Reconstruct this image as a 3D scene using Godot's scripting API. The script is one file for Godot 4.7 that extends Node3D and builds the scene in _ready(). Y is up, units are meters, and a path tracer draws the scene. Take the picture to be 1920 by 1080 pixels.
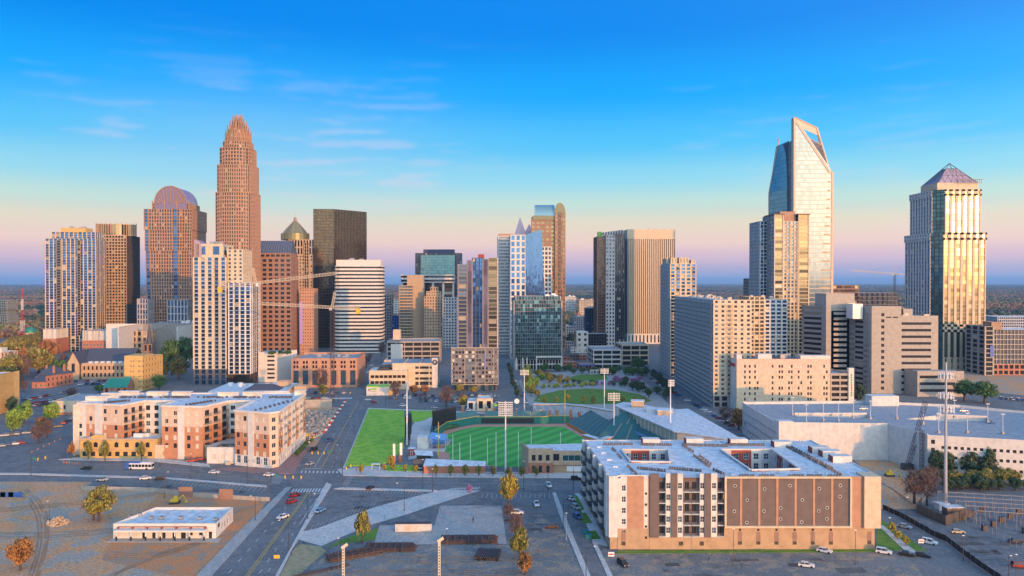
extends Node3D
# A city skyline at sunset seen from the air. Units are metres, the lens stands 85 m above the street.

class M:
	var v := PackedVector3Array()
	var n := PackedVector3Array()
	var c := PackedColorArray()
	var ix := PackedInt32Array()
	func quad(a: Vector3, b: Vector3, d: Vector3, e: Vector3, col := Color.WHITE) -> void:
		var nn = (b - a).cross(e - a)
		if nn.length_squared() < 1e-12: nn = (d - b).cross(e - b)
		nn = nn.normalized()
		var k = v.size()
		v.append(a); v.append(b); v.append(d); v.append(e)
		for i in 4:
			n.append(nn); c.append(col)
		ix.append(k); ix.append(k + 2); ix.append(k + 1); ix.append(k); ix.append(k + 3); ix.append(k + 2)
	func tri(a: Vector3, b: Vector3, d: Vector3, col := Color.WHITE) -> void:
		var nn = (b - a).cross(d - a).normalized()
		var k = v.size()
		v.append(a); v.append(b); v.append(d)
		for i in 3:
			n.append(nn); c.append(col)
		ix.append(k); ix.append(k + 2); ix.append(k + 1)
	func fbox(t: Transform3D, lo: Vector3, hi: Vector3, col := Color.WHITE, back := true) -> void:
		var q = []
		for i in 8:
			q.append(t * Vector3(hi.x if i & 1 else lo.x, hi.y if i & 2 else lo.y, hi.z if i & 4 else lo.z))
		quad(q[4], q[5], q[7], q[6], col)
		quad(q[5], q[1], q[3], q[7], col)
		quad(q[0], q[4], q[6], q[2], col)
		quad(q[6], q[7], q[3], q[2], col)
		quad(q[0], q[1], q[5], q[4], col)
		if back: quad(q[1], q[0], q[2], q[3], col)
	func box(lo: Vector3, hi: Vector3, col := Color.WHITE) -> void:
		fbox(Transform3D.IDENTITY, lo, hi, col)
	func tube(a: Vector3, b: Vector3, r0: float, r1: float, seg := 6, col := Color.WHITE, cap := true) -> void:
		var d = (b - a).normalized()
		var x = d.cross(Vector3.UP if absf(d.y) < 0.9 else Vector3.RIGHT).normalized()
		var y = x.cross(d).normalized()
		for i in seg:
			var t0 = TAU * i / seg
			var t1 = TAU * (i + 1) / seg
			var e0 = x * cos(t0) + y * sin(t0)
			var e1 = x * cos(t1) + y * sin(t1)
			quad(a + e1 * r0, a + e0 * r0, b + e0 * r1, b + e1 * r1, col)
			if cap:
				tri(b, b + e1 * r1, b + e0 * r1, col)
	func prism(poly: PackedVector2Array, y0: float, y1: float, col := Color.WHITE, sides := true) -> void:
		if sides:
			for i in poly.size():
				var a = poly[i]
				var b = poly[(i + 1) % poly.size()]
				quad(Vector3(a.x, y0, a.y), Vector3(b.x, y0, b.y), Vector3(b.x, y1, b.y), Vector3(a.x, y1, a.y), col)
		var t = Geometry2D.triangulate_polygon(poly)
		for i in range(0, t.size(), 3):
			var a = poly[t[i]]
			var b = poly[t[i + 1]]
			var d = poly[t[i + 2]]
			if (b - a).cross(d - a) > 0:
				var s = b
				b = d
				d = s
			tri(Vector3(a.x, y1, a.y), Vector3(b.x, y1, b.y), Vector3(d.x, y1, d.y), col)
	func bar(a: Vector3, b: Vector3, w: float, col := Color.WHITE) -> void:
		tube(a, b, w, w, 4, col, false)
	func mesh(mat: Material, am: ArrayMesh = null) -> ArrayMesh:
		if am == null: am = ArrayMesh.new()
		var arr = []
		arr.resize(Mesh.ARRAY_MAX)
		arr[Mesh.ARRAY_VERTEX] = v
		arr[Mesh.ARRAY_NORMAL] = n
		arr[Mesh.ARRAY_COLOR] = c
		arr[Mesh.ARRAY_INDEX] = ix
		am.add_surface_from_arrays(Mesh.PRIMITIVE_TRIANGLES, arr)
		am.surface_set_material(am.get_surface_count() - 1, mat)
		return am

const GR = 0.05
var rng := RandomNumberGenerator.new()
var used := {}
var K := {}
var cache := {}

# a spot on the ground, and a spot in space, in metres east and south of the lens
func G(x: float, z: float) -> Vector2:
	return Vector2(x, z)

func S(x: float, y: float, z: float) -> Vector3:
	return Vector3(x, y, z)

func rf(a: float, b: float) -> float:
	return rng.randf_range(a, b)

func srgb(r: float, g: float, b: float) -> Color:
	return Color(r, g, b).linear_to_srgb()

func noise_tex(freq: float, lo: float, hi: float, oct: int, sd: int, size := 512, gain := 0.55) -> ImageTexture:
	var fn = FastNoiseLite.new()
	fn.seed = sd
	fn.frequency = freq
	fn.fractal_octaves = oct
	fn.fractal_gain = gain
	fn.noise_type = FastNoiseLite.TYPE_SIMPLEX_SMOOTH
	var src = fn.get_seamless_image(size, size)
	var im = Image.create(size, size, true, Image.FORMAT_RGB8)
	for y in size:
		for x in size:
			var k = lerpf(lo, hi, src.get_pixel(x, y).r)
			im.set_pixel(x, y, Color(k, k, k))
	im.generate_mipmaps()
	return ImageTexture.create_from_image(im)

func blend_tex(cols: Array, sd: int, size: int, f1: float, f2: float, grain: float) -> ImageTexture:
	# patches of three soils with stones and stains between
	var a = FastNoiseLite.new(); a.seed = sd; a.frequency = f1; a.fractal_octaves = 6; a.fractal_gain = 0.58
	var b = FastNoiseLite.new(); b.seed = sd + 1; b.frequency = f2; b.fractal_octaves = 5; b.fractal_gain = 0.6
	var ia = a.get_seamless_image(size, size)
	var ib = b.get_seamless_image(size, size)
	var im = Image.create(size, size, true, Image.FORMAT_RGB8)
	var r = RandomNumberGenerator.new(); r.seed = sd
	var h = FastNoiseLite.new(); h.seed = sd + 2; h.frequency = 0.11; h.fractal_octaves = 3
	var ih = h.get_seamless_image(size, size)
	for y in size:
		for x in size:
			var k = smoothstep(0.38, 0.62, ia.get_pixel(x, y).r)
			var m = smoothstep(0.45, 0.75, ib.get_pixel(x, y).r)
			var c: Color = cols[0].lerp(cols[1], k).lerp(cols[2], m)
			var g = 1.0 + r.randf_range(-grain, grain) + (ih.get_pixel(x, y).r - 0.5) * grain * 2.4
			im.set_pixel(x, y, Color(c.r * g, c.g * g, c.b * g))
	im.generate_mipmaps()
	return ImageTexture.create_from_image(im)

func mt(nm: String, r: float, g: float, b: float, rough := 0.8, metal := 0.0, tex = null, scale := 0.05) -> StandardMaterial3D:
	var m = StandardMaterial3D.new()
	m.resource_name = nm
	m.albedo_color = srgb(r, g, b)
	m.roughness = rough
	m.metallic = metal
	m.vertex_color_use_as_albedo = true
	if tex != null:
		m.albedo_texture = tex
		m.uv1_triplanar = true
		m.uv1_world_triplanar = true
		m.uv1_scale = Vector3.ONE * scale
	K[nm] = m
	return m

func uname(nm: String) -> String:
	if not used.has(nm):
		used[nm] = 0
		return nm
	used[nm] += 1
	return "%s_%03d" % [nm, used[nm]]

func tag(o: Node, label: String, cat := "", group := "", kind := "") -> void:
	o.set_meta("label", label)
	if cat: o.set_meta("category", cat)
	if group: o.set_meta("group", group)
	if kind: o.set_meta("kind", kind)

func thing(nm: String, label: String, cat: String, at: Vector3, turn := 0.0, group := "", kind := "") -> Node3D:
	var o = Node3D.new()
	o.name = uname(nm)
	add_child(o)
	o.position = at
	o.rotation.y = turn
	tag(o, label, cat, group, kind)
	return o

func part(p: Node, nm: String, mesh: Mesh, kind := "") -> MeshInstance3D:
	var o = MeshInstance3D.new()
	o.name = nm
	o.mesh = mesh
	p.add_child(o, true)
	if kind: o.set_meta("kind", kind)
	return o

func solid(nm: String, label: String, cat: String, m: M, mat: String, at := Vector3.ZERO, turn := 0.0, group := "", kind := "") -> MeshInstance3D:
	var o = MeshInstance3D.new()
	o.name = uname(nm)
	o.mesh = m.mesh(K[mat])
	add_child(o)
	o.position = at
	o.rotation.y = turn
	tag(o, label, cat, group, kind)
	return o

func v3(p: Vector2, y := 0.0) -> Vector3:
	return S(p.x, y, p.y)

# ---- buildings: b = {node, parts}; pm() gives the mesh that a part is collected in
func bl(nm: String, label: String, o: Vector2, turn := GR, cat := "building", group := "") -> Dictionary:
	return {"node": thing(nm, label, cat, v3(o), turn, group), "parts": {}, "o": o}

func pm(b: Dictionary, nm: String, mat: String, kind := "") -> M:
	var key = nm + "|" + mat
	if not b.parts.has(key): b.parts[key] = [M.new(), nm.get_slice("#", 0), mat, kind]
	return b.parts[key][0]

func done(b: Dictionary) -> Node3D:
	for k in b.parts:
		var q = b.parts[k]
		if q[0].ix.size(): part(b.node, q[1], q[0].mesh(K[q[2]]), q[3])
	return b.node

func face(a: Vector2, b: Vector2, y := 0.0) -> Transform3D:
	var r = (b - a).normalized()
	return Transform3D(Basis(S(r.x, 0, r.y), Vector3.UP, S(-r.y, 0, r.x)), S(a.x, y, a.y))

# A facade of piers and floor bands standing before panes of glass.
func fac(b: Dictionary, a: Vector2, e: Vector2, y0: float, y1: float, s: Dictionary, eps := 0.0) -> void:
	var t = face(a, e, y0)
	var w = a.distance_to(e)
	var h = y1 - y0
	var n = maxi(1, roundi(w / s.get("bay", 3.5)))
	var nf = maxi(1, roundi(h / s.get("fh", 3.8)))
	var bw = w / n
	var fh = h / nf
	var r = s.get("r", 0.65)
	var pw = s.get("pw", 0.8)
	var sh = s.get("sh", 1.0)
	var wm = pm(b, "facade_frame", s.wm)
	var sm = wm if not s.has("sm") else pm(b, "floor_band", s.sm)
	var so = s.get("so", -0.06)
	var po = s.get("po", 0.0)
	if pw > 0:
		var every = s.get("every", 1)
		for i in range(0, n + 1, every):
			var u0 = maxf(i * bw - pw / 2, eps)
			var u1 = minf(i * bw + pw / 2, w - eps)
			if i == 0: u1 = maxf(u1, s.get("edge", pw / 2))
			if i == n: u0 = minf(u0, w - s.get("edge", pw / 2))
			wm.fbox(t, S(u0, 0, -r - 0.3), S(u1, h, po - eps), Color.WHITE, false)
	if sh > 0:
		for j in nf + 1:
			var q0 = maxf(j * fh - sh / 2, 0.0)
			var q1 = minf(j * fh + sh / 2, h)
			if j == nf: q0 = minf(q0, h - s.get("cap", sh / 2))
			if j == 0: q1 = maxf(q1, s.get("foot", sh / 2))
			sm.fbox(t, S(eps * 2, q0, -r - 0.25), S(w - eps * 2, q1, so - eps), Color.WHITE, false)
	var jit = s.get("jit", 0.012)
	var lo = s.get("lo", 0.55)
	var hi = s.get("hi", 1.1)
	if s.get("single", false):
		var ww = bw - pw
		var hh = fh - sh
		for i in n:
			for j in nf:
				var st = s.get("styles", ["dark"])
				win(b, t, Rect2(i * bw + pw / 2, j * fh + sh / 2, ww, hh), st[rng.randi() % st.size()], -r)
		return
	var gm0 = pm(b, "glazing", s.get("gm", "glass"), "stuff")
	var gb = pm(b, "blinds", "pane_blind", "stuff") if fh < 7 and jit > 0 else gm0
	var bal = s.get("bal", 0)
	for i in n:
		for j in nf:
			var tx = rf(-jit, jit)
			var ty = rf(-jit, jit)
			var k = rf(lo, hi)
			var gm = gm0
			if rng.randf() < (0.07 if pw > 0.35 else 0.0):
				gm = gb
				k = rf(0.35, 0.9)
			var u = i * bw
			var y = j * fh
			gm.quad(t * S(u, y, -r - tx * bw / 2 - ty * fh / 2), t * S(u + bw, y, -r + tx * bw / 2 - ty * fh / 2), t * S(u + bw, y + fh, -r + tx * bw / 2 + ty * fh / 2), t * S(u, y + fh, -r - tx * bw / 2 + ty * fh / 2), Color(k, k, k))
			if bal and i % bal == s.get("balat", 1) and j > 0:
				var bm = pm(b, "balconies", s.get("bm", "concrete"), "stuff")
				bm.fbox(t, S(u + pw / 2, y - 0.15, -0.3), S(u + bw - pw / 2, y + 0.1, 1.5))
				var rm = pm(b, "railings", "rail", "stuff")
				rm.fbox(t, S(u + pw / 2 + 0.05, y + 1.0, 1.38), S(u + bw - pw / 2 - 0.05, y + 1.1, 1.46))
				for q in 4:
					var uu = u + pw / 2 + 0.1 + (bw - pw - 0.2) * q / 3.0
					rm.fbox(t, S(uu - 0.05, y + 0.1, 1.4), S(uu + 0.05, y + 1.0, 1.45))

func ring(b: Dictionary, poly: Array, y0: float, y1: float, s, roof := "roof_grey", skip := [], side = null) -> void:
	for i in poly.size():
		var p = poly[i]
		var q = poly[(i + 1) % poly.size()]
		if s == null or i in skip:
			pm(b, "wall", roof if s == null else s.wm).quad(S(p.x, y0, p.y), S(q.x, y0, q.y), S(q.x, y1, q.y), S(p.x, y1, p.y))
		else:
			fac(b, p, q, y0, y1, side if side != null and i % 2 == 1 else s, 0.01 if i % 2 else 0.0)
	if roof: pm(b, "roof", roof).prism(PackedVector2Array(poly), y1 - 0.35, y1 - 0.3, Color.WHITE, false)

func rect(x0: float, x1: float, d0: float, d1: float) -> Array:
	return [G(x0, -d0), G(x1, -d0), G(x1, -d1), G(x0, -d1)]

func stk(b: Dictionary, x0: float, x1: float, d0: float, d1: float, y0: float, y1: float, s, roof := "roof_grey", side = null) -> void:
	ring(b, rect(x0, x1, d0, d1), y0, y1, s, roof, [2], side)

func round_rect(x0: float, x1: float, d0: float, d1: float, bow: float, seg: int) -> Array:
	var out = []
	var c = rect(x0, x1, d0, d1)
	for i in 4:
		var p = c[i]
		var q = c[(i + 1) % 4]
		var nn = G(-(q - p).y, (q - p).x).normalized()
		for k in seg:
			var f = float(k) / seg
			out.append(p.lerp(q, f) + nn * bow * (1.0 - pow(2.0 * f - 1.0, 2)))
	return out

func rooftop(b: Dictionary, x0: float, x1: float, d0: float, d1: float, y: float, cnt := 5, mat := "metal_grey") -> void:
	# plant rooms, ducts and fans on a flat roof
	var m = pm(b, "rooftop_plant", mat, "stuff")
	for i in cnt:
		var w = rf(1.5, 5.0)
		var d = rf(1.5, 4.0)
		var x = rf(x0 + 1, maxf(x0 + 1.1, x1 - w - 1))
		var z = rf(d0 + 1, maxf(d0 + 1.1, d1 - d - 1))
		m.box(S(x, y - 0.3, -z - d), S(x + w, y + rf(1.0, 2.8), -z))

# A wall with rectangular openings; every opening goes through the wall's thickness.
func panel(m: M, t: Transform3D, u0: float, u1: float, y0: float, y1: float, holes: Array, thick := 0.4, out := 0.0, col := Color.WHITE) -> void:
	var ys = [y0, y1]
	var hs = []
	for h in holes:
		if h.position.x < u1 - 0.01 and h.end.x > u0 + 0.01 and h.position.y < y1 - 0.01 and h.end.y > y0 + 0.01:
			hs.append(h)
			for q in [h.position.y, h.end.y]:
				if q > y0 and q < y1 and not ys.has(q): ys.append(q)
	ys.sort()
	for i in ys.size() - 1:
		if ys[i + 1] - ys[i] < 0.001: continue
		var mid = (ys[i] + ys[i + 1]) / 2
		var row = []
		for h in hs:
			if h.position.y < mid and h.end.y > mid: row.append([maxf(h.position.x, u0), minf(h.end.x, u1)])
		row.sort_custom(func(p, q): return p[0] < q[0])
		var u = u0
		for h in row:
			if h[0] > u + 0.001: m.fbox(t, S(u, ys[i], out - thick), S(h[0], ys[i + 1], out), col)
			u = maxf(u, h[1])
		if u < u1 - 0.001: m.fbox(t, S(u, ys[i], out - thick), S(u1, ys[i + 1], out), col)

# style -> [frame material, pane material, columns, rows]
var STY := {"dark": ["frame_dark", "pane_dark", 2, 1], "blue": ["frame_white", "pane_blue", 2, 2], "white4": ["frame_white", "pane_dark", 2, 2], "blind": ["frame_white", "pane_blind", 2, 1], "whitedark": ["frame_white", "pane_dark", 2, 1],
	"brown": ["frame_brown", "pane_brown", 1, 1], "strip": ["frame_dark", "pane_dark", 8, 1], "teal": ["frame_white", "pane_teal", 4, 1], "door": ["frame_dark", "pane_dark", 2, 1], "grille": ["frame_dark", "grille", 5, 1], "tall": ["frame_dark", "pane_blue", 2, 4], "open": ["concrete", "void", 1, 1]}

func winmesh(w: float, h: float, style: String) -> ArrayMesh:
	var key = "w%.2f_%.2f_%s" % [w, h, style]
	if cache.has(key): return cache[key]
	var s = STY[style]
	var f = M.new()
	var g = M.new()
	var k = minf(0.09, w * 0.08)
	f.box(S(-w / 2, 0, -0.04), S(-w / 2 + k, h, 0.06))
	f.box(S(w / 2 - k, 0, -0.04), S(w / 2, h, 0.06))
	f.box(S(-w / 2 + k, 0, -0.04), S(w / 2 - k, k, 0.07))
	f.box(S(-w / 2 + k, h - k, -0.04), S(w / 2 - k, h, 0.06))
	for i in range(1, s[2]):
		var x = -w / 2 + w * i / s[2]
		f.box(S(x - k * 0.4, k, -0.03), S(x + k * 0.4, h - k, 0.05))
	for j in range(1, s[3]):
		var y = h * j / s[3]
		f.box(S(-w / 2 + k, y - k * 0.4, -0.03), S(w / 2 - k, y + k * 0.4, 0.04))
	g.quad(S(-w / 2, 0, 0), S(w / 2, 0, 0), S(w / 2, h, 0), S(-w / 2, h, 0))
	var am = f.mesh(K[s[0]])
	g.mesh(K[s[1]], am)
	cache[key] = am
	return am

func win(b: Dictionary, t: Transform3D, r: Rect2, style: String, z := -0.2, nm := "window") -> void:
	var o = part(b.node, nm, winmesh(r.size.x, r.size.y, style))
	o.transform = t * Transform3D(Basis(Vector3.UP, rf(-0.006, 0.006)), S(r.position.x + r.size.x / 2, r.position.y, z))

func balcony(b: Dictionary, t: Transform3D, u: float, v: float, w: float, dep := 1.4, mat := "concrete") -> void:
	var key = "bal%.2f_%.2f_%s" % [w, dep, mat]
	if not cache.has(key):
		var m = M.new()
		m.box(S(-w / 2, -0.18, 0), S(w / 2, 0.02, dep))
		var r = M.new()
		r.box(S(-w / 2, 1.0, dep - 0.1), S(w / 2, 1.08, dep - 0.03))
		for s in [-1, 1]: r.box(S(s * (w / 2 - 0.04) - 0.03, 1.0, 0), S(s * (w / 2 - 0.04) + 0.03, 1.08, dep - 0.1))
		var k = int(w / 0.3)
		for i in k + 1:
			var x = -w / 2 + 0.04 + (w - 0.08) * i / k
			r.box(S(x - 0.02, 0.02, dep - 0.09), S(x + 0.02, 1.0, dep - 0.05))
		var am = m.mesh(K[mat])
		r.mesh(K["rail"], am)
		cache[key] = am
	part(b.node, "balcony", cache[key]).transform = t * Transform3D(Basis.IDENTITY, S(u, v, 0))

func ground(nm: String, label: String, pts: Array, y: float, mat: String, h := 0.0) -> MeshInstance3D:
	var m = M.new()
	var o: Vector2 = pts[0]
	var q = PackedVector2Array()
	for p in pts: q.append(p - o)
	var area = 0.0
	for i in q.size(): area += q[i].cross(q[(i + 1) % q.size()])
	if area > 0: q.reverse()
	m.prism(q, -0.3, h, Color.WHITE, h > 0)
	return solid(nm, label, "", m, mat, v3(o, y), 0.0, "", "structure")

func stripe(m: M, a: Vector2, b: Vector2, w: float, y: float) -> void:
	var d = (b - a).normalized()
	var s = G(-d.y, d.x) * w / 2
	m.quad(v3(a + s, y), v3(b + s, y), v3(b - s, y), v3(a - s, y))
	
func dashes(m: M, a: Vector2, b: Vector2, w: float, y: float, on := 3.0, off := 6.0) -> void:
	var l = a.distance_to(b)
	var u = 0.0
	while u < l:
		stripe(m, a.lerp(b, u / l), a.lerp(b, minf(1.0, (u + on) / l)), w, y)
		u += on + off

const SUN_AZ = 0.56      # radians to the side of straight behind the lens
const SUN_EL = 0.075     # radians above the horizon

func sky_image() -> Image:
	var w = 2048
	var h = 1024
	# elevation in degrees, linear colour
	var st = [[0.0, Color(0.27, 0.39, 0.64)], [0.8, Color(0.42, 0.40, 0.60)], [1.8, Color(0.66, 0.48, 0.58)], [2.9, Color(0.82, 0.60, 0.53)], [4.2, Color(0.74, 0.66, 0.52)], [5.6, Color(0.52, 0.70, 0.63)], [7.5, Color(0.27, 0.64, 0.80)], [10.0, Color(0.08, 0.51, 0.88)], [13.5, Color(0.006, 0.37, 0.92)], [18.0, Color(0.001, 0.235, 0.80)], [24.0, Color(0.004, 0.21, 0.76)], [40.0, Color(0.05, 0.27, 0.74)], [90.0, Color(0.10, 0.30, 0.70)]]
	var im = Image.create(w, h, false, Image.FORMAT_RGBF)
	var fa = FastNoiseLite.new(); fa.seed = 5; fa.frequency = 1.0; fa.fractal_octaves = 5; fa.fractal_gain = 0.55
	var fb = FastNoiseLite.new(); fb.seed = 9; fb.frequency = 1.0; fb.fractal_octaves = 3
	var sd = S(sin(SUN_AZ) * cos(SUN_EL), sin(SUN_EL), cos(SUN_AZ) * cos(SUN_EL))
	var low = Color(0.24, 0.30, 0.42)
	for y in h:
		var el = 90.0 - (y + 0.5) * 180.0 / h
		if el < -0.4:
			for x in w: im.set_pixel(x, y, low)
			continue
		var k = 0
		while k < st.size() - 2 and st[k + 1][0] < el: k += 1
		var base: Color = st[k][1].lerp(st[k + 1][1], smoothstep(0.0, 1.0, clampf((el - st[k][0]) / (st[k + 1][0] - st[k][0]), 0, 1)) * 0.5 + 0.5 * clampf((el - st[k][0]) / (st[k + 1][0] - st[k][0]), 0, 1))
		var ce = cos(deg_to_rad(el))
		var se = sin(deg_to_rad(el))
		for x in w:
			var az = ((x + 0.5) / w - 0.5) * TAU
			var d = S(-sin(az) * ce, se, cos(az) * ce)
			var c = base
			# thin streaks of cirrus, pink from the low sun
			if el > 1.5 and el < 32.0:
				var az2 = rad_to_deg(atan2(d.x, -d.z))
				var q = fa.get_noise_3d(d.x * 5.0, el * 1.05 - d.x * 2.2, d.z * 5.0)
				var big = fb.get_noise_3d(d.x * 3.1 + 4.0, el * 0.12, d.z * 3.1)
				var cover = smoothstep(0.06, 0.5, q + big * 0.8 - 0.16) * smoothstep(1.5, 4.5, el) * (1.0 - smoothstep(10.5, 19.0, el))
				# the veil that hangs over the older towers
				var veil = exp(-pow((az2 + 17.0) / 13.0, 2)) * exp(-pow((el - 9.0) / 4.0, 2))
				cover = clampf(cover * (0.25 + 1.1 * veil), 0.0, 0.75)
				c = c.lerp(Color(0.86, 0.60, 0.70).lerp(Color(0.66, 0.64, 0.84), smoothstep(7.0, 13.0, el)), cover * 0.38)
				c = c.lerp(Color(0.42, 0.58, 0.80), veil * 0.3)
			# the glow round the setting sun, and an added broad sky fill
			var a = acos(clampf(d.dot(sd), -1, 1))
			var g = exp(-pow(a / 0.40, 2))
			var g2 = exp(-pow(a / 1.0, 2)) * 2.0  # wide brightening added behind the lens to lift light on ground and walls
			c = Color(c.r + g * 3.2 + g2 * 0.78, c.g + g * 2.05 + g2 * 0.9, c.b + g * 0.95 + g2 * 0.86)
			im.set_pixel(x, y, c)
	return im

func light() -> void:
	var cam = Camera3D.new()
	cam.name = "camera"
	add_child(cam)
	cam.position = S(0, 85, 0)
	cam.rotation.x = -atan(12.0 / 1440.0)
	cam.fov = rad_to_deg(2.0 * atan(540.0 / 1440.0))
	cam.near = 1.0
	cam.far = 40000.0
	cam.current = true
	var env = Environment.new()
	env.background_mode = Environment.BG_SKY
	var sky = Sky.new()
	var pan = PanoramaSkyMaterial.new()
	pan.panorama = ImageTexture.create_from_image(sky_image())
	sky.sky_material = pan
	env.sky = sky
	env.background_energy_multiplier = 1.0
	env.tonemap_mode = Environment.TONE_MAPPER_LINEAR
	env.tonemap_exposure = 1.12
	env.fog_enabled = true
	env.fog_density = 0.00005
	env.fog_light_color = Color(0.55, 0.78, 1.0)
	env.sdfgi_enabled = true
	env.ssao_enabled = true
	env.ssil_enabled = true
	var we = WorldEnvironment.new()
	we.name = "world_environment"
	we.environment = env
	add_child(we)
	var sun = DirectionalLight3D.new()
	sun.name = "sun"
	sun.light_energy = 1.35
	sun.light_color = Color(1.0, 0.67, 0.32)
	sun.light_angular_distance = 0.6
	sun.shadow_enabled = true
	add_child(sun)
	sun.look_at_from_position(S(sin(SUN_AZ) * cos(SUN_EL), sin(SUN_EL), cos(SUN_AZ) * cos(SUN_EL)) * 100.0, Vector3.ZERO)

func materials() -> void:
	var fine = noise_tex(0.05, 0.86, 1.06, 5, 3)
	var soft = noise_tex(0.012, 0.90, 1.06, 5, 7)
	var stain = noise_tex(0.02, 0.80, 1.08, 6, 11, 512, 0.65)
	# walls
	for q in [["white_wall", 0.60, 0.585, 0.545], ["cream_wall", 0.56, 0.465, 0.325], ["tan_wall", 0.47, 0.345, 0.225], ["yellow_wall", 0.56, 0.37, 0.13], ["pink_stucco", 0.60, 0.455, 0.34], ["brick_orange", 0.46, 0.215, 0.11], ["podium_grey", 0.17, 0.16, 0.165], ["brick_red", 0.40, 0.17, 0.10], ["brick_tan", 0.42, 0.28, 0.165],
		["brown_panel", 0.14, 0.105, 0.095], ["tan_panel", 0.42, 0.235, 0.145], ["grey_panel", 0.46, 0.47, 0.48], ["concrete", 0.37, 0.335, 0.285], ["concrete_dark", 0.30, 0.275, 0.25], ["brown_stone", 0.27, 0.16, 0.115], ["rose_stone", 0.36, 0.225, 0.15], ["beige_stone", 0.42, 0.32, 0.21],
		["grey_stone", 0.34, 0.33, 0.34], ["dark_stone", 0.10, 0.10, 0.11], ["red_panel", 0.28, 0.06, 0.045], ["lilac_panel", 0.25, 0.225, 0.30], ["navy_panel", 0.045, 0.06, 0.11], ["rose_brick", 0.44, 0.25, 0.165], ["granite_rose", 0.30, 0.175, 0.12]]:
		mt(q[0], q[1], q[2], q[3], 0.8, 0.0, soft, 0.045)
	mt("roof_grey", 0.34, 0.35, 0.37, 0.9, 0.0, stain, 0.03)
	mt("roof_white", 0.64, 0.665, 0.69, 0.75, 0.0, stain, 0.025)
	mt("roof_slate", 0.065, 0.075, 0.10, 0.65, 0.0, fine, 0.08)
	mt("roof_green", 0.03, 0.25, 0.17, 0.5, 0.2, soft, 0.08)
	mt("roof_copper", 0.20, 0.21, 0.12, 0.45, 0.3, soft, 0.08)
	mt("roof_gunmetal", 0.15, 0.16, 0.19, 0.4, 0.6, soft, 0.08)
	mt("roof_rose", 0.50, 0.33, 0.36, 0.35, 0.5, soft, 0.08)
	mt("white_metal", 0.72, 0.72, 0.72, 0.45, 0.1, fine, 0.1)
	mt("metal_grey", 0.33, 0.34, 0.36, 0.5, 0.3, fine, 0.2)
	mt("metal_dark", 0.05, 0.052, 0.058, 0.5, 0.3)
	mt("rail", 0.10, 0.10, 0.11, 0.5, 0.3)
	mt("steel_bright", 0.55, 0.57, 0.60, 0.35, 0.7, fine, 0.2)
	# glass
	mt("glass", 0.16, 0.19, 0.23, 0.09, 0.75)
	mt("glass_dark", 0.05, 0.055, 0.07, 0.10, 0.55)
	mt("glass_blue", 0.07, 0.17, 0.34, 0.07, 0.8)
	mt("glass_teal", 0.10, 0.21, 0.23, 0.08, 0.75)
	mt("glass_green", 0.07, 0.085, 0.06, 0.16, 0.08)
	mt("glass_tower", 0.13, 0.095, 0.055, 0.1, 0.75)
	mt("glass_flank", 0.16, 0.33, 0.40, 0.2, 0.4)
	mt("glass_silver", 0.225, 0.25, 0.25, 0.10, 0.9)
	mt("glass_gold", 0.26, 0.20, 0.11, 0.08, 0.85)
	mt("glass_bronze", 0.06, 0.042, 0.03, 0.12, 0.5)
	mt("pane_dark", 0.035, 0.042, 0.052, 0.08, 0.35)
	mt("pane_blue", 0.08, 0.15, 0.21, 0.07, 0.6)
	mt("pane_blind", 0.52, 0.47, 0.38, 0.35)
	mt("pane_brown", 0.05, 0.028, 0.022, 0.12, 0.4)
	mt("pane_teal", 0.06, 0.17, 0.16, 0.1, 0.6)
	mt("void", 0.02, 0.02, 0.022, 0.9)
	mt("grille", 0.08, 0.065, 0.06, 0.6, 0.3)
	mt("frame_dark", 0.06, 0.06, 0.065, 0.5, 0.2)
	mt("frame_white", 0.72, 0.72, 0.70, 0.5)
	mt("frame_brown", 0.22, 0.13, 0.10, 0.6)
	# ground
	var asp = blend_tex([srgb(0.15, 0.152, 0.155), srgb(0.12, 0.122, 0.126), srgb(0.185, 0.18, 0.172)], 21, 768, 0.006, 0.03, 0.12)
	var drt = blend_tex([srgb(0.48, 0.28, 0.15), srgb(0.33, 0.285, 0.23), srgb(0.55, 0.265, 0.11)], 31, 768, 0.005, 0.012, 0.14)
	var gvl = blend_tex([srgb(0.17, 0.175, 0.175), srgb(0.14, 0.15, 0.152), srgb(0.27, 0.22, 0.165)], 41, 768, 0.006, 0.014, 0.16)
	var con = blend_tex([srgb(0.52, 0.50, 0.47), srgb(0.46, 0.445, 0.42), srgb(0.38, 0.365, 0.34)], 51, 768, 0.008, 0.03, 0.08)
	var grs = blend_tex([srgb(0.14, 0.34, 0.015), srgb(0.21, 0.43, 0.02), srgb(0.29, 0.44, 0.05)], 61, 768, 0.008, 0.02, 0.2)
	var lnd = blend_tex([srgb(0.07, 0.08, 0.05), srgb(0.11, 0.10, 0.08), srgb(0.16, 0.15, 0.14)], 71, 768, 0.006, 0.02, 0.1)
	mt("asphalt", 1, 1, 1, 0.85, 0.0, asp, 1.0 / 90.0)
	mt("asphalt_old", 1.0, 0.98, 0.95, 0.9, 0.0, asp, 1.0 / 70.0)
	mt("dirt", 1, 1, 1, 0.95, 0.0, drt, 1.0 / 110.0)
	mt("dirt_red", 1.0, 0.78, 0.62, 0.95, 0.0, drt, 1.0 / 60.0)
	mt("track_soil", 0.7, 0.68, 0.66, 0.95, 0.0, drt, 1.0 / 25.0)
	mt("gravel_ground", 1, 1, 1, 0.95, 0.0, gvl, 1.0 / 80.0)
	mt("pavement", 1, 1, 1, 0.85, 0.0, con, 1.0 / 40.0)
	mt("pavement_old", 0.72, 0.72, 0.72, 0.9, 0.0, con, 1.0 / 30.0)
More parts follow.
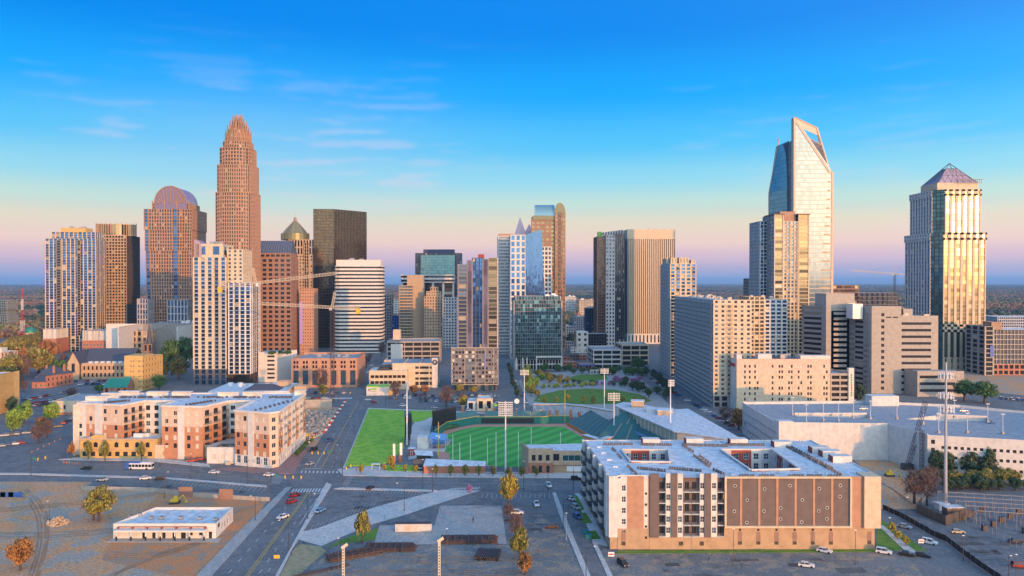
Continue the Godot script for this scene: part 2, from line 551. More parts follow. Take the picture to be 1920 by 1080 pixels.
	mt("brick_paving", 0.30, 0.17, 0.15, 0.85, 0.0, fine, 0.1)
	mt("grass_lawn", 1, 1, 1, 0.9, 0.0, grs, 1.0 / 60.0)
	mt("grass_park", 0.5, 0.48, 0.6, 0.9, 0.0, grs, 1.0 / 50.0)
	mt("field_dark", 0.05, 0.30, 0.04, 0.9, 0.0, fine, 0.12)
	mt("field_light", 0.085, 0.40, 0.06, 0.9, 0.0, fine, 0.12)
	mt("clay_track", 0.52, 0.25, 0.18, 0.9, 0.0, soft, 0.05)
	mt("dry_grass", 0.34, 0.29, 0.16, 0.95, 0.0, stain, 0.04)
	mt("land", 1, 1, 1, 0.95, 0.0, lnd, 1.0 / 900.0)
	mt("paint_white", 0.62, 0.62, 0.60, 0.7, 0.0, stain, 0.3)
	mt("paint_yellow", 0.60, 0.40, 0.06, 0.7, 0.0, stain, 0.3)
	# colours
	for q in [["red", 0.42, 0.03, 0.03], ["orange", 0.62, 0.20, 0.03], ["yellow", 0.66, 0.45, 0.03], ["blue", 0.03, 0.12, 0.42], ["green_sign", 0.02, 0.30, 0.13], ["stadium_green", 0.012, 0.16, 0.13], ["seat_green", 0.05, 0.20, 0.22], ["lime", 0.20, 0.50, 0.06], ["sky_panel", 0.16, 0.34, 0.58],
		["crane_cream", 0.66, 0.56, 0.40], ["rust", 0.075, 0.048, 0.045], ["wood_grey", 0.11, 0.085, 0.068], ["teal_bin", 0.02, 0.17, 0.17], ["black", 0.015, 0.015, 0.017], ["lamp_white", 0.75, 0.75, 0.72], ["mesh_screen", 0.07, 0.06, 0.055], ["purple_sheet", 0.38, 0.28, 0.62]]:
		mt(q[0], q[1], q[2], q[3], 0.55, 0.0, fine, 0.15)
	for q in [["car_white", 0.70, 0.70, 0.70], ["car_black", 0.012, 0.012, 0.014], ["car_silver", 0.36, 0.38, 0.40], ["car_red", 0.28, 0.012, 0.014], ["car_blue", 0.03, 0.09, 0.24], ["car_grey", 0.10, 0.105, 0.11], ["car_brown", 0.10, 0.05, 0.03], ["car_tan", 0.40, 0.36, 0.26], ["car_lightblue", 0.25, 0.42, 0.62]]:
		var m = mt(q[0], q[1], q[2], q[3], 0.3, 0.15)
		m.clearcoat_enabled = true
		m.clearcoat = 0.6
	mt("car_glass", 0.02, 0.024, 0.03, 0.06, 0.3)
	mt("tyre", 0.015, 0.015, 0.016, 0.9)
	mt("lamp_red", 0.35, 0.02, 0.02, 0.3)
	mt("bark", 0.085, 0.06, 0.045, 0.95, 0.0, fine, 0.4)
	var lf = mt("leaf", 1, 1, 1, 0.7)
	lf.backlight_enabled = true
	lf.backlight = Color(0.12, 0.12, 0.05)

func the_ground() -> void:
	var m = M.new()
	# the land out to the horizon as one sheet
	m.quad(S(-16000, 0, 900), S(16000, 0, 900), S(16000, 0, -30000), S(-16000, 0, -30000))
	solid("ground", "wide land running out to the horizon", "", m, "land", S(0, -0.12, 0), 0.0, "", "structure")
	ground("city_ground", "dark asphalt and paved ground under the city", [G(-760, 80), G(760, 80), G(900, -1150), G(-900, -1150)], -0.06, "asphalt")
	ground("dirt_lot", "bare brown dirt and grey gravel construction lot", [G(-249.3, -325.7), G(-183.6, -325.7), G(-144.6, -319.7), G(-95.3, -300.8), G(-91.1, -267.1), G(-84.7, -209.6), G(-163.6, -209.6)], 0.0, "dirt")
	ground("parking_ground", "grey asphalt parking strip above the dirt lot", [G(-176.8, -315.6), G(-178.5, -331), G(-148.2, -332.8), G(-102.3, -318.1), G(-95.5, -301.5), G(-144.6, -314.8)], 0.02, "asphalt_old")
	ground("dirt_yard", "orange dirt yard round the low white building", [G(-130.4, -248.1), G(-141.3, -307.6), G(-94.9, -296.4), G(-91.1, -264.2), G(-84.7, -215.2), G(-125.4, -233.8)], 0.02, "dirt_red")
	ground("gravel_lot", "grey gravel lot with brown worn tracks", [G(-60.6, -209.6), G(-58.4, -236.1), G(-44.9, -248.1), G(4.3, -247.1), G(9.8, -282.6), G(18, -258.6), G(21.9, -209.6)], 0.0, "gravel_ground")
	ground("gravel_lot", "grey gravel lot below the brick apartment block", [G(26.3, -209.6), G(28, -236.1), G(33.5, -240.3), G(115.9, -241.2), G(122.9, -238.4), G(137.3, -209.6)], 0.0, "gravel_ground")
	ground("pavement", "cracked concrete slab of a removed building", [G(-44.7, -247.1), G(-46.1, -267.1), G(-27, -267.1), G(-27.3, -290.7), G(-4, -290.7), G(-1.7, -248.1)], 0.03, "pavement_old")
	ground("road", "four lane avenue running towards the towers", [G(-86.2, -209.6), G(-91.2, -318.1), G(-92.9, -335.6), G(-95.1, -347), G(-122.2, -563.4), G(-138.3, -690.9), G(-159.4, -849.4), G(-223.6, -1329.8), G(-212.5, -1329.8), G(-147, -826.4), G(-114.6, -664.6), G(-95.4, -515.8), G(-76.8, -347), G(-74.6, -331), G(-78.9, -324), G(-67.2, -209.6)], 0.03, "asphalt")
	ground("road", "wide cross street in front of the ballpark", [G(-298.8, -370.2), G(-244.3, -365.8), G(-169.3, -361.4), G(-140.9, -351), G(-108.3, -338.4), G(-93.2, -334.7), G(-74.5, -334.7), G(-23.1, -331.9), G(31, -330.1), G(78.1, -330.1), G(72.6, -306.9), G(17.3, -310), G(-30.5, -313.2), G(-70.7, -317.2), G(-102.6, -320.6), G(-150.7, -333.7), G(-216.1, -341.2), G(-277, -343.1)], 0.05, "asphalt")
	ground("road", "street with parked cars behind the green lawn", [G(-158.5, -518), G(-97.2, -518), G(13.7, -492.9), G(14.7, -526.9), G(-103.4, -550.7), G(-169.2, -553.2)], 0.05, "asphalt")
	ground("road", "narrow street between the glass towers", [G(-26.3, -1261.2), G(-19.3, -1261.2), G(-2.8, -804.6), G(13.8, -494.9), G(-1.4, -505.1), G(-9.9, -711)], 0.03, "asphalt")
	ground("road", "tree lined street beside the tall apartment slab", [G(128.6, -804.6), G(135.4, -779), G(130.2, -550.7), G(138.8, -415.6), G(123.8, -404.6), G(116.9, -454.3), G(116.3, -576.7)], 0.05, "asphalt")
	ground("road", "side street beside the apartment block", [G(17.3, -310), G(22.9, -310), G(24.6, -282.6), G(25.8, -250.1), G(27.8, -209.6), G(23.1, -209.6), G(20.3, -253.3), G(18.5, -279.4)], 0.06, "asphalt")
	ground("road", "driveway past the black screen fence", [G(135.6, -284), G(139.8, -275), G(140.2, -247.1), G(134.4, -209.6), G(116.8, -209.6), G(122.9, -238.4), G(123.9, -258.6)], 0.04, "asphalt")
	ground("road", "street with road works beside the yellow annex", [G(-245, -359.3), G(-215, -361.4), G(-224.3, -398), G(-244.3, -494.9), G(-261.5, -494.9), G(-258.2, -452.7), G(-248.8, -372.5)], 0.04, "asphalt_old")
	ground("road", "old concrete access road curving up to the cross street", [G(-72.2, -259.7), G(-67.2, -263.7), G(-59.6, -276.2), G(-51.4, -289.4), G(-32.3, -309.2), G(-28.3, -313.2), G(-13, -311.6), G(-31.2, -289.4), G(-37.5, -280.7), G(-49.2, -267.7), G(-57, -254.3), G(-61.2, -246.1), G(-70.3, -252.2)], 0.04, "pavement")
	ground("pavement", "pale concrete plaza in front of the ballpark", [G(-79.2, -347), G(-63.9, -353.1), G(-39.4, -343.1), G(33.1, -340.3), G(32.3, -331), G(-23.2, -332.8), G(-73.8, -335.6)], 0.0, "pavement", 0.14)
	ground("pavement", "concrete walk beside the avenue and green lawn", [G(-76.8, -347), G(-77.8, -355.1), G(-96.4, -513.6), G(-95.4, -515.8), G(-75.3, -347)], 0.0, "pavement", 0.14)
	ground("pavement", "concrete walk along the lower avenue beside the car park", [G(-78.5, -324), G(-75.4, -320.6), G(-69.8, -243.1), G(-66, -209.6), G(-67.2, -209.6)], 0.0, "pavement", 0.14)
	ground("pavement", "dusty concrete walk along the avenue beside the dirt lot", [G(-93.4, -316.4), G(-91.2, -317.2), G(-86.2, -209.6), G(-90.6, -209.6), G(-92.7, -255.9)], 0.0, "pavement_old", 0.14)
	ground("pavement", "brick paved corner below the pink apartments", [G(-135.2, -347), G(-124.6, -351), G(-106.3, -351), G(-108.9, -394.2), G(-104.2, -394.2), G(-96.8, -339.3), G(-108.6, -339.3)], 0.0, "brick_paving", 0.14)
	ground("pavement", "concrete walk in front of the yellow annex", [G(-216.3, -365.8), G(-211.2, -370.2), G(-172.6, -370.2), G(-141.7, -357.2), G(-138, -351), G(-169.8, -362.5)], 0.0, "pavement", 0.14)
	ground("pavement", "concrete walk along the lower side of the cross street", [G(-276.2, -342.2), G(-215.5, -340.3), G(-150.3, -332.8), G(-102.4, -319.7), G(-101.3, -316.4), G(-149.1, -330.1), G(-213.7, -337.4), G(-273.9, -339.3)], 0.0, "pavement", 0.14)
	ground("pavement", "concrete kerb walk above the marked parking bays", [G(-70.5, -316.4), G(-30.4, -312.4), G(-30.2, -310), G(-73, -314)], 0.0, "pavement", 0.14)
	ground("pavement", "concrete walk along the street behind the lawn", [G(-96.8, -515.8), G(13.7, -490.9), G(13.5, -487), G(-96, -511.5)], 0.0, "pavement", 0.14)
	ground("pavement", "concrete walk before the civic building", [G(-170, -555.7), G(-115.9, -555.7), G(-117, -560.8), G(-171.6, -560.8)], 0.0, "pavement", 0.14)
	ground("pavement", "concrete walk along the side street", [G(16.3, -308.4), G(17.6, -308.4), G(20.6, -253.3), G(23.4, -209.6), G(21.6, -209.6), G(18.5, -258.6), G(17.1, -282.6)], 0.0, "pavement", 0.14)
	ground("pavement", "concrete walk up to the apartment block entrance", [G(26.4, -249.1), G(30.8, -246.1), G(29.8, -267.1), G(28.2, -300), G(26.6, -307.6), G(25.3, -307.6)], 0.0, "pavement", 0.14)
	ground("pavement", "concrete kerb walk beside the gravel lot", [G(26.1, -250.1), G(27.4, -249.1), G(29.8, -209.6), G(28, -209.6)], 0.0, "pavement", 0.14)
	ground("pavement", "straight concrete walk through the grass strip", [G(127.6, -267.1), G(129.3, -267.1), G(127, -239.3), G(123.5, -238.4)], 0.02, "pavement", 0.1)
	ground("pavement", "pale paving of the park promenade", [G(8.6, -494.9), G(0, -636.8), G(19.8, -711), G(115.4, -754.9), G(109.7, -563.4), G(107.1, -466.5), G(77.9, -466.5)], 0.0, "pavement_old")
	ground("lawn", "grass strip beside the apartment block", [G(115, -242.2), G(130.5, -273.1), G(132.2, -271.3), G(131, -241.2)], 0.0, "grass_park", 0.05)
	ground("lawn", "dark grass verge under the tan brick base", [G(33.7, -242.2), G(115.1, -243.1), G(114, -240.7), G(32.5, -239.3)], 0.02, "grass_park", 0.05)
	ground("lawn", "small grass bed by the parked blue car", [G(24.6, -280), G(27, -281.3), G(28.3, -269.5), G(25.1, -268.9)], 0.02, "grass_park", 0.2)
	ground("lawn", "long grass bed by the parked silver cars", [G(24.1, -303.8), G(25.8, -303.8), G(27, -285.3), G(24.9, -284)], 0.02, "grass_park", 0.2)
	ground("lawn", "small grass bed by the green bins", [G(26.1, -260.3), G(28.5, -260.8), G(29.4, -252.7), G(26.3, -252.2)], 0.02, "grass_park", 0.2)
	ground("dry_ground", "dry yellow grass triangle beside the avenue", [G(-69.2, -241.2), G(-69.1, -248.1), G(-61.7, -246.1), G(-58.5, -241.2), G(-60.7, -229.4), G(-62.8, -209.6), G(-65.7, -209.6)], 0.02, "dry_grass")
	ground("lawn", "green grass wedge below the curved access road", [G(-59.5, -244.1), G(-55.6, -253.3), G(-45.3, -265.4), G(-44.8, -252.2), G(-55.3, -248.1)], 0.02, "grass_park")
	ground("lawn", "large bright green sloping lawn beside the avenue", [G(-95.3, -511.5), G(-71.3, -505.1), G(-62.5, -449.3), G(-55.3, -391.6), G(-57.3, -361.4), G(-63.9, -353.1), G(-76.9, -353.1)], 0.04, "grass_lawn", 0.25)
	ground("lawn", "small green lawn behind the black scoreboard", [G(-68, -509.3), G(-51.1, -507.2), G(-48.3, -488.9), G(-55.2, -466.5), G(-59.6, -463)], 0.04, "grass_lawn", 0.1)
	ground("lawn", "small lawn at the ballpark gate", [G(-60.6, -351), G(-55.6, -355.1), G(-43.7, -353.1), G(-41.5, -343.1), G(-54.9, -343.1)], 0.16, "grass_lawn", 0.1)
	ground("lawn", "wide oval park lawn behind the ballpark", [G(15.2, -545.8), G(20.8, -574), G(37.5, -599.3), G(59.2, -608.3), G(79.6, -602.3), G(96.2, -576.7), G(99.4, -545.8), G(81.7, -533.8), G(51.7, -531.5), G(26, -533.8)], 0.03, "grass_park", 0.2)
	ground("lawn", "upper park lawn among the flowering trees", [G(43.9, -664.6), G(60.7, -698.8), G(85.5, -702.8), G(83.6, -668.2), G(59.1, -653.9)], 0.03, "grass_park", 0.2)
	ground("construction_ground", "rubble strewn construction pit beside the avenue", [G(-105.6, -394.2), G(-142.2, -526.9), G(-121.4, -545.8), G(-115.7, -545.8), G(-103.7, -425.8), G(-101.5, -394.2)], 0.02, "dirt")
	ground("construction_ground", "brown earth construction site beside the white parking deck", [G(162.9, -365.8), G(178.9, -364.7), G(189.3, -351), G(164.9, -303.8), G(151.3, -286), G(136.6, -286), G(156.8, -328.3)], 0.02, "dirt")
	ground("dirt_lot", "bare brown slope behind the grey office complex", [G(325.1, -563.4), G(440.8, -754.9), G(494.2, -711), G(391.7, -563.4), G(365.5, -590.6)], 0.02, "dirt")
	# patched and sealed squares of newer asphalt, and wheel tracks in the dirt
	var pt = M.new()
	for q in [[G(-74.9, -307.6), G(-30, -307.6), G(-67, -267.1), G(-41.3, -296.4)], [G(-12.5, -300), G(14.6, -300), G(0.9, -258.6), G(14.4, -258.6)], [G(34.5, -236.1), G(111.8, -236.1), G(32, -219.1), G(112.9, -219.1)], [G(152.5, -267.1), G(165.9, -248.1), G(144.4, -238.4), G(149.2, -223.1)], [G(-182.6, -324), G(-104.1, -311.6), G(-177.1, -318.1), G(-102, -305.3)], [G(-386, -590.6), G(-303.9, -590.6), G(-337.2, -505.1), G(-304.9, -515.8)], [G(-172.5, -590.6), G(-127.3, -590.6), G(-160.3, -555.7), G(-119.8, -555.7)], [G(-89.1, -582.2), G(-7.9, -571.3), G(-82.4, -538.5), G(-7.3, -526.9)]]:
		for i in 14:
			var p = q[0].lerp(q[1], rng.randf()).lerp(q[2].lerp(q[3], rng.randf()), rng.randf())
			var kk = rf(0.45, 1.25)
			var t2 = Transform3D(Basis(Vector3.UP, rf(-0.1, 0.1)), v3(p, 0.0))
			var e2 = G(rf(0.6, 5.0), rf(0.4, 2.2))
			pt.quad(t2 * S(-e2.x, 0, e2.y), t2 * S(e2.x, 0, e2.y), t2 * S(e2.x, 0, -e2.y), t2 * S(-e2.x, 0, -e2.y), Color(kk, kk, kk))
	solid("road_patch", "tar patches on the parking lots and gravel", "", pt, "asphalt_old", S(0, 0.03, 0), 0.0, "", "structure")
	var ck = M.new()
	for i in 90:
		var p = G(-76.1, -303.8).lerp(G(16.9, -303.8), rng.randf()).lerp(G(-81.7, -217.1).lerp(G(112.9, -219.1), rng.randf()), rng.randf())
		var a = rf(0, TAU)
		for j in int(rf(5, 22)):
			a += rf(-0.6, 0.6)
			var e2 = p + G(cos(a), sin(a)) * rf(0.5, 1.4)
			stripe(ck, p, e2, rf(0.05, 0.14), 0.0)
			p = e2
	solid("ground_crack", "tar filled cracks in the old asphalt lots and road", "", ck, "black", S(0, 0.062, 0), 0.0, "", "structure")
	var tk = M.new()
	for q in [[G(-200.7, -282.6), G(-169.2, -289.4), G(-136.6, -311.6)], [G(-183.7, -258.6), G(-138.2, -248.1), G(-96.7, -289.4)], [G(-199.5, -311.6), G(-167.3, -282.6), G(-136.1, -217.1)], [G(-126.2, -238.4), G(-100.7, -229.4), G(-98.6, -267.1)], [G(-61, -219.1), G(-31.6, -226.8), G(3.1, -221.9)], [G(-42.7, -236.1), G(-12.8, -229.4), G(16.9, -243.1)], [G(-116.5, -217.1), G(-111.8, -243.1), G(-91.8, -258.6)], [G(150.3, -337.4), G(160.1, -324), G(152.7, -296.4)]]:
		for off in [-1.1, 1.1, -2.6, 2.9]:
			var prev = null
			for i in 25:
				var f = i / 24.0
				var p: Vector2 = q[0].lerp(q[1], f).lerp(q[1].lerp(q[2], f), f) + G(rf(-0.1, 0.1), off + rf(-0.15, 0.15))
				if prev != null and rng.randf() < 0.86: stripe(tk, prev, p, rf(0.35, 0.8), 0.0)
				prev = p
	solid("wheel_track", "worn wheel tracks across the dirt and gravel lots", "", tk, "track_soil", S(0, 0.04, 0), 0.0, "", "structure")
	# paint on the roads
	var w = M.new()
	var y = M.new()
	stripe(y, G(-76.4, -214), G(-82.4, -310), 0.25, 0.045)
	stripe(y, G(-75.6, -214), G(-81.8, -310), 0.25, 0.045)
	dashes(w, G(-82.3, -214), G(-85.9, -310), 0.2, 0.045)
	dashes(w, G(-73.1, -214), G(-78.8, -307.6), 0.2, 0.045)
	stripe(w, G(-74.4, -267.1), G(-76.5, -305.3), 0.2, 0.045)
	dashes(w, G(-70.7, -214), G(-77.6, -313.2), 0.16, 0.045, 2.5, 8.0)
	stripe(y, G(-87, -351), G(-109.3, -545.8), 0.3, 0.045)
	stripe(w, G(-90.4, -351), G(-99.4, -430.3), 0.2, 0.045)
	dashes(w, G(-82.6, -351), G(-105.5, -545.8), 0.2, 0.045)
	for k in 11:
		var f = k / 10.0
		stripe(w, G(-94.3, -344.1).lerp(G(-76.4, -343.1), f), G(-93.5, -340.3).lerp(G(-75.8, -339.3), f), 0.6, 0.1)
		stripe(w, G(-89.2, -314).lerp(G(-77.6, -314.8), f), G(-88.7, -308.4).lerp(G(-77, -309.2), f), 0.6, 0.1)
	stripe(w, G(-81.2, -306.9), G(-76.9, -307.6), 0.5, 0.045)
	stripe(w, G(-95.1, -347), G(-86.5, -349), 0.5, 0.045)
	for k in 7:
		var f = k / 6.0
		stripe(w, G(-104, -333.7).lerp(G(-102, -321.4), f), G(-98.7, -333.7).lerp(G(-97.5, -321.4), f), 0.4, 0.1)
		stripe(w, G(-71.6, -331.9).lerp(G(-71.2, -319.7), f), G(-68.8, -331.9).lerp(G(-68.1, -319.7), f), 0.4, 0.1)
	dashes(w, G(-68, -330.1), G(29.5, -325.7), 0.16, 0.065, 3.0, 7.0)
	stripe(w, G(-67.1, -325.7), G(13.4, -320.6), 0.16, 0.065)
	dashes(w, G(-66.2, -321.4), G(17.6, -315.6), 0.16, 0.065, 3.0, 7.0)
	dashes(w, G(-234.3, -358.3), G(-165.6, -355.1), 0.16, 0.065, 3.0, 7.0)
	stripe(y, G(-230.3, -352.1), G(-159.8, -348), 0.2, 0.065)
	dashes(w, G(-158.8, -351), G(-105.7, -330.1), 0.16, 0.065, 3.0, 7.0)
	stripe(y, G(-156.1, -345.1), G(-105, -326.6), 0.2, 0.065)
	for k in 9: stripe(w, G(-26.5, -312.4).lerp(G(-15.3, -313.2), k / 8.0), G(-24.2, -315.6).lerp(G(-13.2, -316.4), k / 8.0), 0.5, 0.065)
	# parking bays
	for k in 13: stripe(w, G(-76.6, -310.8).lerp(G(-72.8, -282.6), k / 12.0), G(-73.5, -310.8).lerp(G(-68.9, -282.6), k / 12.0), 0.12, 0.012)
	for k in 24: stripe(w, G(-68.5, -315.6).lerp(G(-35.7, -310.8), k / 23.0), G(-68.2, -310).lerp(G(-36.1, -305.3), k / 23.0), 0.12, 0.012)
	for k in 16: stripe(w, G(-69.2, -261.4).lerp(G(-52.6, -290.7), k / 15.0), G(-69, -267.7).lerp(G(-52.4, -296.4), k / 15.0), 0.12, 0.012)
	for k in 15: stripe(w, G(-11.7, -306.9).lerp(G(15, -306.9), k / 14.0), G(-11.9, -300.8).lerp(G(14.7, -300.8), k / 14.0), 0.12, 0.012)
	for k in 7: stripe(w, G(0.4, -286).lerp(G(0, -264.2), k / 6.0), G(4, -286).lerp(G(3.7, -264.2), k / 6.0), 0.12, 0.012)
	for k in 22: stripe(w, G(-145.1, -331).lerp(G(-101.3, -316.4), k / 21.0), G(-144.4, -323.1).lerp(G(-100.9, -308.4), k / 21.0), 0.12, 0.03)
	solid("road_marking", "white painted lane lines, crossings and parking bays", "", w, "paint_white", S(0, 0.025, 0), 0.0, "", "structure")
	solid("road_marking", "yellow painted centre lines of the streets", "", y, "paint_yellow", S(0, 0.025, 0), 0.0, "", "structure")

func tw(nm: String, label: String, o: Vector2, w: float, h: float, d: float, s: Dictionary, turn := GR, roof := "roof_grey", side = null) -> Dictionary:
	var b = bl(nm, label, o, turn)
	b.w = w; b.h = h; b.d = d
	var y0 = s.get("base", 0.0)
	if y0 > 0: stk(b, 0.3, w - 0.3, 0.3, d, 0, y0, s.get("basespec", null), s.wm)
	stk(b, 0, w, 0, d, y0, h, s, roof, side)
	return b

func towers_left() -> void:
	# blue glass condominium with cream ribs
	var s = {"bay": 5.2, "fh": 3.2, "pw": 1.0, "sh": 0.3, "wm": "cream_wall", "sm": "grey_panel", "gm": "glass_blue", "so": -0.3}
	var b = tw("condominium_tower", "blue glass condominium tower with cream ribs on a brick podium", G(-563.47, -926.63), 60.27, 137.09, 26, s, GR, "roof_grey", s.merged({"bal": 2, "balat": 0}, true))
	var k = 0.64
	stk(b, 10 * k, 92 * k, 2, 24, b.h, b.h + 8, s)
	stk(b, 26 * k, 72 * k, 4, 22, b.h + 8, b.h + 13, null, "yellow_wall")
	for q in [[22 * k, 30 * k], [60 * k, 66 * k]]:
		fac(b, G(q[0], 1.2), G(q[1], 1.2), 20, b.h - 2, {"bay": 3.5, "fh": 3.2, "pw": 0.4, "sh": 0.5, "wm": "cream_wall", "gm": "glass_dark", "bal": 1, "balat": 0})
	rooftop(b, 30 * k, 70 * k, 5, 21, b.h + 13)
	done(b)
	for q in [["brick podium with tall white screens at the foot of the condominium", G(-550.02, -899.35), 15.8, 29.39], ["long brick podium with white crenellated screens beside the condominium", G(-489.37, -873.64), 30.21, 29.16]]:
		b = bl("podium_building", q[0], q[1])
		var w = q[2]
		var h = q[3]
		var t = face(Vector2.ZERO, G(w, 0))
		var holes = []
		var n = int(w / 3.6)
		for i in n:
			for j in 3: holes.append(Rect2((i + 0.25) * w / n, 1.5 + j * 5.0, w / n * 0.5, 2.4))
		panel(pm(b, "brick_wall", "brick_red"), t, 0, w, 0, h * 0.62, holes)
		for r in holes: win(b, t, r, "blue")
		fac(b, G(w, 0), G(w, -34), 0, h * 0.62, {"bay": 4, "fh": 5, "pw": 2.0, "sh": 2.6, "wm": "brick_red", "gm": "pane_blue"}, 0.01)
		ring(b, rect(0.4, w - 0.4, 0.4, 33), h * 0.62, h, {"bay": 3.2, "fh": h * 0.38, "pw": 0.8, "sh": 0.3, "wm": "white_wall", "gm": "white_wall"}, "roof_grey", [2])
		done(b)
	# brown ribbed tower with a gold crown
	s = {"bay": 3.6, "fh": 3.9, "pw": 1.1, "sh": 1.3, "wm": "beige_stone", "gm": "glass_gold", "lo": 0.5}
	b = tw("office_tower", "beige ribbed office tower with gold glass and a round drum crown", G(-544.29, -986.46), 48.21, 144.56, 40, s, GR, "roof_grey", {"bay": 3.0, "fh": 3.9, "pw": 0.25, "sh": 0.25, "wm": "metal_dark", "gm": "glass_gold", "lo": 0.7, "hi": 1.3})
	k = 0.69
	var drum = []
	for i in 24:
		var a = -TAU * i / 24.0 + 2.3
		drum.append(G(b.w * 0.55 + cos(a) * 36 * k, -20 + sin(a) * 19))
	ring(b, drum, b.h, b.h + 15, {"bay": 3.4, "fh": 11, "pw": 0.7, "sh": 1.6, "wm": "tan_wall", "gm": "glass_gold"})
	var sp = pm(b, "crown_spikes", "tan_wall", "stuff")
	for p in drum: sp.box(S(p.x - 0.25, b.h + 15, p.y - 0.25), S(p.x + 0.25, b.h + 17, p.y + 0.25))
	done(b)
	# flaring tower with a vaulted crown
	s = {"bay": 2.9, "fh": 3.9, "pw": 1.25, "sh": 1.1, "wm": "rose_stone", "gm": "glass_dark", "so": -0.15}
	b = bl("office_tower", "rose granite tower flaring upwards to a vaulted ribbed crown", G(-427.5, -899.4))
	k = 0.62
	var tot = 169.87
	for i in 7:
		var f = i / 6.0
		var fl = 4.0 * k * f * f
		var y0 = tot * i / 7.0
		stk(b, -fl, 82 * k + fl, -fl, 44 + fl, y0, tot * (i + 1) / 7.0, s, "rose_stone")
		for e in [[-fl + 1, 8 * k - fl], [50 * k, 58 * k]]:
			fac(b, G(e[0], fl + 0.8), G(e[1], fl + 0.8), y0, tot * (i + 1) / 7.0, {"bay": 6, "fh": 3.9, "pw": 0.5, "sh": 0.5, "wm": "rose_stone", "gm": "glass_blue"})
	stk(b, 8 * k, 76 * k, 4, 40, tot, tot + 12 * k, s, "rose_stone")
	var vault = []
	for i in 13:
		var a = PI * i / 12.0
		vault.append(G(42 * k - cos(a) * 30 * k, tot + 10 * k + sin(a) * 34 * k))
	var vm = pm(b, "vaulted_roof", "roof_rose")
	var vr = pm(b, "crown_ribs", "rose_stone")
	for i in 12:
		var p = vault[i]
		var q = vault[i + 1]
		vm.quad(S(p.x, p.y, -3), S(q.x, q.y, -3), S(q.x, q.y, -41), S(p.x, p.y, -41))
		vm.quad(S(p.x, tot, -3), S(q.x, tot, -3), S(q.x, q.y, -3), S(p.x, p.y, -3), Color(0.5, 0.55, 0.7))
		vr.bar(S(p.x, p.y, -2.6), S(lerpf(p.x, 42 * k, 0.35), tot + 12 * k, -2.6), 0.5)
		vr.bar(S(p.x, p.y, -2.6), S(q.x, q.y, -2.6), 0.6)
	for i in 4:
		var x = (8 + 22.6 * i) * k
		vr.box(S(x, tot, -3.2), S(x + 1, tot + 16 * k, -2.2))
	done(b)
	b = tw("office_building", "pale low wing at the foot of the flaring tower", G(-395.05, -879.93), 22.79, 64.22, 30, {"bay": 4, "fh": 8, "pw": 1.6, "sh": 1.2, "wm": "grey_stone", "gm": "glass_blue"})
	done(b)
	b = tw("office_building", "pale stone wing beside the flaring tower", G(-429.91, -879.93), 12.56, 65.44, 26, {"bay": 3, "fh": 6, "pw": 1.4, "sh": 1.2, "wm": "grey_stone", "gm": "glass_blue"})
	done(b)
	# the tallest tower with its crown of rods
	b = bl("skyscraper", "tallest rose stone skyscraper stepping back to a spiky crown", G(-318.8, -826.4))
	k = 0.57
	s = {"bay": 2.7, "fh": 4.1, "pw": 1.15, "sh": 1.3, "wm": "rose_stone", "gm": "glass_bronze", "so": -0.2, "lo": 0.6, "hi": 1.5}
	var w = 66 * k
	var lv = [[0, 181.31, 0.0, 3.2], [181.31, 211.08, 0.035, 3.0], [211.08, 229.97, 0.09, 2.8], [229.97, 237.4, 0.16, 2.6]]
	for q in lv:
		var e = w * q[2]
		var poly = round_rect(e, w - e, e, w - e, q[3], 5)
		ring(b, poly, q[0], q[1], s, "rose_stone")
		# dark notches run up the corners
		for c in [[e + 0.5, e - 0.2], [w - e - 5.5, e - 0.2]]:
			fac(b, G(c[0], -c[1] + 0.9), G(c[0] + 5.0, -c[1] + 0.9), q[0] + 2, q[1] - 1, {"bay": 2.5, "fh": 4.1, "pw": 0.3, "sh": 0.8, "wm": "granite_rose", "gm": "glass_dark"})
	var rods = pm(b, "crown_rods", "rose_stone")
	var prev = 237.4
	for i in 5:
		var rr = w * [0.36, 0.30, 0.23, 0.16, 0.10][i]
		var top = 246.56 if i == 0 else prev + (263.71 - 246.56) / 4.0 * [1, 1.0, 1.0, 1.0, 0.8][i]
		var pl = []
		for j in 20:
			var a = -TAU * j / 20.0
			pl.append(G(w / 2 + cos(a) * rr, -w / 2 + sin(a) * rr))
		ring(b, pl, prev, top, {"bay": 2.2, "fh": 6.0, "pw": 0.8, "sh": 0.8, "wm": "rose_stone", "gm": "granite_rose"}, "rose_stone")
		for p in pl: rods.tube(S(p.x, prev, p.y), S(p.x, top + rf(4, 7), p.y), 0.55, 0.3, 5)
		prev = top
	done(b)
	# cream apartment tower with white bays
	b = bl("apartment_tower", "cream and white apartment tower with balconies and a curved roof fin", G(-262, -630.3))
	k = 0.44
	s = {"bay": 5.6, "fh": 3.25, "pw": 2.5, "sh": 0.5, "wm": "cream_wall", "sm": "white_wall", "gm": "glass_blue", "so": -0.25, "lo": 0.35}
	var hm = 105.13
	stk(b, 0, 62 * k, 0, 30, 13, hm, s.merged({"bal": 4, "balat": 3}, true), "roof_grey", {"bay": 5, "fh": 3.25, "pw": 1.4, "sh": 0.6, "wm": "cream_wall", "gm": "glass_dark"})
	stk(b, 0.3, 61.5 * k, 0.3, 29, 0, 13, {"bay": 5.6, "fh": 4.3, "pw": 2.2, "sh": 0.8, "wm": "dark_stone", "gm": "glass_blue"}, "cream_wall")
	stk(b, 4 * k, 55 * k, 1, 28, hm, 116.06, {"bay": 12, "fh": 9, "pw": 6, "sh": 4.0, "wm": "cream_wall", "gm": "glass_blue"}, "roof_grey")
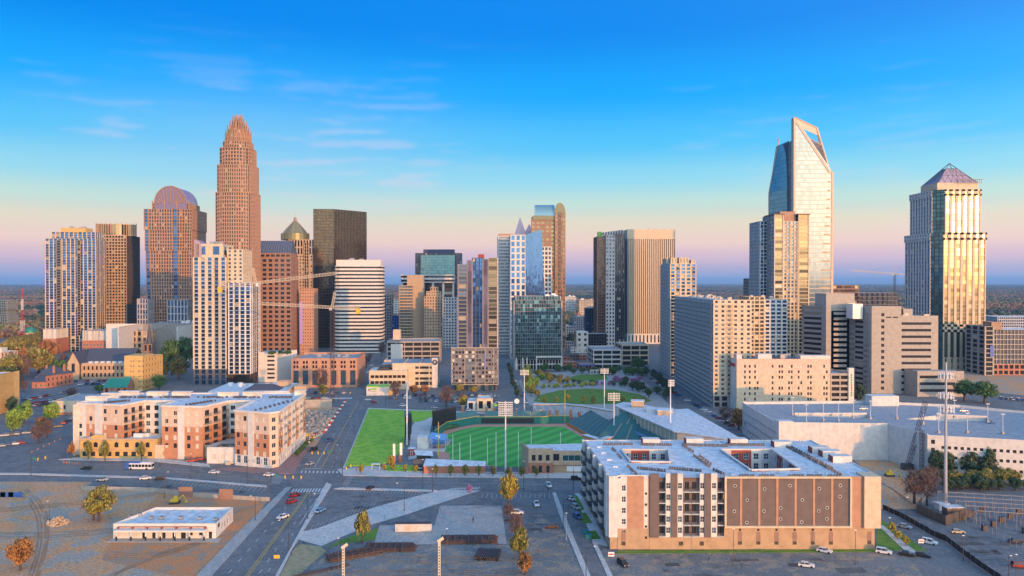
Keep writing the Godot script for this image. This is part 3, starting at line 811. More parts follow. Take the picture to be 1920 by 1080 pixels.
	stk(b, 60 * k, 90 * k, 4, 30, 20, 111.69, {"bay": 4.8, "fh": 3.25, "pw": 2.4, "sh": 1.4, "wm": "cream_wall", "gm": "glass"}, "roof_grey")
	stk(b, 66 * k, 108 * k, -2, 26, 9, 84.12, s.merged({"wm": "white_wall", "bal": 3, "balat": 1, "bay": 4.8, "pw": 1.3}, true), "roof_white", s.merged({"wm": "white_wall", "pw": 0.8}, true))
	var fin = pm(b, "roof_fin", "roof_rose")
	for i in 8:
		var a0 = PI * 0.5 * i / 8.0
		var a1 = PI * 0.5 * (i + 1) / 8.0
		var p = G(2 * k + sin(a0) * 14 * k, 112.56 + cos(a0) * 16 * k)
		var q = G(2 * k + sin(a1) * 14 * k, 112.56 + cos(a1) * 16 * k)
		fin.quad(S(p.x, p.y, -1), S(q.x, q.y, -1), S(q.x, q.y, -14), S(p.x, p.y, -14))
		fin.quad(S(p.x, hm, -1), S(q.x, hm, -1), S(q.x, q.y, -1), S(p.x, p.y, -1))
	rooftop(b, 20 * k, 50 * k, 4, 24, 116.06)
	done(b)
	# parking screen and garage at its foot
	b = tw("parking_garage", "low garage wrapped in brown mesh screens", G(-245.06, -650.4), 29.39, 19.01, 26, {"bay": 2.4, "fh": 9.5, "pw": 0.14, "sh": 0.3, "wm": "metal_dark", "gm": "mesh_screen", "lo": 1.2, "hi": 2.2, "jit": 0.0})
	done(b)
	b = bl("parking_garage", "white stair tower garage with a planted roof garden", G(-214.1, -647))
	k = 0.45
	w = 62 * k
	var gh = 25.65
	var t = face(Vector2.ZERO, G(w * 0.55, 0))
	var hs = []
	for j in 6: hs.append(Rect2(w * 0.27, 3 + j * 3.6, w * 0.22, 1.7))
	panel(pm(b, "wall", "white_wall"), t, 0, w * 0.55, 0, gh, hs)
	for r in hs: win(b, t, r, "open", -0.35, "opening")
	var rs = face(G(w * 0.55, 0), G(w, -20))
	panel(pm(b, "wall", "white_wall"), rs, 0.01, G(w * 0.45, 20).length(), 0, gh - 0.02, [])
	pm(b, "roof", "roof_grey").prism(PackedVector2Array([G(0, -0.4), G(w * 0.55, -0.4), G(w, -20), G(w * 0.3, -30), G(0, -30)]), gh - 1.2, gh - 1.1, Color.WHITE, false)
	done(b)
	# brown office with deep square windows
	b = bl("office_building", "brown granite office block with deep square windows and sloped glass roof", G(-305.4, -873.6))
	k = 0.61
	s = {"bay": 6.6, "fh": 5.4, "pw": 2.5, "sh": 2.1, "wm": "brown_stone", "single": true, "styles": ["brown", "brown", "dark"], "r": 0.7}
	hm = 111.69
	ring(b, rect(0, 88 * k, 0, 36), 0, hm, s, "brown_stone", [2, 3])
	stk(b, 1.0, 86.5 * k, 1.0, 34, hm, hm + 6, {"bay": 5.5, "fh": 6, "pw": 1.4, "sh": 3.4, "wm": "brown_stone", "gm": "glass_bronze"}, "brown_stone")
	var sr = pm(b, "sloped_roof", "roof_gunmetal")
	var rt = 132.3
	sr.quad(S(1, hm + 6, -1), S(86.5 * k, hm + 6, -1), S(83 * k, rt, -16), S(4, rt, -16))
	sr.quad(S(86.5 * k, hm + 6, -1), S(86.5 * k, hm + 6, -34), S(83 * k, rt, -26), S(83 * k, rt, -16))
	sr.quad(S(4, rt, -16), S(83 * k, rt, -16), S(83 * k, rt, -26), S(4, rt, -26))
	var srb = pm(b, "roof_ribs", "metal_grey", "stuff")
	for i in 19:
		var f = i / 18.0
		srb.bar(S(lerpf(1, 86.5 * k, f), hm + 6.1, -0.9), S(lerpf(4, 83 * k, f), rt + 0.1, -15.9), 0.16)
	done(b)
	# stone tower with a green dome
	s = {"bay": 3.6, "fh": 4.1, "pw": 1.8, "sh": 2.0, "wm": "beige_stone", "gm": "glass_dark", "r": 0.5}
	b = bl("office_tower", "pale stone tower with ribbed green dome roof and spire", G(-287.9, -986.5))
	k = 0.69
	hm = 119.24
	stk(b, 0, 66 * k, 0, 34, 0, hm, s, "beige_stone")
	stk(b, 0.6, 65 * k, 0.6, 33, hm, 139.09, {"bay": 3.6, "fh": 10, "pw": 1.6, "sh": 2.0, "wm": "beige_stone", "gm": "glass_dark"}, "beige_stone")
	stk(b, 30 * k, 40 * k, -2, 2, 0, 134.98, {"bay": 4, "fh": 4.1, "pw": 0.8, "sh": 0.6, "wm": "beige_stone", "gm": "glass_dark"}, "beige_stone")
	var dm = pm(b, "dome", "roof_copper")
	var dr = pm(b, "dome_ribs", "beige_stone", "stuff")
	var dc = S(8 * k, 139.09, -17)
	var prof = [[26.0, 0.0], [26.0, 12.0], [23.0, 13.0], [16.0, 22.0], [8.0, 31.0], [2.5, 37.0], [2.5, 41.0], [0.3, 44.0]]
	for i in prof.size() - 1:
		for j in 24:
			var a0 = TAU * j / 24.0
			var a1 = TAU * (j + 1) / 24.0
			var p = prof[i]
			var q = prof[i + 1]
			var e0 = S(cos(a0), 0, -sin(a0))
			var e1 = S(cos(a1), 0, -sin(a1))
			dm.quad(dc + e0 * p[0] * k + Vector3.UP * p[1] * k, dc + e1 * p[0] * k + Vector3.UP * p[1] * k, dc + e1 * q[0] * k + Vector3.UP * q[1] * k, dc + e0 * q[0] * k + Vector3.UP * q[1] * k)
			if j % 3 == 0: dr.bar(dc + e0 * (p[0] * k + 0.1) + Vector3.UP * p[1] * k, dc + e0 * (q[0] * k + 0.1) + Vector3.UP * q[1] * k, 0.3)
	pm(b, "spire", "metal_grey").tube(dc + Vector3.UP * 43 * k, dc + Vector3.UP * 56 * k, 0.35, 0.1, 6)
	done(b)
	# dark mirrored tower, a corner towards the lens
	b = bl("office_tower", "dark bronze mirrored glass tower with a fine grid", G(-228.3, -986.5), 0.0)
	k = 0.69
	var poly = [G(0, 0), G(49 * k, -42), G(16 * k, -66), G(-38 * k, 2)]
	ring(b, [poly[3], poly[0], poly[1], poly[2]], 0, 178.09, {"bay": 2.4, "fh": 3.9, "pw": 0.22, "sh": 0.3, "wm": "metal_dark", "gm": "glass_tower", "jit": 0.008, "lo": 0.7, "hi": 1.2, "po": 0.05}, "roof_grey", [2, 3])
	done(b)
	# curved banded office
	b = bl("office_building", "banded office block with white and dark window stripes and rounded corner", G(-211.9, -912.8), GR)
	k = 0.63
	poly = [G(0, -6), G(3 * k, -2.2), G(10 * k, 0), G(50 * k, 0), G(84 * k, 0), G(90 * k, -8), G(90 * k, -30), G(0, -30)]
	s = {"bay": 1.6, "fh": 4.3, "pw": 0.22, "sh": 2.3, "wm": "metal_dark", "sm": "white_wall", "gm": "glass_dark", "so": 0.12, "po": -0.1}
	ring(b, poly, 0, 104.01, s, "white_wall", [6])
	stk(b, 4 * k, 88 * k, 1.5, 28, 104.01, 110.98, null, "white_wall")
	rooftop(b, 10 * k, 80 * k, 4, 24, 110.98, 6)
	done(b)
	b = tw("office_building", "narrow tan annex with a purple banner wall", G(-248.76, -899.35), 16.68, 76.88, 24, {"bay": 2.6, "fh": 3.8, "pw": 1.7, "sh": 2.6, "wm": "rose_brick", "gm": "glass_dark"}, GR, "rose_brick")
	pm(b, "banner", "purple_sheet").fbox(Transform3D.IDENTITY, S(-0.2, 12, 0), S(3.6, b.h - 16, 0.25))
	done(b)
	# the courthouse of brick with tall bays
	b = bl("civic_building", "low rose brick civic building with tall recessed bays", G(-176.8, -614.4), GR)
	k = 0.43
	w = 122 * k
	var ch = 23.51
	t = face(Vector2.ZERO, G(w, 0))
	var holes = []
	var n = 7
	for i in n:
		var u = (i + 0.22) * w / n
		holes.append(Rect2(u, 2, w / n * 0.56, ch * 0.5))
		for j in 2:
			for q in 2: holes.append(Rect2(u + q * w / n * 0.32, ch * 0.66 + j * ch * 0.15, w / n * 0.22, ch * 0.1))
	panel(pm(b, "brick_wall", "rose_brick"), t, 0, w, 0, ch, holes, 0.8)
	for i in holes.size(): win(b, t, holes[i], "tall" if i % 5 == 0 else "brown", -0.6)
	var pi = pm(b, "brick_piers", "rose_brick")
	for i in n + 1:
		var u = clampf(i * w / n, 0.7, w - 0.7)
		pi.fbox(t, S(u - 0.5, 0, 0), S(u + 0.5, ch * 0.62, 0.6))
	fac(b, G(w, 0), G(w, -46), 0, ch, {"bay": 7, "fh": 8, "pw": 5.6, "sh": 6.2, "wm": "rose_brick", "gm": "glass_bronze"}, 0.01)
	pm(b, "roof", "roof_grey").prism(PackedVector2Array(rect(0.5, w - 0.5, 0.5, 46)), ch - 1.4, ch - 1.3, Color.WHITE, false)
	pm(b, "wall", "rose_brick").quad(S(0, 0, -46), S(0, 0, 0), S(0, ch, 0), S(0, ch, -46))
	pm(b, "wall", "rose_brick").box(S(0, 0, -46.6), S(w, ch + 0.6, -46))
	rooftop(b, 6, w - 6, 10, 40, ch - 1.3, 8)
	done(b)

func towers_middle() -> void:
	var s = {"bay": 2.4, "fh": 3.9, "pw": 0.2, "sh": 0.2, "wm": "metal_dark", "gm": "glass_teal", "jit": 0.006, "lo": 0.8}
	var b = bl("office_building", "wide dark navy slab with pale glass front", G(-145.9, -1154.1))
	var k = 0.8
	stk(b, 0, 88 * k, 6, 40, 0, 128.26, {"bay": 3, "fh": 3.9, "pw": 0.5, "sh": 0.6, "wm": "navy_panel", "gm": "glass_dark"}, "navy_panel")
	stk(b, 10 * k, 76 * k, 0, 20, 0, 125.06, s)
	stk(b, 15 * k, 74 * k, 10, 30, 128.26, 133.87, null, "navy_panel")
	done(b)
	b = bl("office_building", "white banded office with tall columns and dark glass", G(-157.9, -1092.2))
	k = 0.76
	stk(b, 0, 100 * k, 0, 36, 83.48, 94.86, {"bay": 3, "fh": 4.8, "pw": 0, "sh": 2.6, "wm": "white_wall", "gm": "glass_dark", "so": 0.0}, "white_wall")
	stk(b, 2 * k, 98 * k, 2, 34, 0, 83.48, {"bay": 14, "fh": 4.2, "pw": 3.0, "sh": 0.3, "wm": "white_wall", "sm": "metal_dark", "gm": "glass_bronze", "po": 0.3}, "white_wall")
	done(b)
	b = tw("office_building", "slim office with teal panes and a blank lit side wall", G(-150.17, -1019.36), 19.03, 80.04, 34, {"bay": 1.9, "fh": 4.0, "pw": 0.35, "sh": 1.7, "wm": "beige_stone", "gm": "glass_teal", "so": 0.05}, GR, "beige_stone", {"bay": 40, "fh": 60, "pw": 40, "sh": 0.0, "wm": "beige_stone", "gm": "glass"})
	stk(b, b.w * 0.55, b.w * 1.7, 4, 30, 0, 93.49, null, "beige_stone")
	done(b)
	b = bl("office_building", "tan art deco block with a stepped top", G(-115, -1002.6))
	k = 0.7
	s = {"bay": 3.4, "fh": 3.9, "pw": 1.9, "sh": 1.9, "wm": "tan_wall", "gm": "glass_dark"}
	stk(b, 0, 35 * k, 0, 24, 0, 65.5, s, "tan_wall")
	stk(b, 4 * k, 31 * k, 1, 22, 65.5, 72.47, s, "tan_wall")
	stk(b, 12 * k, 26 * k, 2, 18, 72.47, 78.04, s, "tan_wall")
	done(b)
	b = tw("office_building", "blue grey block squeezed behind the lilac apartment tower", G(-89.12, -986.46), 21.89, 64.45, 24, {"bay": 3.6, "fh": 3.9, "pw": 1.6, "sh": 1.6, "wm": "grey_panel", "gm": "glass_dark"})
	done(b)
	for q in [["low distant white block in the gap between towers", G(-268, -1699.41), 22.3, 44.87, "white_wall"], ["narrow blue glass block at the end of the avenue", G(-185.19, -1092.22), 13.57, 66.04, "grey_stone"], ["bright blue hoarding block at the end of the avenue", G(-170.76, -1092.22), 9.81, 36.44, "blue"]]:
		b = tw("background_building", q[0], q[1], q[2], q[3], 22, {"bay": 3.5, "fh": 4, "pw": 1.3, "sh": 1.4, "wm": q[4], "gm": "glass_dark"})
		done(b)
	# tiered garage
	b = bl("parking_garage", "grey tiered parking garage with open decks and stair tower", G(-128, -784))
	k = 0.54
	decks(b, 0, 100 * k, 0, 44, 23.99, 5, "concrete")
	stk(b, 8 * k, 30 * k, -1, 5, 0, 21.26, null, "white_wall")
	stk(b, 8 * k, 22 * k, 20, 30, 23.99, 34.35, null, "cream_wall")
	done(b)
	# white garage with the parking sign
	b = bl("parking_garage", "cream parking garage with a round P sign on its stair tower", G(-95.7, -614.4))
	k = 0.43
	var gh = 19.67
	var w = 84 * k
	var t = face(Vector2.ZERO, G(w, 0))
	var holes = []
	for j in 4:
		for q in [[0.5, 0.58], [0.6, 0.8], [0.82, 0.9]]: holes.append(Rect2(w * q[0], 1.8 + j * 4.4, w * (q[1] - q[0]), 2.0 if j else 3.0))
	panel(pm(b, "wall", "cream_wall"), t, 0, w, 0, gh, holes, 0.6)
	for r in holes: win(b, t, r, "open", -0.55, "opening")
	var tw2 = pm(b, "stair_tower", "white_wall")
	tw2.box(S(w * 0.87, 0, -4), S(w, gh + 4, 0.8))
	pm(b, "wall", "cream_wall").box(S(w - 0.5, 0, -46), S(w - 0.02, gh, -4))
	pm(b, "wall", "cream_wall").box(S(-22 * k, 0, -46), S(-22 * k + 0.5, gh, -22))
	pm(b, "wall", "cream_wall").box(S(-22 * k, 0, -22.4), S(-8 * k, gh, -22))
	var rd = pm(b, "roof_deck", "roof_grey")
	rd.prism(PackedVector2Array(rect(-21 * k, w - 0.6, 0.7, 46)), gh - 1.2, gh - 1.1, Color.WHITE, false)
	for x in [20 * k, 50 * k]: pm(b, "wall", "cream_wall").box(S(x, gh - 1.1, -46), S(x + 0.6, gh + 0.1, -0.7))
	var disc = M.new()
	disc.tube(S(0, 0, 0), S(0, 0, 0.15), 2.2, 2.2, 20)
	var sg = part(b.node, "parking_sign", disc.mesh(K["navy_panel"]))
	sg.position = S(w * 0.935, gh + 0.6, 0.82)
	var tm = TextMesh.new()
	tm.text = "P"
	tm.font_size = 40
	tm.pixel_size = 0.085
	tm.depth = 0.08
	tm.material = K["white_wall"]
	var tp = MeshInstance3D.new()
	tp.name = "lettering"
	tp.mesh = tm
	sg.add_child(tp, true)
	tp.position = S(0, 0, 0.2)
	done(b)
	# low office before it
	b = bl("office_building", "low cream office with two ribbon window rows beside the parking garage", G(-112.8, -605.3))
	k = 0.42
	w = 72 * k
	gh = 14.74
	t = face(Vector2.ZERO, G(w, 0))
	holes = []
	for j in 2:
		for i in 8: holes.append(Rect2(1.2 + i * (w - 2.4) / 8, 4.2 + j * 4.6, (w - 2.4) / 8 - 0.5, 2.3))
	panel(pm(b, "wall", "cream_wall"), t, 0, w, 0, gh, holes)
	for r in holes: win(b, t, r, "brown")
	for e in [[G(w, 0), G(w, -24)], [G(0, -24), G(0, 0)], [G(w, -24), G(0, -24)]]:
		panel(pm(b, "wall", "cream_wall"), face(e[0], e[1]), 0.45, e[0].distance_to(e[1]) - 0.45, 0, gh - 0.01, [])
	pm(b, "roof", "roof_white").prism(PackedVector2Array(rect(0.4, w - 0.4, 0.4, 24)), gh - 0.7, gh - 0.6, Color.WHITE, false)
	rooftop(b, 4, w - 4, 4, 20, gh - 0.6, 9, "metal_dark")
	done(b)
	# billboard wall
	b = bl("sign_wall", "white wall with a green band and grey sign marks beside the avenue", G(-108.4, -571.3), GR, "sign")
	k = 0.4
	pm(b, "wall", "white_wall").box(S(0, 0, -9), S(40 * k, 6.4, 0))
	pm(b, "green_band", "lime").box(S(-0.1, 6.4, -9.1), S(40 * k + 0.1, 7.3, 0.1))
	pm(b, "sign_mark", "lime").box(S(8 * k, 4.2, 0), S(19 * k, 5.6, 0.06))
	pm(b, "sign_mark", "metal_grey").box(S(8 * k, 3.0, 0), S(18 * k, 3.6, 0.06))
	pm(b, "sign_mark", "metal_grey").tube(S(5 * k, 4.3, 0), S(5 * k, 4.3, 0.06), 1.1, 1.1, 14)
	pm(b, "annex", "yellow_wall").box(S(40 * k + 0.02, 0, -8), S(48 * k, 3.4, -1))
	done(b)
	# lilac apartment tower on its podium
	b = bl("apartment_tower", "lilac apartment tower with dark glass spine above a grey podium", G(-46.9, -596.4), GR)
	k = 0.41
	var ph = 33.19
	w = 88 * k
	t = face(Vector2.ZERO, G(w, 0))
	holes = []
	var kinds = []
	for j in 8:
		for i in 14:
			if rng.randf() < 0.82:
				holes.append(Rect2((i + 0.12) * w / 14, 7 + j * (ph - 8) / 8.0, w / 14 * 0.76, 1.9))
				kinds.append(["dark", "brown", "blind", "dark", "blue"][rng.randi() % 5])
	panel(pm(b, "podium_wall", "podium_grey"), t, 0, w, 6, ph, holes, 0.5)
	for i in holes.size(): win(b, t, holes[i], kinds[i])
	var fr = pm(b, "podium_frame", "concrete")
	for u in [0.0, 0.28, 0.52, 0.72, 0.9, 1.0]: fr.fbox(t, S(w * u - 0.25, 5, 0), S(w * u + 0.25, ph + 0.4, 0.5))
	fr.fbox(t, S(-0.3, ph, 0), S(w + 0.3, ph + 0.7, 0.6))
	fr.fbox(t, S(-0.3, 4.6, 0), S(w + 0.3, 5.2, 0.55))
	pm(b, "sign_panel", "blue").fbox(t, S(w * 0.7, 17, 0.02), S(w * 0.74, 29, 0.4))
	stk(b, 1, w - 1, 1.2, 24, 0, 5.6, {"bay": 3.2, "fh": 5.6, "pw": 0.5, "sh": 0.4, "wm": "brown_panel", "gm": "glass_teal"})
	fac(b, G(w, 0), G(w, -26), 6, ph, {"bay": 4, "fh": 3.4, "pw": 1.6, "sh": 1.6, "wm": "grey_panel", "gm": "glass_dark"}, 0.01)
	fac(b, G(0, -26), G(0, 0), 6, ph, {"bay": 4, "fh": 3.4, "pw": 1.6, "sh": 1.6, "wm": "grey_panel", "gm": "glass_dark"}, 0.01)
	pm(b, "roof", "roof_grey").prism(PackedVector2Array(rect(0.2, w - 0.2, 0.3, 26)), ph - 0.4, ph - 0.3, Color.WHITE, false)
	var th = 101.56
	s = {"bay": 6.2, "fh": 3.15, "pw": 0.9, "sh": 0.5, "wm": "lilac_panel", "sm": "concrete", "gm": "glass", "so": -0.1, "lo": 0.5, "hi": 1.3}
	stk(b, 11 * k, 30 * k, 1.4, 22, ph, th - 3, s.merged({"bal": 1, "balat": 0}, true), "roof_grey", s.merged({"bal": 2}, true))
	stk(b, 30.1 * k, 38 * k, 0.8, 20, ph, th, {"bay": 20, "fh": 30, "pw": 8, "sh": 0, "wm": "lilac_panel", "gm": "lilac_panel"}, "lilac_panel")
	stk(b, 38.1 * k, 60 * k, 1.8, 22, ph, th + 2, {"bay": 3.2, "fh": 3.15, "pw": 0.8, "sh": 0.35, "wm": "navy_panel", "gm": "glass_blue"}, "roof_grey")
	stk(b, 60.1 * k, 68 * k, 0.8, 20, ph, th + 1, {"bay": 20, "fh": 30, "pw": 8, "sh": 0, "wm": "lilac_panel", "gm": "lilac_panel"}, "lilac_panel")
	stk(b, 68.1 * k, 88 * k, 1.4, 24, ph, th + 2, s.merged({"wm": "white_wall", "bal": 1, "balat": 0, "bay": 5.5, "gm": "glass_gold"}, true), "roof_grey", s.merged({"bal": 2}, true))
	stk(b, 50 * k, 62 * k, 6, 14, th + 2, th + 5, null, "red_panel")
	done(b)
	# office group behind
	b = bl("office_tower", "white gridded office with small windows and a gabled top", G(-16.3, -899.4))
	k = 0.62
	s = {"bay": 2.2, "fh": 3.9, "pw": 0.8, "sh": 1.7, "wm": "white_wall", "gm": "glass_dark"}
	stk(b, 0, 30 * k, 0, 30, 0, 138.68, s, "white_wall")
	var gb = pm(b, "gable", "rose_stone")
	gb.prism(PackedVector2Array(rect(1, 29 * k, 2, 26)), 138.68, 141.18)
	done(b)
	b = bl("office_tower", "blue mirrored tower with slanted edge and white gridded side", G(-1.8, -849.4))
	k = 0.59
	s = {"bay": 6.8, "fh": 6.9, "pw": 2.2, "sh": 1.7, "wm": "white_wall", "gm": "glass_blue", "lo": 0.7}
	stk(b, 0, 29 * k, 0, 30, 0, 136.87, s, "white_wall")
	var gm = pm(b, "glazing", "glass_blue", "stuff")
	var fmn = pm(b, "mullions", "metal_grey", "stuff")
	var h0 = 142.77
	var x0 = 29 * k + 0.05
	var nb = 16
	for j in 38:
		for i in nb:
			var q = []
			for c in [[i, j], [i + 1, j], [i + 1, j + 1], [i, j + 1]]:
				var f = c[1] / 38.0
				var xr = lerpf(72 * k, 58 * k, f)
				var top = lerpf(136.87, h0, c[0] / float(nb))
				q.append(S(lerpf(x0, xr, c[0] / float(nb)), top * f, 0.5 + rf(-0.02, 0.02)))
			var kk = rf(0.8, 1.1)
			gm.quad(q[0], q[1], q[2], q[3], Color(kk, kk, kk))
			if j % 1 == 0: fmn.bar(q[0] + S(0, 0, 0.08), q[3] + S(0, 0, 0.08), 0.09)
	pm(b, "wall", "white_wall").quad(S(72 * k, 0, 0.5), S(72 * k, 0, -28), S(58 * k, h0, -28), S(58 * k, h0, 0.5))
	pm(b, "roof", "roof_grey").quad(S(x0, 136.87, 0.5), S(58 * k, h0, 0.5), S(58 * k, h0, -28), S(x0, 136.87, -28))
	stk(b, 58 * k, 78 * k, 2, 22, 0, 123.91, {"bay": 4, "fh": 5, "pw": 1.2, "sh": 1.6, "wm": "white_wall", "gm": "glass_dark"}, "white_wall")
	done(b)
	# pink glass pyramid roof behind
	b = bl("office_tower", "pink crystal roofed tower peeking behind the blue mirrored tower", G(4, -955.6))
	k = 0.66
	stk(b, 0, 40 * k, 4, 34, 0, 143.36, {"bay": 3, "fh": 4, "pw": 1, "sh": 1.2, "wm": "rose_stone", "gm": "glass_dark"}, "rose_stone")
	var cr = pm(b, "crystal_roof", "roof_rose")
	var yb = 143.36
	cr.tri(S(0, yb, -4), S(22 * k, yb, -4), S(10 * k, 166.56, -12))
	cr.tri(S(22 * k, yb, -4), S(22 * k, yb, -24), S(10 * k, 166.56, -12))
	cr.tri(S(0, yb, -24), S(0, yb, -4), S(10 * k, 166.56, -12))
	cr.tri(S(16 * k, yb, -6), S(40 * k, yb, -6), S(28 * k, 157.95, -14))
	cr.tri(S(40 * k, yb, -6), S(40 * k, yb, -26), S(28 * k, 157.95, -14))
	done(b)
	# barrel topped tower
	b = bl("office_tower", "granite tower with a blue barrel vault roof and dark arched spine", G(23, -919.7), -0.02)
	k = 0.64
	s = {"bay": 5.2, "fh": 5.0, "pw": 2.1, "sh": 1.9, "wm": "granite_rose", "gm": "glass_gold", "lo": 0.6, "hi": 1.4}
	stk(b, 0, 44 * k, 3, 36, 0, 162.85, s, "granite_rose")
	var zs = [44 * k, 64 * k]
	stk(b, zs[0] + 0.05, zs[1], 0, 40, 0, 166.68, {"bay": 3.3, "fh": 5.0, "pw": 1.2, "sh": 1.6, "wm": "granite_rose", "gm": "glass_gold"}, "granite_rose")
	fac(b, G(51 * k, 0.5), G(56 * k, 0.5), 4, 167.96, {"bay": 3, "fh": 5.0, "pw": 0.4, "sh": 0.5, "wm": "metal_dark", "gm": "glass_dark"})
	var vt = pm(b, "barrel_vault", "glass_flank")
	var ve = pm(b, "vault_end", "roof_copper")
	var vc = 166.68
	var r0 = 10.5 * k
	for i in 12:
		var a0 = PI * i / 12.0
		var a1 = PI * (i + 1) / 12.0
		var p = G(53.5 * k - cos(a0) * r0, vc + sin(a0) * 20 * k)
		var q = G(53.5 * k - cos(a1) * r0, vc + sin(a1) * 20 * k)
		ve.quad(S(p.x, vc, 0.1), S(q.x, vc, 0.1), S(q.x, q.y, 0.1), S(p.x, p.y, 0.1))
		ve.quad(S(p.x, p.y, 0.1), S(q.x, q.y, 0.1), S(q.x, q.y, -40), S(p.x, p.y, -40))
	for i in 7:
		var a0 = PI * 0.5 * i / 7.0
		var a1 = PI * 0.5 * (i + 1) / 7.0
		vt.quad(S(5 * k, vc - 4 * k + sin(a0) * 22 * k, -2 - (1 - cos(a0)) * 14), S(44 * k, vc - 4 * k + sin(a0) * 22 * k, -2 - (1 - cos(a0)) * 14), S(44 * k, vc - 4 * k + sin(a1) * 22 * k, -2 - (1 - cos(a1)) * 14), S(8 * k, vc - 4 * k + sin(a1) * 22 * k, -2 - (1 - cos(a1)) * 14))
	ve.box(S(3 * k, vc - 12 * k, -34), S(44 * k, vc - 3.9 * k, -2.2))
	done(b)
	# green glass hotel in front
	b = bl("hotel_building", "green glass hotel block with white portal frames at street level", G(1.5, -736.7))
	k = 0.51
	s = {"bay": 2.2, "fh": 3.5, "pw": 0.16, "sh": 0.22, "wm": "metal_grey", "gm": "glass_teal", "jit": 0.03, "lo": 0.35, "hi": 1.25}
	var hh = 67.09
	stk(b, 0, 92 * k, 0, 30, 10, hh, s)
	stk(b, 1, 91 * k, 1.5, 28, 0, 10, {"bay": 3, "fh": 5, "pw": 0.5, "sh": 0.5, "wm": "white_wall", "gm": "glass_dark"})
	stk(b, 2, 90 * k, 3, 26, hh, hh + 4, {"bay": 3, "fh": 4, "pw": 0.3, "sh": 0.4, "wm": "metal_grey", "gm": "glass_teal"}, "roof_grey")
	var pf = pm(b, "portal_frame", "white_wall")
	for x in [2.0, 16 * k, 24 * k, 42 * k, 90 * k]: pf.box(S(x, 0, 0.2), S(x + 1.2, 12, 1.0))
	pf.box(S(42 * k, 12, 0.2), S(91.4 * k, 13.4, 1.0))
	pf.box(S(42 * k + 1.2, 5, 0.2), S(90 * k, 6.2, 0.95))
	rooftop(b, 30 * k, 88 * k, 6, 24, hh + 4, 5, "white_metal")
	done(b)
	# banded tower with fins
	b = bl("office_tower", "tower of stacked punched windows with roof fins and a green lit corner", G(113.3, -1019.4))
	k = 0.71
	s = {"bay": 4.2, "fh": 5.0, "pw": 1.9, "sh": 2.2, "wm": "grey_panel", "gm": "glass_dark"}
	stk(b, 16 * k, 33 * k, 0, 30, 0, 147.26, s, "grey_panel")
	stk(b, 0, 15.9 * k, 3, 34, 0, 145.14, {"bay": 3, "fh": 4, "pw": 0.3, "sh": 0.4, "wm": "brown_stone", "gm": "glass_bronze", "hi": 1.8}, "brown_stone")
	stk(b, 33.1 * k, 52 * k, 1, 32, 0, 148.67, {"bay": 2.6, "fh": 4, "pw": 0.5, "sh": 0.3, "wm": "metal_dark", "gm": "glass_dark", "po": 0.2}, "metal_dark")
	var fn = pm(b, "roof_fins", "metal_grey")
	for i in 9: fn.box(S((8 + i * 5) * k, 147.26, -16), S((8 + i * 5) * k + 0.5, 147.26 + 3 + i * 0.5, -2))
	pm(b, "green_lantern", "lime").box(S(2 * k, 145.14, -10), S(10 * k, 151.5, -4))
	done(b)
	# pale slab with vertical slots
	b = bl("office_tower", "pale travertine slab tower with fine vertical window slots", G(156.9, -1045.5), 0.04)
	k = 0.73
	var sb = 156.11
	stk(b, 0, 90 * k, 0, 30, 14, 143.05, {"bay": 2.6, "fh": 110, "pw": 1.5, "sh": 0, "wm": "cream_wall", "gm": "glass_dark", "r": 0.9}, "cream_wall", {"bay": 60, "fh": 200, "pw": 60, "sh": 0, "wm": "grey_stone", "gm": "glass"})
	stk(b, -0.1, 90 * k + 0.1, -0.1, 30, 143.05, sb, null, "cream_wall")
	stk(b, -0.1, 90 * k + 0.1, -0.2, 30, 0, 14, {"bay": 5, "fh": 14, "pw": 3.2, "sh": 4, "wm": "white_wall", "gm": "glass_dark"}, "cream_wall")
	rooftop(b, 20 * k, 80 * k, 6, 24, sb, 4)
	done(b)
	# background midrises and garages
	for q in [["distant white hotel block beside the barrel tower", G(119, -1747.98), 26.86, 51.01, "white_wall"], ["distant cream hotel block in the gap", G(148.76, -1699.41), 38.04, 44.87, "cream_wall"], ["grey flat block in the gap", G(99.45, -1223.38), 19.67, 28.91, "grey_stone"], ["dark glass midrise beside the finned tower", G(106.25, -1092.22), 16.81, 47.07, "navy_panel"], ["white low block behind the hotel", G(70.58, -1092.22), 19.84, 21.26, "white_wall"]]:
		b = tw("background_building", q[0], q[1], q[2], q[3], 24, {"bay": 3.4, "fh": 3.8, "pw": 1.5, "sh": 1.5, "wm": q[4], "gm": "glass_dark"})
		rooftop(b, 1, q[2] - 2, 3, 20, q[3], 3, "white_metal")
		done(b)
	b = tw("office_building", "white corner block with two windows above the parking garage", G(76.76, -912.79), 14.04, 25.39, 18, {"bay": 9, "fh": 6, "pw": 5, "sh": 3.4, "wm": "white_wall", "gm": "glass_dark"}, GR, "roof_white")
	done(b)
	b = tw("office_building", "low dark glass office beside the white corner block", G(90.71, -912.79), 22.37, 22.85, 20, {"bay": 3, "fh": 4, "pw": 0.3, "sh": 0.4, "wm": "metal_dark", "gm": "glass_dark"})
	done(b)
	b = bl("parking_garage", "white open deck parking garage beyond the park", G(79.8, -754.9))
	k = 0.52
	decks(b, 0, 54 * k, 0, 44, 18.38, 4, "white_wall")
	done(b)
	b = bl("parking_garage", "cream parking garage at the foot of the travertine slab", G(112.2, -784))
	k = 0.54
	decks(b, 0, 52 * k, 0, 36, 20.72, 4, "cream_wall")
	done(b)
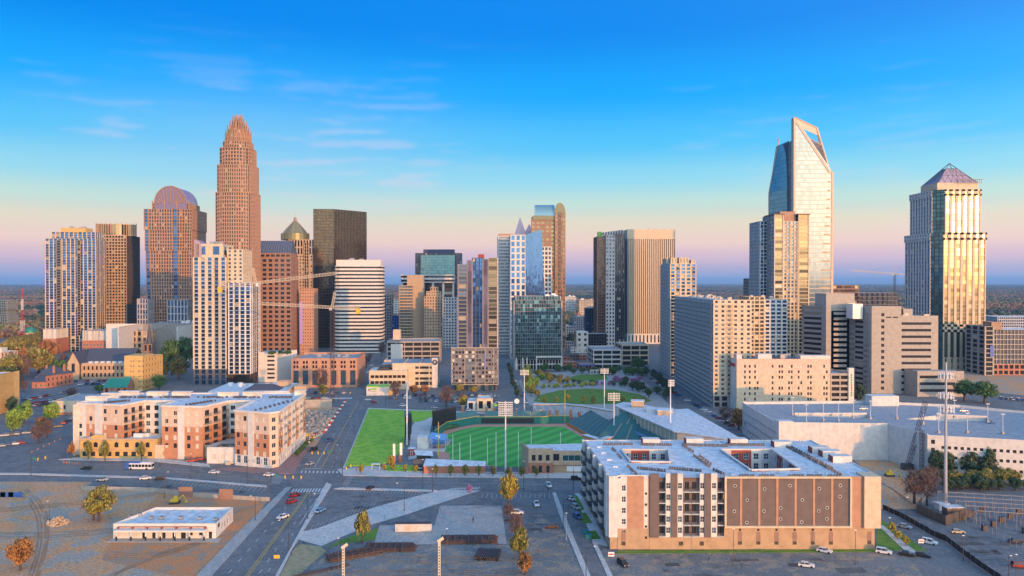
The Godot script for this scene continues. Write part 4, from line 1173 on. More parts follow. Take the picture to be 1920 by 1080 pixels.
	for i in 7:
		var q = [[1056, 690, 22, 20], [1080, 690, 30, 14], [1060, 676, 24, 14], [1070, 662, 26, 16], [1056, 655, 18, 12], [1048, 668, 12, 16], [1088, 674, 16, 12]][i]
		var lab = ["brick restaurant with a low roof beside the hotel", "restaurant with a bright blue awning", "brown shed roof behind the brick restaurant", "white flat roofed shop in the gap", "grey shop beside the parking garage", "brick shop against the hotel wall", "red brick shop by the white garage"][i]
		b = bl("shop_building", lab, shops[i])
		var kw = [13.0, 16.0, 14.0, 18.0, 14.0, 9.0, 10.0][i]
		stk(b, 0, kw, 0, 12, 0, [6.0, 5.0, 6.0, 7.0, 8.0, 7.0, 6.0][i], {"bay": 3, "fh": 4, "pw": 1.4, "sh": 1.6, "wm": ["brick_red", "brick_red", "brown_panel", "white_wall", "grey_stone", "brick_red", "brick_red"][i], "gm": "glass_dark"}, ["roof_grey", "roof_grey", "roof_slate", "roof_white", "roof_grey", "roof_slate", "roof_grey"][i])
		if i == 1: pm(b, "awning", "blue").box(S(0, 3.4, 0), S(kw, 4.4, 2.5))
		done(b)

var shops := [G(50.4, -754.9), G(64.8, -745.7), G(57.4, -826.4), G(69.8, -912.8), G(65.8, -986.5), G(50.8, -794.2), G(72.4, -826.4)]

# open parking decks: slabs with parapets and columns in front of a dark interior
func decks(b: Dictionary, x0: float, x1: float, d0: float, d1: float, h: float, n: int, mat: String) -> void:
	var m = pm(b, "deck_parapets", mat)
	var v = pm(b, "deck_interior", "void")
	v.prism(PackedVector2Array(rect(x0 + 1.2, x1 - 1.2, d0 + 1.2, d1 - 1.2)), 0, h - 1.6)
	for i in n + 1:
		var y = h * i / n
		var a = maxf(0, y - 1.5)
		m.box(S(x0, a, -d0 - 0.35), S(x1, y, -d0))
		m.box(S(x1 - 0.35, a, -d1), S(x1, y, -d0 - 0.35))
		m.box(S(x0, a, -d1), S(x0 + 0.35, y, -d0 - 0.35))
		m.box(S(x0 + 0.35, a, -d1), S(x1 - 0.35, y, -d1 + 0.35))
	var c = pm(b, "columns", mat)
	var k = maxi(2, int((x1 - x0) / 9.0))
	for i in k + 1:
		var x = lerpf(x0 + 0.1, x1 - 0.9, i / float(k))
		c.box(S(x, 0, -d0 - 0.3), S(x + 0.8, h - 0.05, -d0 - 0.02 + 0.08))
	var kd = maxi(2, int((d1 - d0) / 9.0))
	for i in kd + 1:
		var z = lerpf(d0 + 0.4, d1 - 1.2, i / float(kd))
		c.box(S(x1 - 0.3, 0, -z - 0.8), S(x1 + 0.06, h - 0.05, -z))
		c.box(S(x0 - 0.06, 0, -z - 0.8), S(x0 + 0.3, h - 0.05, -z))
	pm(b, "roof_deck", "roof_grey").prism(PackedVector2Array(rect(x0 + 0.3, x1 - 0.3, d0 + 0.3, d1 - 0.3)), h - 1.2, h - 1.1, Color.WHITE, false)

func towers_right() -> void:
	# twin apartment tower, dark flank and lit front
	var b = bl("apartment_tower", "grey and cream apartment tower with a stepped roofline", G(141.4, -687), 0.0)
	var k = 0.48
	var s = {"bay": 4.4, "fh": 3.15, "pw": 1.7, "sh": 1.0, "wm": "cream_wall", "gm": "glass_blue", "so": -0.12, "lo": 0.4}
	var hm = 101.22
	stk(b, 0, 49 * k, 0, 46, 0, hm, s.merged({"bal": 3, "balat": 1}, true), "roof_grey", {"bay": 3.2, "fh": 3.15, "pw": 1.1, "sh": 0.7, "wm": "grey_panel", "gm": "glass_blue", "bal": 3, "balat": 1})
	for q in [[2, 14, 2, 12], [18, 36, 3, 18], [40, 48, 2, 10], [4, 20, 26, 42]]:
		stk(b, q[0] * k, q[1] * k, q[2], q[3], hm, hm + rf(3, 5.5), {"bay": 3, "fh": 4.5, "pw": 1.4, "sh": 1.6, "wm": "cream_wall", "gm": "glass_gold"}, "cream_wall")
	done(b)
	# long apartment slab with its lit end wall
	b = bl("apartment_building", "long cream apartment slab with a balconied flank along the tree lined street", G(135.8, -518), 0.0)
	k = 0.36
	hm = 72.77
	s = {"bay": 4.5, "fh": 3.1, "pw": 2.5, "sh": 1.5, "wm": "cream_wall", "single": true, "styles": ["dark", "dark", "blue", "whitedark"], "r": 0.3}
	fac(b, G(0, 0), G(72 * k, 0), 8, hm, s)
	fac(b, G(0, 0.1), G(72 * k, 0.1), 0, 8, {"bay": 5, "fh": 4, "pw": 1.6, "sh": 1.0, "wm": "concrete_dark", "gm": "glass_dark"})
	var t = face(Vector2.ZERO, G(72 * k, 0))
	for j in 21: balcony(b, t, 31 * k, 8.2 + (j + 0.15) * (hm - 8) / 21.8, 4.2, 1.3, "tan_wall")
	var far = G(137.5, -650.4) - G(135.8, -518)
	fac(b, far, Vector2.ZERO, 0, hm, {"bay": 4.0, "fh": 3.1, "pw": 1.5, "sh": 1.1, "wm": "grey_panel", "gm": "glass_blue", "bal": 2, "balat": 0, "bm": "metal_dark", "lo": 0.4}, 0.01)
	var r2 = far + G(72 * k, -6)
	fac(b, G(72 * k, 0), r2, 0, hm, {"bay": 5, "fh": 3.1, "pw": 2.4, "sh": 1.4, "wm": "cream_wall", "gm": "glass"}, 0.01)
	pm(b, "roof", "roof_grey").prism(PackedVector2Array([G(0, 0), G(72 * k, 0), r2, far]), hm - 0.5, hm - 0.4, Color.WHITE, false)
	pm(b, "wall", "cream_wall").quad(v3(r2), v3(far), v3(far, hm), v3(r2, hm))
	var rp = pm(b, "rooftop_plant", "metal_grey", "stuff")
	for i in 22:
		var p = far * rf(0.05, 0.95) + G(rf(5, 60 * k), -2)
		rp.box(v3(p, hm - 0.4), v3(p, hm - 0.4) + S(rf(1, 4), rf(1, 2.4), rf(1, 3)))
	done(b)
	b = bl("apartment_building", "yellow lit apartment block of white framed windows", G(200.8, -650.4), 0.02)
	k = 0.45
	stk(b, 0, 30 * k, 0, 26, 0, 72.35, {"bay": 5.4, "fh": 3.3, "pw": 1.0, "sh": 1.1, "wm": "cream_wall", "gm": "glass_gold", "hi": 1.4}, "roof_grey")
	stk(b, 30.1 * k, 74 * k, 1, 26, 0, 69.64, {"bay": 4.6, "fh": 3.3, "pw": 1.3, "sh": 1.2, "wm": "white_wall", "gm": "glass_blue", "lo": 0.3}, "roof_grey")
	rooftop(b, 4, 60 * k, 4, 20, 70.54, 6)
	done(b)
	# condominium in front of the leaning glass tower
	b = bl("condominium_tower", "green glazed condominium tower with balconies before the leaning glass tower", G(237.1, -694.8), 0.03)
	k = 0.48
	hm = 145.75
	s = {"bay": 7.5, "fh": 3.3, "pw": 0.5, "sh": 0.55, "wm": "cream_wall", "gm": "glass_gold", "lo": 0.4, "hi": 1.2}
	stk(b, 0, 18 * k, 0, 30, 0, hm, s, "roof_grey", {"bay": 4, "fh": 3.3, "pw": 0.8, "sh": 0.6, "wm": "grey_panel", "gm": "glass_blue", "bal": 3, "balat": 1})
	stk(b, 18.1 * k, 46 * k, 0.6, 30, 0, hm - 6, {"bay": 3.5, "fh": 3.3, "pw": 1.2, "sh": 1.0, "wm": "cream_wall", "gm": "glass", "bal": 2, "balat": 1, "bm": "cream_wall"}, "roof_grey")
	stk(b, 46.1 * k, 67 * k, 0, 30, 0, hm, s, "roof_grey")
	stk(b, 14 * k, 44 * k, 4, 22, hm - 6, hm + 3, null, "rose_stone")
	stk(b, -16 * k, -0.1, 16, 44, 0, 140.93, {"bay": 3.4, "fh": 3.3, "pw": 0.8, "sh": 0.7, "wm": "grey_panel", "gm": "glass_blue"}, "roof_grey")
	var rp3 = pm(b, "roof_canopy", "metal_dark")
	rp3.box(S(-1, hm, -24), S(20 * k, hm + 0.6, 1))
	rp3.box(S(44 * k, hm, -24), S(69 * k, hm + 0.6, 1))
	done(b)
	# the leaning glass tower with an open handle at its top
	b = bl("skyscraper", "silver glass skyscraper with slanted tops and an open handle frame", G(278.1, -754.9), 0.0)
	k = 0.52
	var x1 = 70 * k
	var yt = 243.03
	var ys = 192.86
	var gm = pm(b, "glazing", "glass_silver", "stuff")
	var bd = pm(b, "floor_bands", "metal_grey", "stuff")
	var nfl = 56
	var fhh = yt / nfl
	for j in nfl:
		var y0 = j * fhh
		var y1 = y0 + fhh
		var e0 = x1 if y0 < ys else lerpf(x1, 4 * k, (y0 - ys) / (yt - ys))
		var e1 = x1 if y1 < ys else lerpf(x1, 4 * k, (y1 - ys) / (yt - ys))
		var n = 14
		for i in n:
			var kk = rf(0.82, 1.05)
			var tl = rf(-0.012, 0.012)
			gm.quad(S(e0 * i / n, y0, tl), S(e0 * (i + 1) / n, y0, -tl), S(e1 * (i + 1) / n, y1, -tl), S(e1 * i / n, y1, tl), Color(kk, kk, kk))
		bd.box(S(0, y0 - 0.3, 0.0), S(minf(e0, e1), y0 + 0.3, 0.14))
		# stepped bronze bands that widen towards the foot
		if y0 < 188.67 and j % 2 == 0:
			var wd = lerpf(26 * k, 4 * k, clampf(y0 / 188.67 * 1.3 - 0.25, 0, 1))
			pm(b, "step_bands", "tan_wall", "stuff").box(S(x1 - wd - 2, y0 + 0.3, 0.06), S(x1 - 2, y0 + 1.6, 0.2))
	var lf = pm(b, "frame", "pink_stucco")
	lf.box(S(-3.5 * k, 0, -6), S(0, yt + 6 * k, 0.6))
	lf.box(S(x1 - 2 * k, 0, -5), S(x1 + 2 * k, ys, 0.5))
	lf.fbox(Transform3D(Basis(S(0, 0, 1), atan2(yt + 5 * k - ys, -(x1 - 2 * k)) - PI), S(-1 * k, yt + 5 * k, 0)), S(0, -4 * k, -5), S(G(x1, yt + 5 * k - ys).length(), 0, 0.55))
	# the open handle: a rear frame, a top band and the sloping glass between
	var hb = pm(b, "handle", "pink_stucco")
	var zb = -34.0
	var q0 = S(0, yt + 5 * k, -0.1)
	var q1 = S(65 * k, 237.81 + 5, zb)
	var q3 = S(95 * k, ys - 2, zb)
	hb.quad(q0, S(3 * k, yt - 10 * k, -0.1), q1 + S(3 * k, -15 * k, 0), q1)
	hb.bar(q1, q3, 1.6)
	hb.bar(q0, q1, 1.0)
	var f0 = S(4 * k, yt, -0.6)
	var f1 = S(x1, ys, -0.6)
	var hs = pm(b, "slope_glazing", "glass_blue", "stuff")
	for j in 10:
		var t0 = 0.34 + 0.66 * j / 10.0
		var t1 = 0.34 + 0.66 * (j + 1) / 10.0
		hs.quad(f0.lerp(f1, t1), q1.lerp(q3, t1), q1.lerp(q3, t0), f0.lerp(f1, t0))
		pm(b, "slope_bars", "metal_grey", "stuff").bar(f0.lerp(f1, t0) + S(0, 0.2, 0), q1.lerp(q3, t0) + S(0, 0.2, 0), 0.2)
	hb.bar(f0.lerp(f1, 0.34), q1.lerp(q3, 0.34), 0.5)
	# flank body
	s = {"bay": 3.0, "fh": fhh, "pw": 0.2, "sh": 0.3, "wm": "metal_grey", "gm": "glass_teal", "lo": 0.6, "hi": 1.1}
	fac(b, G(-3.5 * k, -12), G(-3.5 * k, -6.2), 0, 224.22, s, 0.01)
	var fl = pm(b, "flank_glazing", "glass_flank", "stuff")
	var fb = pm(b, "flank_bands", "metal_grey", "stuff")
	for j in nfl - 4:
		var y0 = j * fhh
		var y1 = y0 + fhh
		var yk = 177.17
		var top = 232.58
		var e0 = -20 * k if y0 < yk else lerpf(-20 * k, -4 * k, clampf((y0 - yk) / (top - yk), 0, 1))
		var e1 = -20 * k if y1 < yk else lerpf(-20 * k, -4 * k, clampf((y1 - yk) / (top - yk), 0, 1))
		var n = 6
		for i in n:
			var kk = rf(0.75, 1.05)
			fl.quad(S(lerpf(e0, -3.6 * k, i / float(n)), y0, lerpf(-46, -12, i / float(n))), S(lerpf(e0, -3.6 * k, (i + 1) / float(n)), y0, lerpf(-46, -12, (i + 1) / float(n))), S(lerpf(e1, -3.6 * k, (i + 1) / float(n)), y1, lerpf(-46, -12, (i + 1) / float(n))), S(lerpf(e1, -3.6 * k, i / float(n)), y1, lerpf(-46, -12, i / float(n))), Color(kk, kk, kk))
		fb.bar(S(e0, y0, -45.9), S(-3.6 * k, y0, -11.8), 0.18)
	lf.bar(S(-20 * k, 0, -46), S(-20 * k, 177.17, -46), 0.7)
	lf.bar(S(-20 * k, 177.17, -46), S(-4 * k, 232.58, -40), 0.7)
	pm(b, "core", "navy_panel").box(S(-5 * k, 0, -44), S(-3.8 * k, 224.22, -12.5))
	pm(b, "side_wall", "metal_grey").quad(S(x1 + 2 * k, 0, 0), S(95 * k, 0, zb), S(95 * k, ys - 2, zb), S(x1 + 2 * k, ys, 0))
	pm(b, "side_wall", "metal_grey").quad(S(95 * k, 0, zb), S(-18 * k, 0, zb - 10), S(0, yt * 0.8, zb), S(95 * k, ys - 2, zb))
	done(b)
	# stone tower with a glass pyramid
	b = bl("skyscraper", "limestone and green glass tower with a lattice glass pyramid top", G(413.7, -736.7), 0.0)
	k = 0.51
	var w = 80 * k
	s = {"bay": 6.2, "fh": 3.9, "pw": 2.4, "sh": 0.5, "wm": "cream_wall", "sm": "beige_stone", "gm": "glass_green", "so": -0.25, "lo": 0.5, "hi": 1.3}
	var sl = s.merged({"bay": 5.0, "pw": 2.0, "wm": "white_wall", "sm": "grey_panel", "gm": "glass_blue"}, true)
	var cut = func(e: float, y0: float, y1: float, sf: Dictionary, sl2: Dictionary) -> void:
		var p = [G(e, -e), G(w - e, -e), G(w - e, -56 + e), G(-16 * k + e, -56 + e), G(-16 * k + e, -9 - e)]
		fac(b, p[0], p[1], y0, y1, sf)
		fac(b, p[4], p[0], y0, y1, {"bay": 4, "fh": 3.9, "pw": 0.3, "sh": 0.4, "wm": "metal_dark", "gm": "glass_teal"}, 0.01)
		fac(b, p[3], p[4], y0, y1, sl2, 0.01)
		pm(b, "wall", "cream_wall").quad(v3(p[1], y0), v3(p[2], y0), v3(p[2], y1), v3(p[1], y1))
		pm(b, "wall", "cream_wall").quad(v3(p[2], y0), v3(p[3], y0), v3(p[3], y1), v3(p[2], y1))
		pm(b, "roof", "cream_wall").prism(PackedVector2Array(p), y1 - 0.2, y1, Color.WHITE, false)
	var yb = 36.89
	var y2 = 132.04
	var y3 = 167.79
	cut.call(-0.4, 0.0, 12.0, s.merged({"pw": 4.0, "fh": 6, "sh": 2.0}, true), sl)
	cut.call(0.0, 12.0, yb, s.merged({"fh": 20}, true), sl)
	cut.call(-0.6, yb, yb + 7, s.merged({"fh": 7, "sh": 4.2, "pw": 3.6, "sm": "cream_wall", "so": 0.0}, true), sl.merged({"sh": 3}, true))
	cut.call(0.0, yb + 7, y2 - 7, s, sl)
	cut.call(-0.7, y2 - 7, y2, s.merged({"fh": 7, "sh": 4.0, "pw": 3.4, "sm": "cream_wall", "so": 0.0}, true), sl.merged({"sh": 3}, true))
	cut.call(3.2, y2, y3, s.merged({"fh": 6, "bay": 6.0}, true), sl)
	cut.call(2.6, y3, y3 + 6, s.merged({"fh": 6, "sh": 3.4, "pw": 3.6, "sm": "cream_wall", "so": 0.0}, true), sl.merged({"sh": 3}, true))
	var yc = 180.56
	pm(b, "crown_drum", "cream_wall").prism(PackedVector2Array(rect(10 * k - 8, w - 8 * k, 6, 36)), y3 + 6, yc)
	var py = pm(b, "glass_pyramid", "roof_rose")
	var pl = pm(b, "pyramid_lattice", "rail", "stuff")
	var c4 = [S(-2, yc, -6), S(w - 9 * k, yc, -6), S(w - 9 * k, yc, -36), S(-2, yc, -36)]
	var ap = S((w - 9 * k - 2) / 2, 201.48, -21)
	for i in 4:
		var p = c4[i]
		var q = c4[(i + 1) % 4]
		var m0 = p.lerp(ap, 0.72)
		var m1 = q.lerp(ap, 0.72)
		py.quad(p, q, m1, m0)
		for j in 7:
			var f = j / 6.0
			pl.bar(p.lerp(q, f), m0.lerp(m1, clampf(f + 0.35, 0, 1)) if f < 0.65 else q.lerp(ap, (1 - f) * 1.9), 0.22)
			pl.bar(p.lerp(q, f), m0.lerp(m1, clampf(f - 0.35, 0, 1)) if f > 0.35 else p.lerp(ap, f * 1.9), 0.22)
		pl.bar(p, ap, 0.35)
		pl.bar(m0, m1, 0.3)
		pl.bar(p.lerp(ap, 0.36), q.lerp(ap, 0.36), 0.22)
	var ra = pm(b, "crown_railing", "rail", "stuff")
	for i in 14: ra.box(S(w * 0.35 + i * w * 0.045, yc - 1, -4), S(w * 0.35 + i * w * 0.045 + 0.3, yc + 3.4, -3.7))
	ra.box(S(w * 0.35, yc + 2.6, -4), S(w * 0.98, yc + 3.0, -3.7))
	done(b)
	# grey concrete office complex
	b = bl("office_complex", "grey concrete office complex with black ribbon windows", G(272.8, -582.2), 0.0)
	k = 0.4
	var h1 = 66.4
	var cw = pm(b, "concrete_wall", "concrete")
	t = face(Vector2.ZERO, G(56 * k, 0))
	var holes = []
	for j in 13: holes.append(Rect2(18 * k, 3 + j * (h1 - 6) / 13.0, 6 * k, 2.3))
	holes.append(Rect2(27 * k, h1 - 9, 10 * k, 1.0))
	holes.append(Rect2(40 * k, h1 - 9, 10 * k, 1.0))
	panel(cw, t, 0, 56 * k, 0, h1, holes, 0.6)
	for r in holes: win(b, t, r, "dark", -0.4)
	fac(b, G(-16 * k, -34), G(0, 0), 0, h1 - 0.02, {"bay": 40, "fh": 100, "pw": 40, "sh": 0, "wm": "concrete", "gm": "concrete"}, 0.01)
	pm(b, "roof", "roof_grey").prism(PackedVector2Array([G(0, -0.5), G(56 * k, -0.5), G(56 * k, -34), G(-16 * k, -34)]), h1 - 0.9, h1 - 0.8, Color.WHITE, false)
	t = face(G(56 * k, -0.6), G(127 * k, -0.6))
	var h2 = 59.12
	holes = []
	for j in 11: holes.append(Rect2(0.6, 2 + j * (h2 - 4) / 11.0, 56 * k, 2.0))
	panel(cw, t, 0.02, 71 * k, 0, h2, holes, 0.6)
	for r in holes: win(b, t, r, "strip", -0.4)
	panel(cw, face(G(127 * k, -0.6), G(127 * k, -30)), 0.61, 29, 0, h2 - 0.01, [], 0.5)
	pm(b, "roof#2", "roof_grey").prism(PackedVector2Array(rect(56 * k, 126.5 * k, 1.0, 30)), h2 - 0.9, h2 - 0.8, Color.WHITE, false)
	# rear stair block and plant room
	stk(b, -62 * k, -6 * k, 24, 46, 0, 73.68 + 2, null, "concrete")
	stk(b, -27 * k, -8 * k, 8, 20, h1 - 10, h1 + 1.5, null, "white_metal")
	stk(b, 70 * k, 88 * k, 8, 18, h2, h2 + 5, null, "concrete")
	# dark side wings receding
	s = {"bay": 60, "fh": 4.0, "pw": 1.2, "sh": 2.0, "wm": "concrete_dark", "gm": "void", "so": 0.0, "edge": 2.0}
	fac(b, G(-52 * k, -24), G(-16 * k, -24), 4, 61.95, s)
	fac(b, G(-16 * k, -24), G(-2 * k, -3), 4, 59.93, s.merged({"edge": 6.0}, true), 0.01)
	fac(b, G(-86 * k, -50), G(-52 * k, -24.2), 4, 65.59, s, 0.01)
	pm(b, "roof#3", "roof_grey").prism(PackedVector2Array([G(-52 * k, -24), G(-16 * k, -24), G(-2 * k, -3), G(0, -46), G(-86 * k, -60), G(-86 * k, -50)]), 59.93 - 0.6, 59.93 - 0.5, Color.WHITE, false)
	rooftop(b, 60 * k, 120 * k, 3, 26, h2 - 0.8, 8)
	# low front wing
	t = face(G(66 * k, 16), G(152 * k, 16))
	var h3 = 18.99
	holes = []
	for j in 3: holes.append(Rect2(4 * k, 3.5 + j * 5.0, 66 * k, 2.2))
	panel(cw, t, 0, 86 * k, 0, h3, holes, 0.6)
	for r in holes: win(b, t, r, "strip", -0.4)
	panel(cw, face(G(62 * k, 0), G(66 * k, 16)), 0.02, 16, 0, h3 - 0.01, [], 0.5)
	pm(b, "roof#4", "roof_grey").prism(PackedVector2Array([G(66 * k, 15.6), G(152 * k, 15.6), G(152 * k, 0), G(62 * k, 0)]), h3 - 0.9, h3 - 0.8, Color.WHITE, false)
	done(b)
	# cream hotel
	b = bl("hotel_building", "cream hotel with rows of paired windows and a white upper band", G(147.9, -505.1), 0.0)
	k = 0.35
	w = 176 * k
	var hh = 34.1
	t = face(Vector2.ZERO, G(w, 0))
	holes = []
	for j in 8:
		for px in [14, 23, 33, 38, 66, 79, 84, 97, 102, 115, 120, 133, 138, 163, 168]:
			holes.append(Rect2(px * k, 3.0 + j * (hh - 5.2) / 8.0, 3.2 * k, 1.9))
	panel(pm(b, "lower_wall", "cream_wall"), t, 0, w, 0, hh * 0.72, holes)
	panel(pm(b, "upper_wall", "pink_stucco"), t, 0, w, hh * 0.72, hh, holes)
	for r in holes: win(b, t, r, ["brown", "dark", "blind"][rng.randi() % 3])
	pm(b, "parapet", "white_wall").fbox(t, S(40 * k, hh, -6), S(66 * k, hh + 3.2, 0.1))
	pm(b, "parapet", "white_wall").fbox(t, S(120 * k, hh, -6), S(w, hh + 2.2, 0.1))
	pm(b, "parapet", "white_wall").fbox(t, S(-0.1, hh, -7), S(10 * k, hh + 3.0, 0.1))
	for y in [hh * 0.72, hh * 0.72 - 3.7, 3.6]: pm(b, "string_course", "white_wall").fbox(t, S(0, y - 0.1, 0), S(w, y + 0.1, 0.12))
	var lt = face(G(-4 * k, -26), Vector2.ZERO)
	panel(pm(b, "side_wall", "white_wall"), lt, 0, G(4 * k, 26).length() - 0.45, 0, hh - 0.01, [])
	panel(pm(b, "side_wall", "white_wall"), face(G(w, 0), G(w, -26)), 0.45, 26, 0, hh - 0.01, [])
	pm(b, "sign_panel", "red").fbox(lt, S(12, hh - 5.6, 0.02), S(23, hh - 3.4, 0.25))
	pm(b, "roof", "roof_slate").prism(PackedVector2Array([G(0.4, -0.4), G(w - 0.4, -0.4), G(w - 0.4, -26), G(-4 * k, -26)]), hh - 0.9, hh - 0.8, Color.WHITE, false)
	rooftop(b, 20, w - 10, 8, 22, hh - 0.8, 9)
	done(b)
	b = bl("parking_garage", "grey garage with a tall white sign blade beside the cream hotel", G(214.1, -515.8), 0.0)
	k = 0.36
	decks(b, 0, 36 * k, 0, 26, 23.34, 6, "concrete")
	pm(b, "sign_blade", "white_wall").box(S(33 * k, 0, -2), S(43 * k, 26.92, 0.9))
	for i in 9: pm(b, "sign_letters", "green_sign").box(S(37 * k, 8 + i * 1.7, 0.9), S(39.4 * k, 9.3 + i * 1.7, 1.05))
	done(b)
	# terraces and steel frame far behind
	b = bl("office_building", "terraced brown office with projecting flat eaves", G(453.9, -1092.2), 0.0)
	k = 0.76
	for i in 5: stk(b, -i * 2.0 * k, (54 + [8, 4, 8, 2, -4][i]) * k, -i, 30, i * 16.0, i * 16.0 + 16, {"bay": 6, "fh": 5.3, "pw": 1, "sh": 1.6, "wm": "brown_stone", "gm": "glass_bronze", "so": 0.4}, "brown_stone")
	done(b)
	b = bl("steel_frame", "bare brown steel frame of a building under construction", G(454.3, -1002.6), 0.0, "construction")
	k = 0.7
	var st = pm(b, "steel_columns", "rust")
	var sf = pm(b, "steel_floors", "concrete", "stuff")
	var top = 70.38
	for i in 8:
		for j in 3: st.box(S(i * 10 * k - 0.4, 0, -j * 12 - 0.4), S(i * 10 * k + 0.4, top, -j * 12 + 0.4))
	for j in 14:
		var y = top * (j + 1) / 14.0
		sf.box(S(-1, y - 0.3, -25), S(71 * k, y, 0.3))
		for i in 7: st.bar(S(i * 10 * k, y - top / 14.0, 0.1), S((i + 1) * 10 * k, y - 0.3, 0.1), 0.12)
	done(b)
	b = bl("office_building", "brick and glass block under blue netting at the edge of the brown slope", G(427.9, -694.8), 0.0)
	k = 0.48
	hh = 44.45
	stk(b, 0, 18 * k, 0, 30, 0, hh, {"bay": 10, "fh": 4.2, "pw": 2.6, "sh": 0.9, "wm": "concrete", "gm": "void"}, "concrete")
	stk(b, 18.1 * k, 120 * k, 2, 34, 10, hh - 3, {"bay": 3.2, "fh": 4.2, "pw": 0.3, "sh": 0.35, "wm": "metal_grey", "gm": "glass", "lo": 0.8, "hi": 1.3}, "roof_white")
	stk(b, 18.1 * k, 120 * k, 2.2, 34, 0, 10, {"bay": 5, "fh": 5, "pw": 1.4, "sh": 1.6, "wm": "brick_red", "gm": "void"}, "concrete")
	stk(b, 14 * k, 34 * k, 1, 14, hh - 3, hh + 4, null, "rose_stone")
	pm(b, "blue_netting", "blue").box(S(10 * k, 17, 0.05), S(17 * k, 27, 0.3))
	done(b)
	b = tw("office_building", "flat white roofed office behind the netted block", G(690.65, -1092.22), 94.58, 34.92, 40, {"bay": 3, "fh": 4, "pw": 0.8, "sh": 1.2, "wm": "grey_panel", "gm": "glass_blue"}, 0.0, "roof_white")
	done(b)
	b = tw("office_building", "small dark office peeking beside the condominium tower", G(309.36, -1002.64), 15.6, 89.18, 24, {"bay": 4, "fh": 4, "pw": 0.4, "sh": 1.4, "wm": "concrete_dark", "gm": "glass_dark"}, 0.0, "concrete")
	stk(b, b.w * 0.4, b.w * 0.8, 4, 16, b.h, b.h + 6, null, "rose_stone")
	done(b)
	parking_deck()

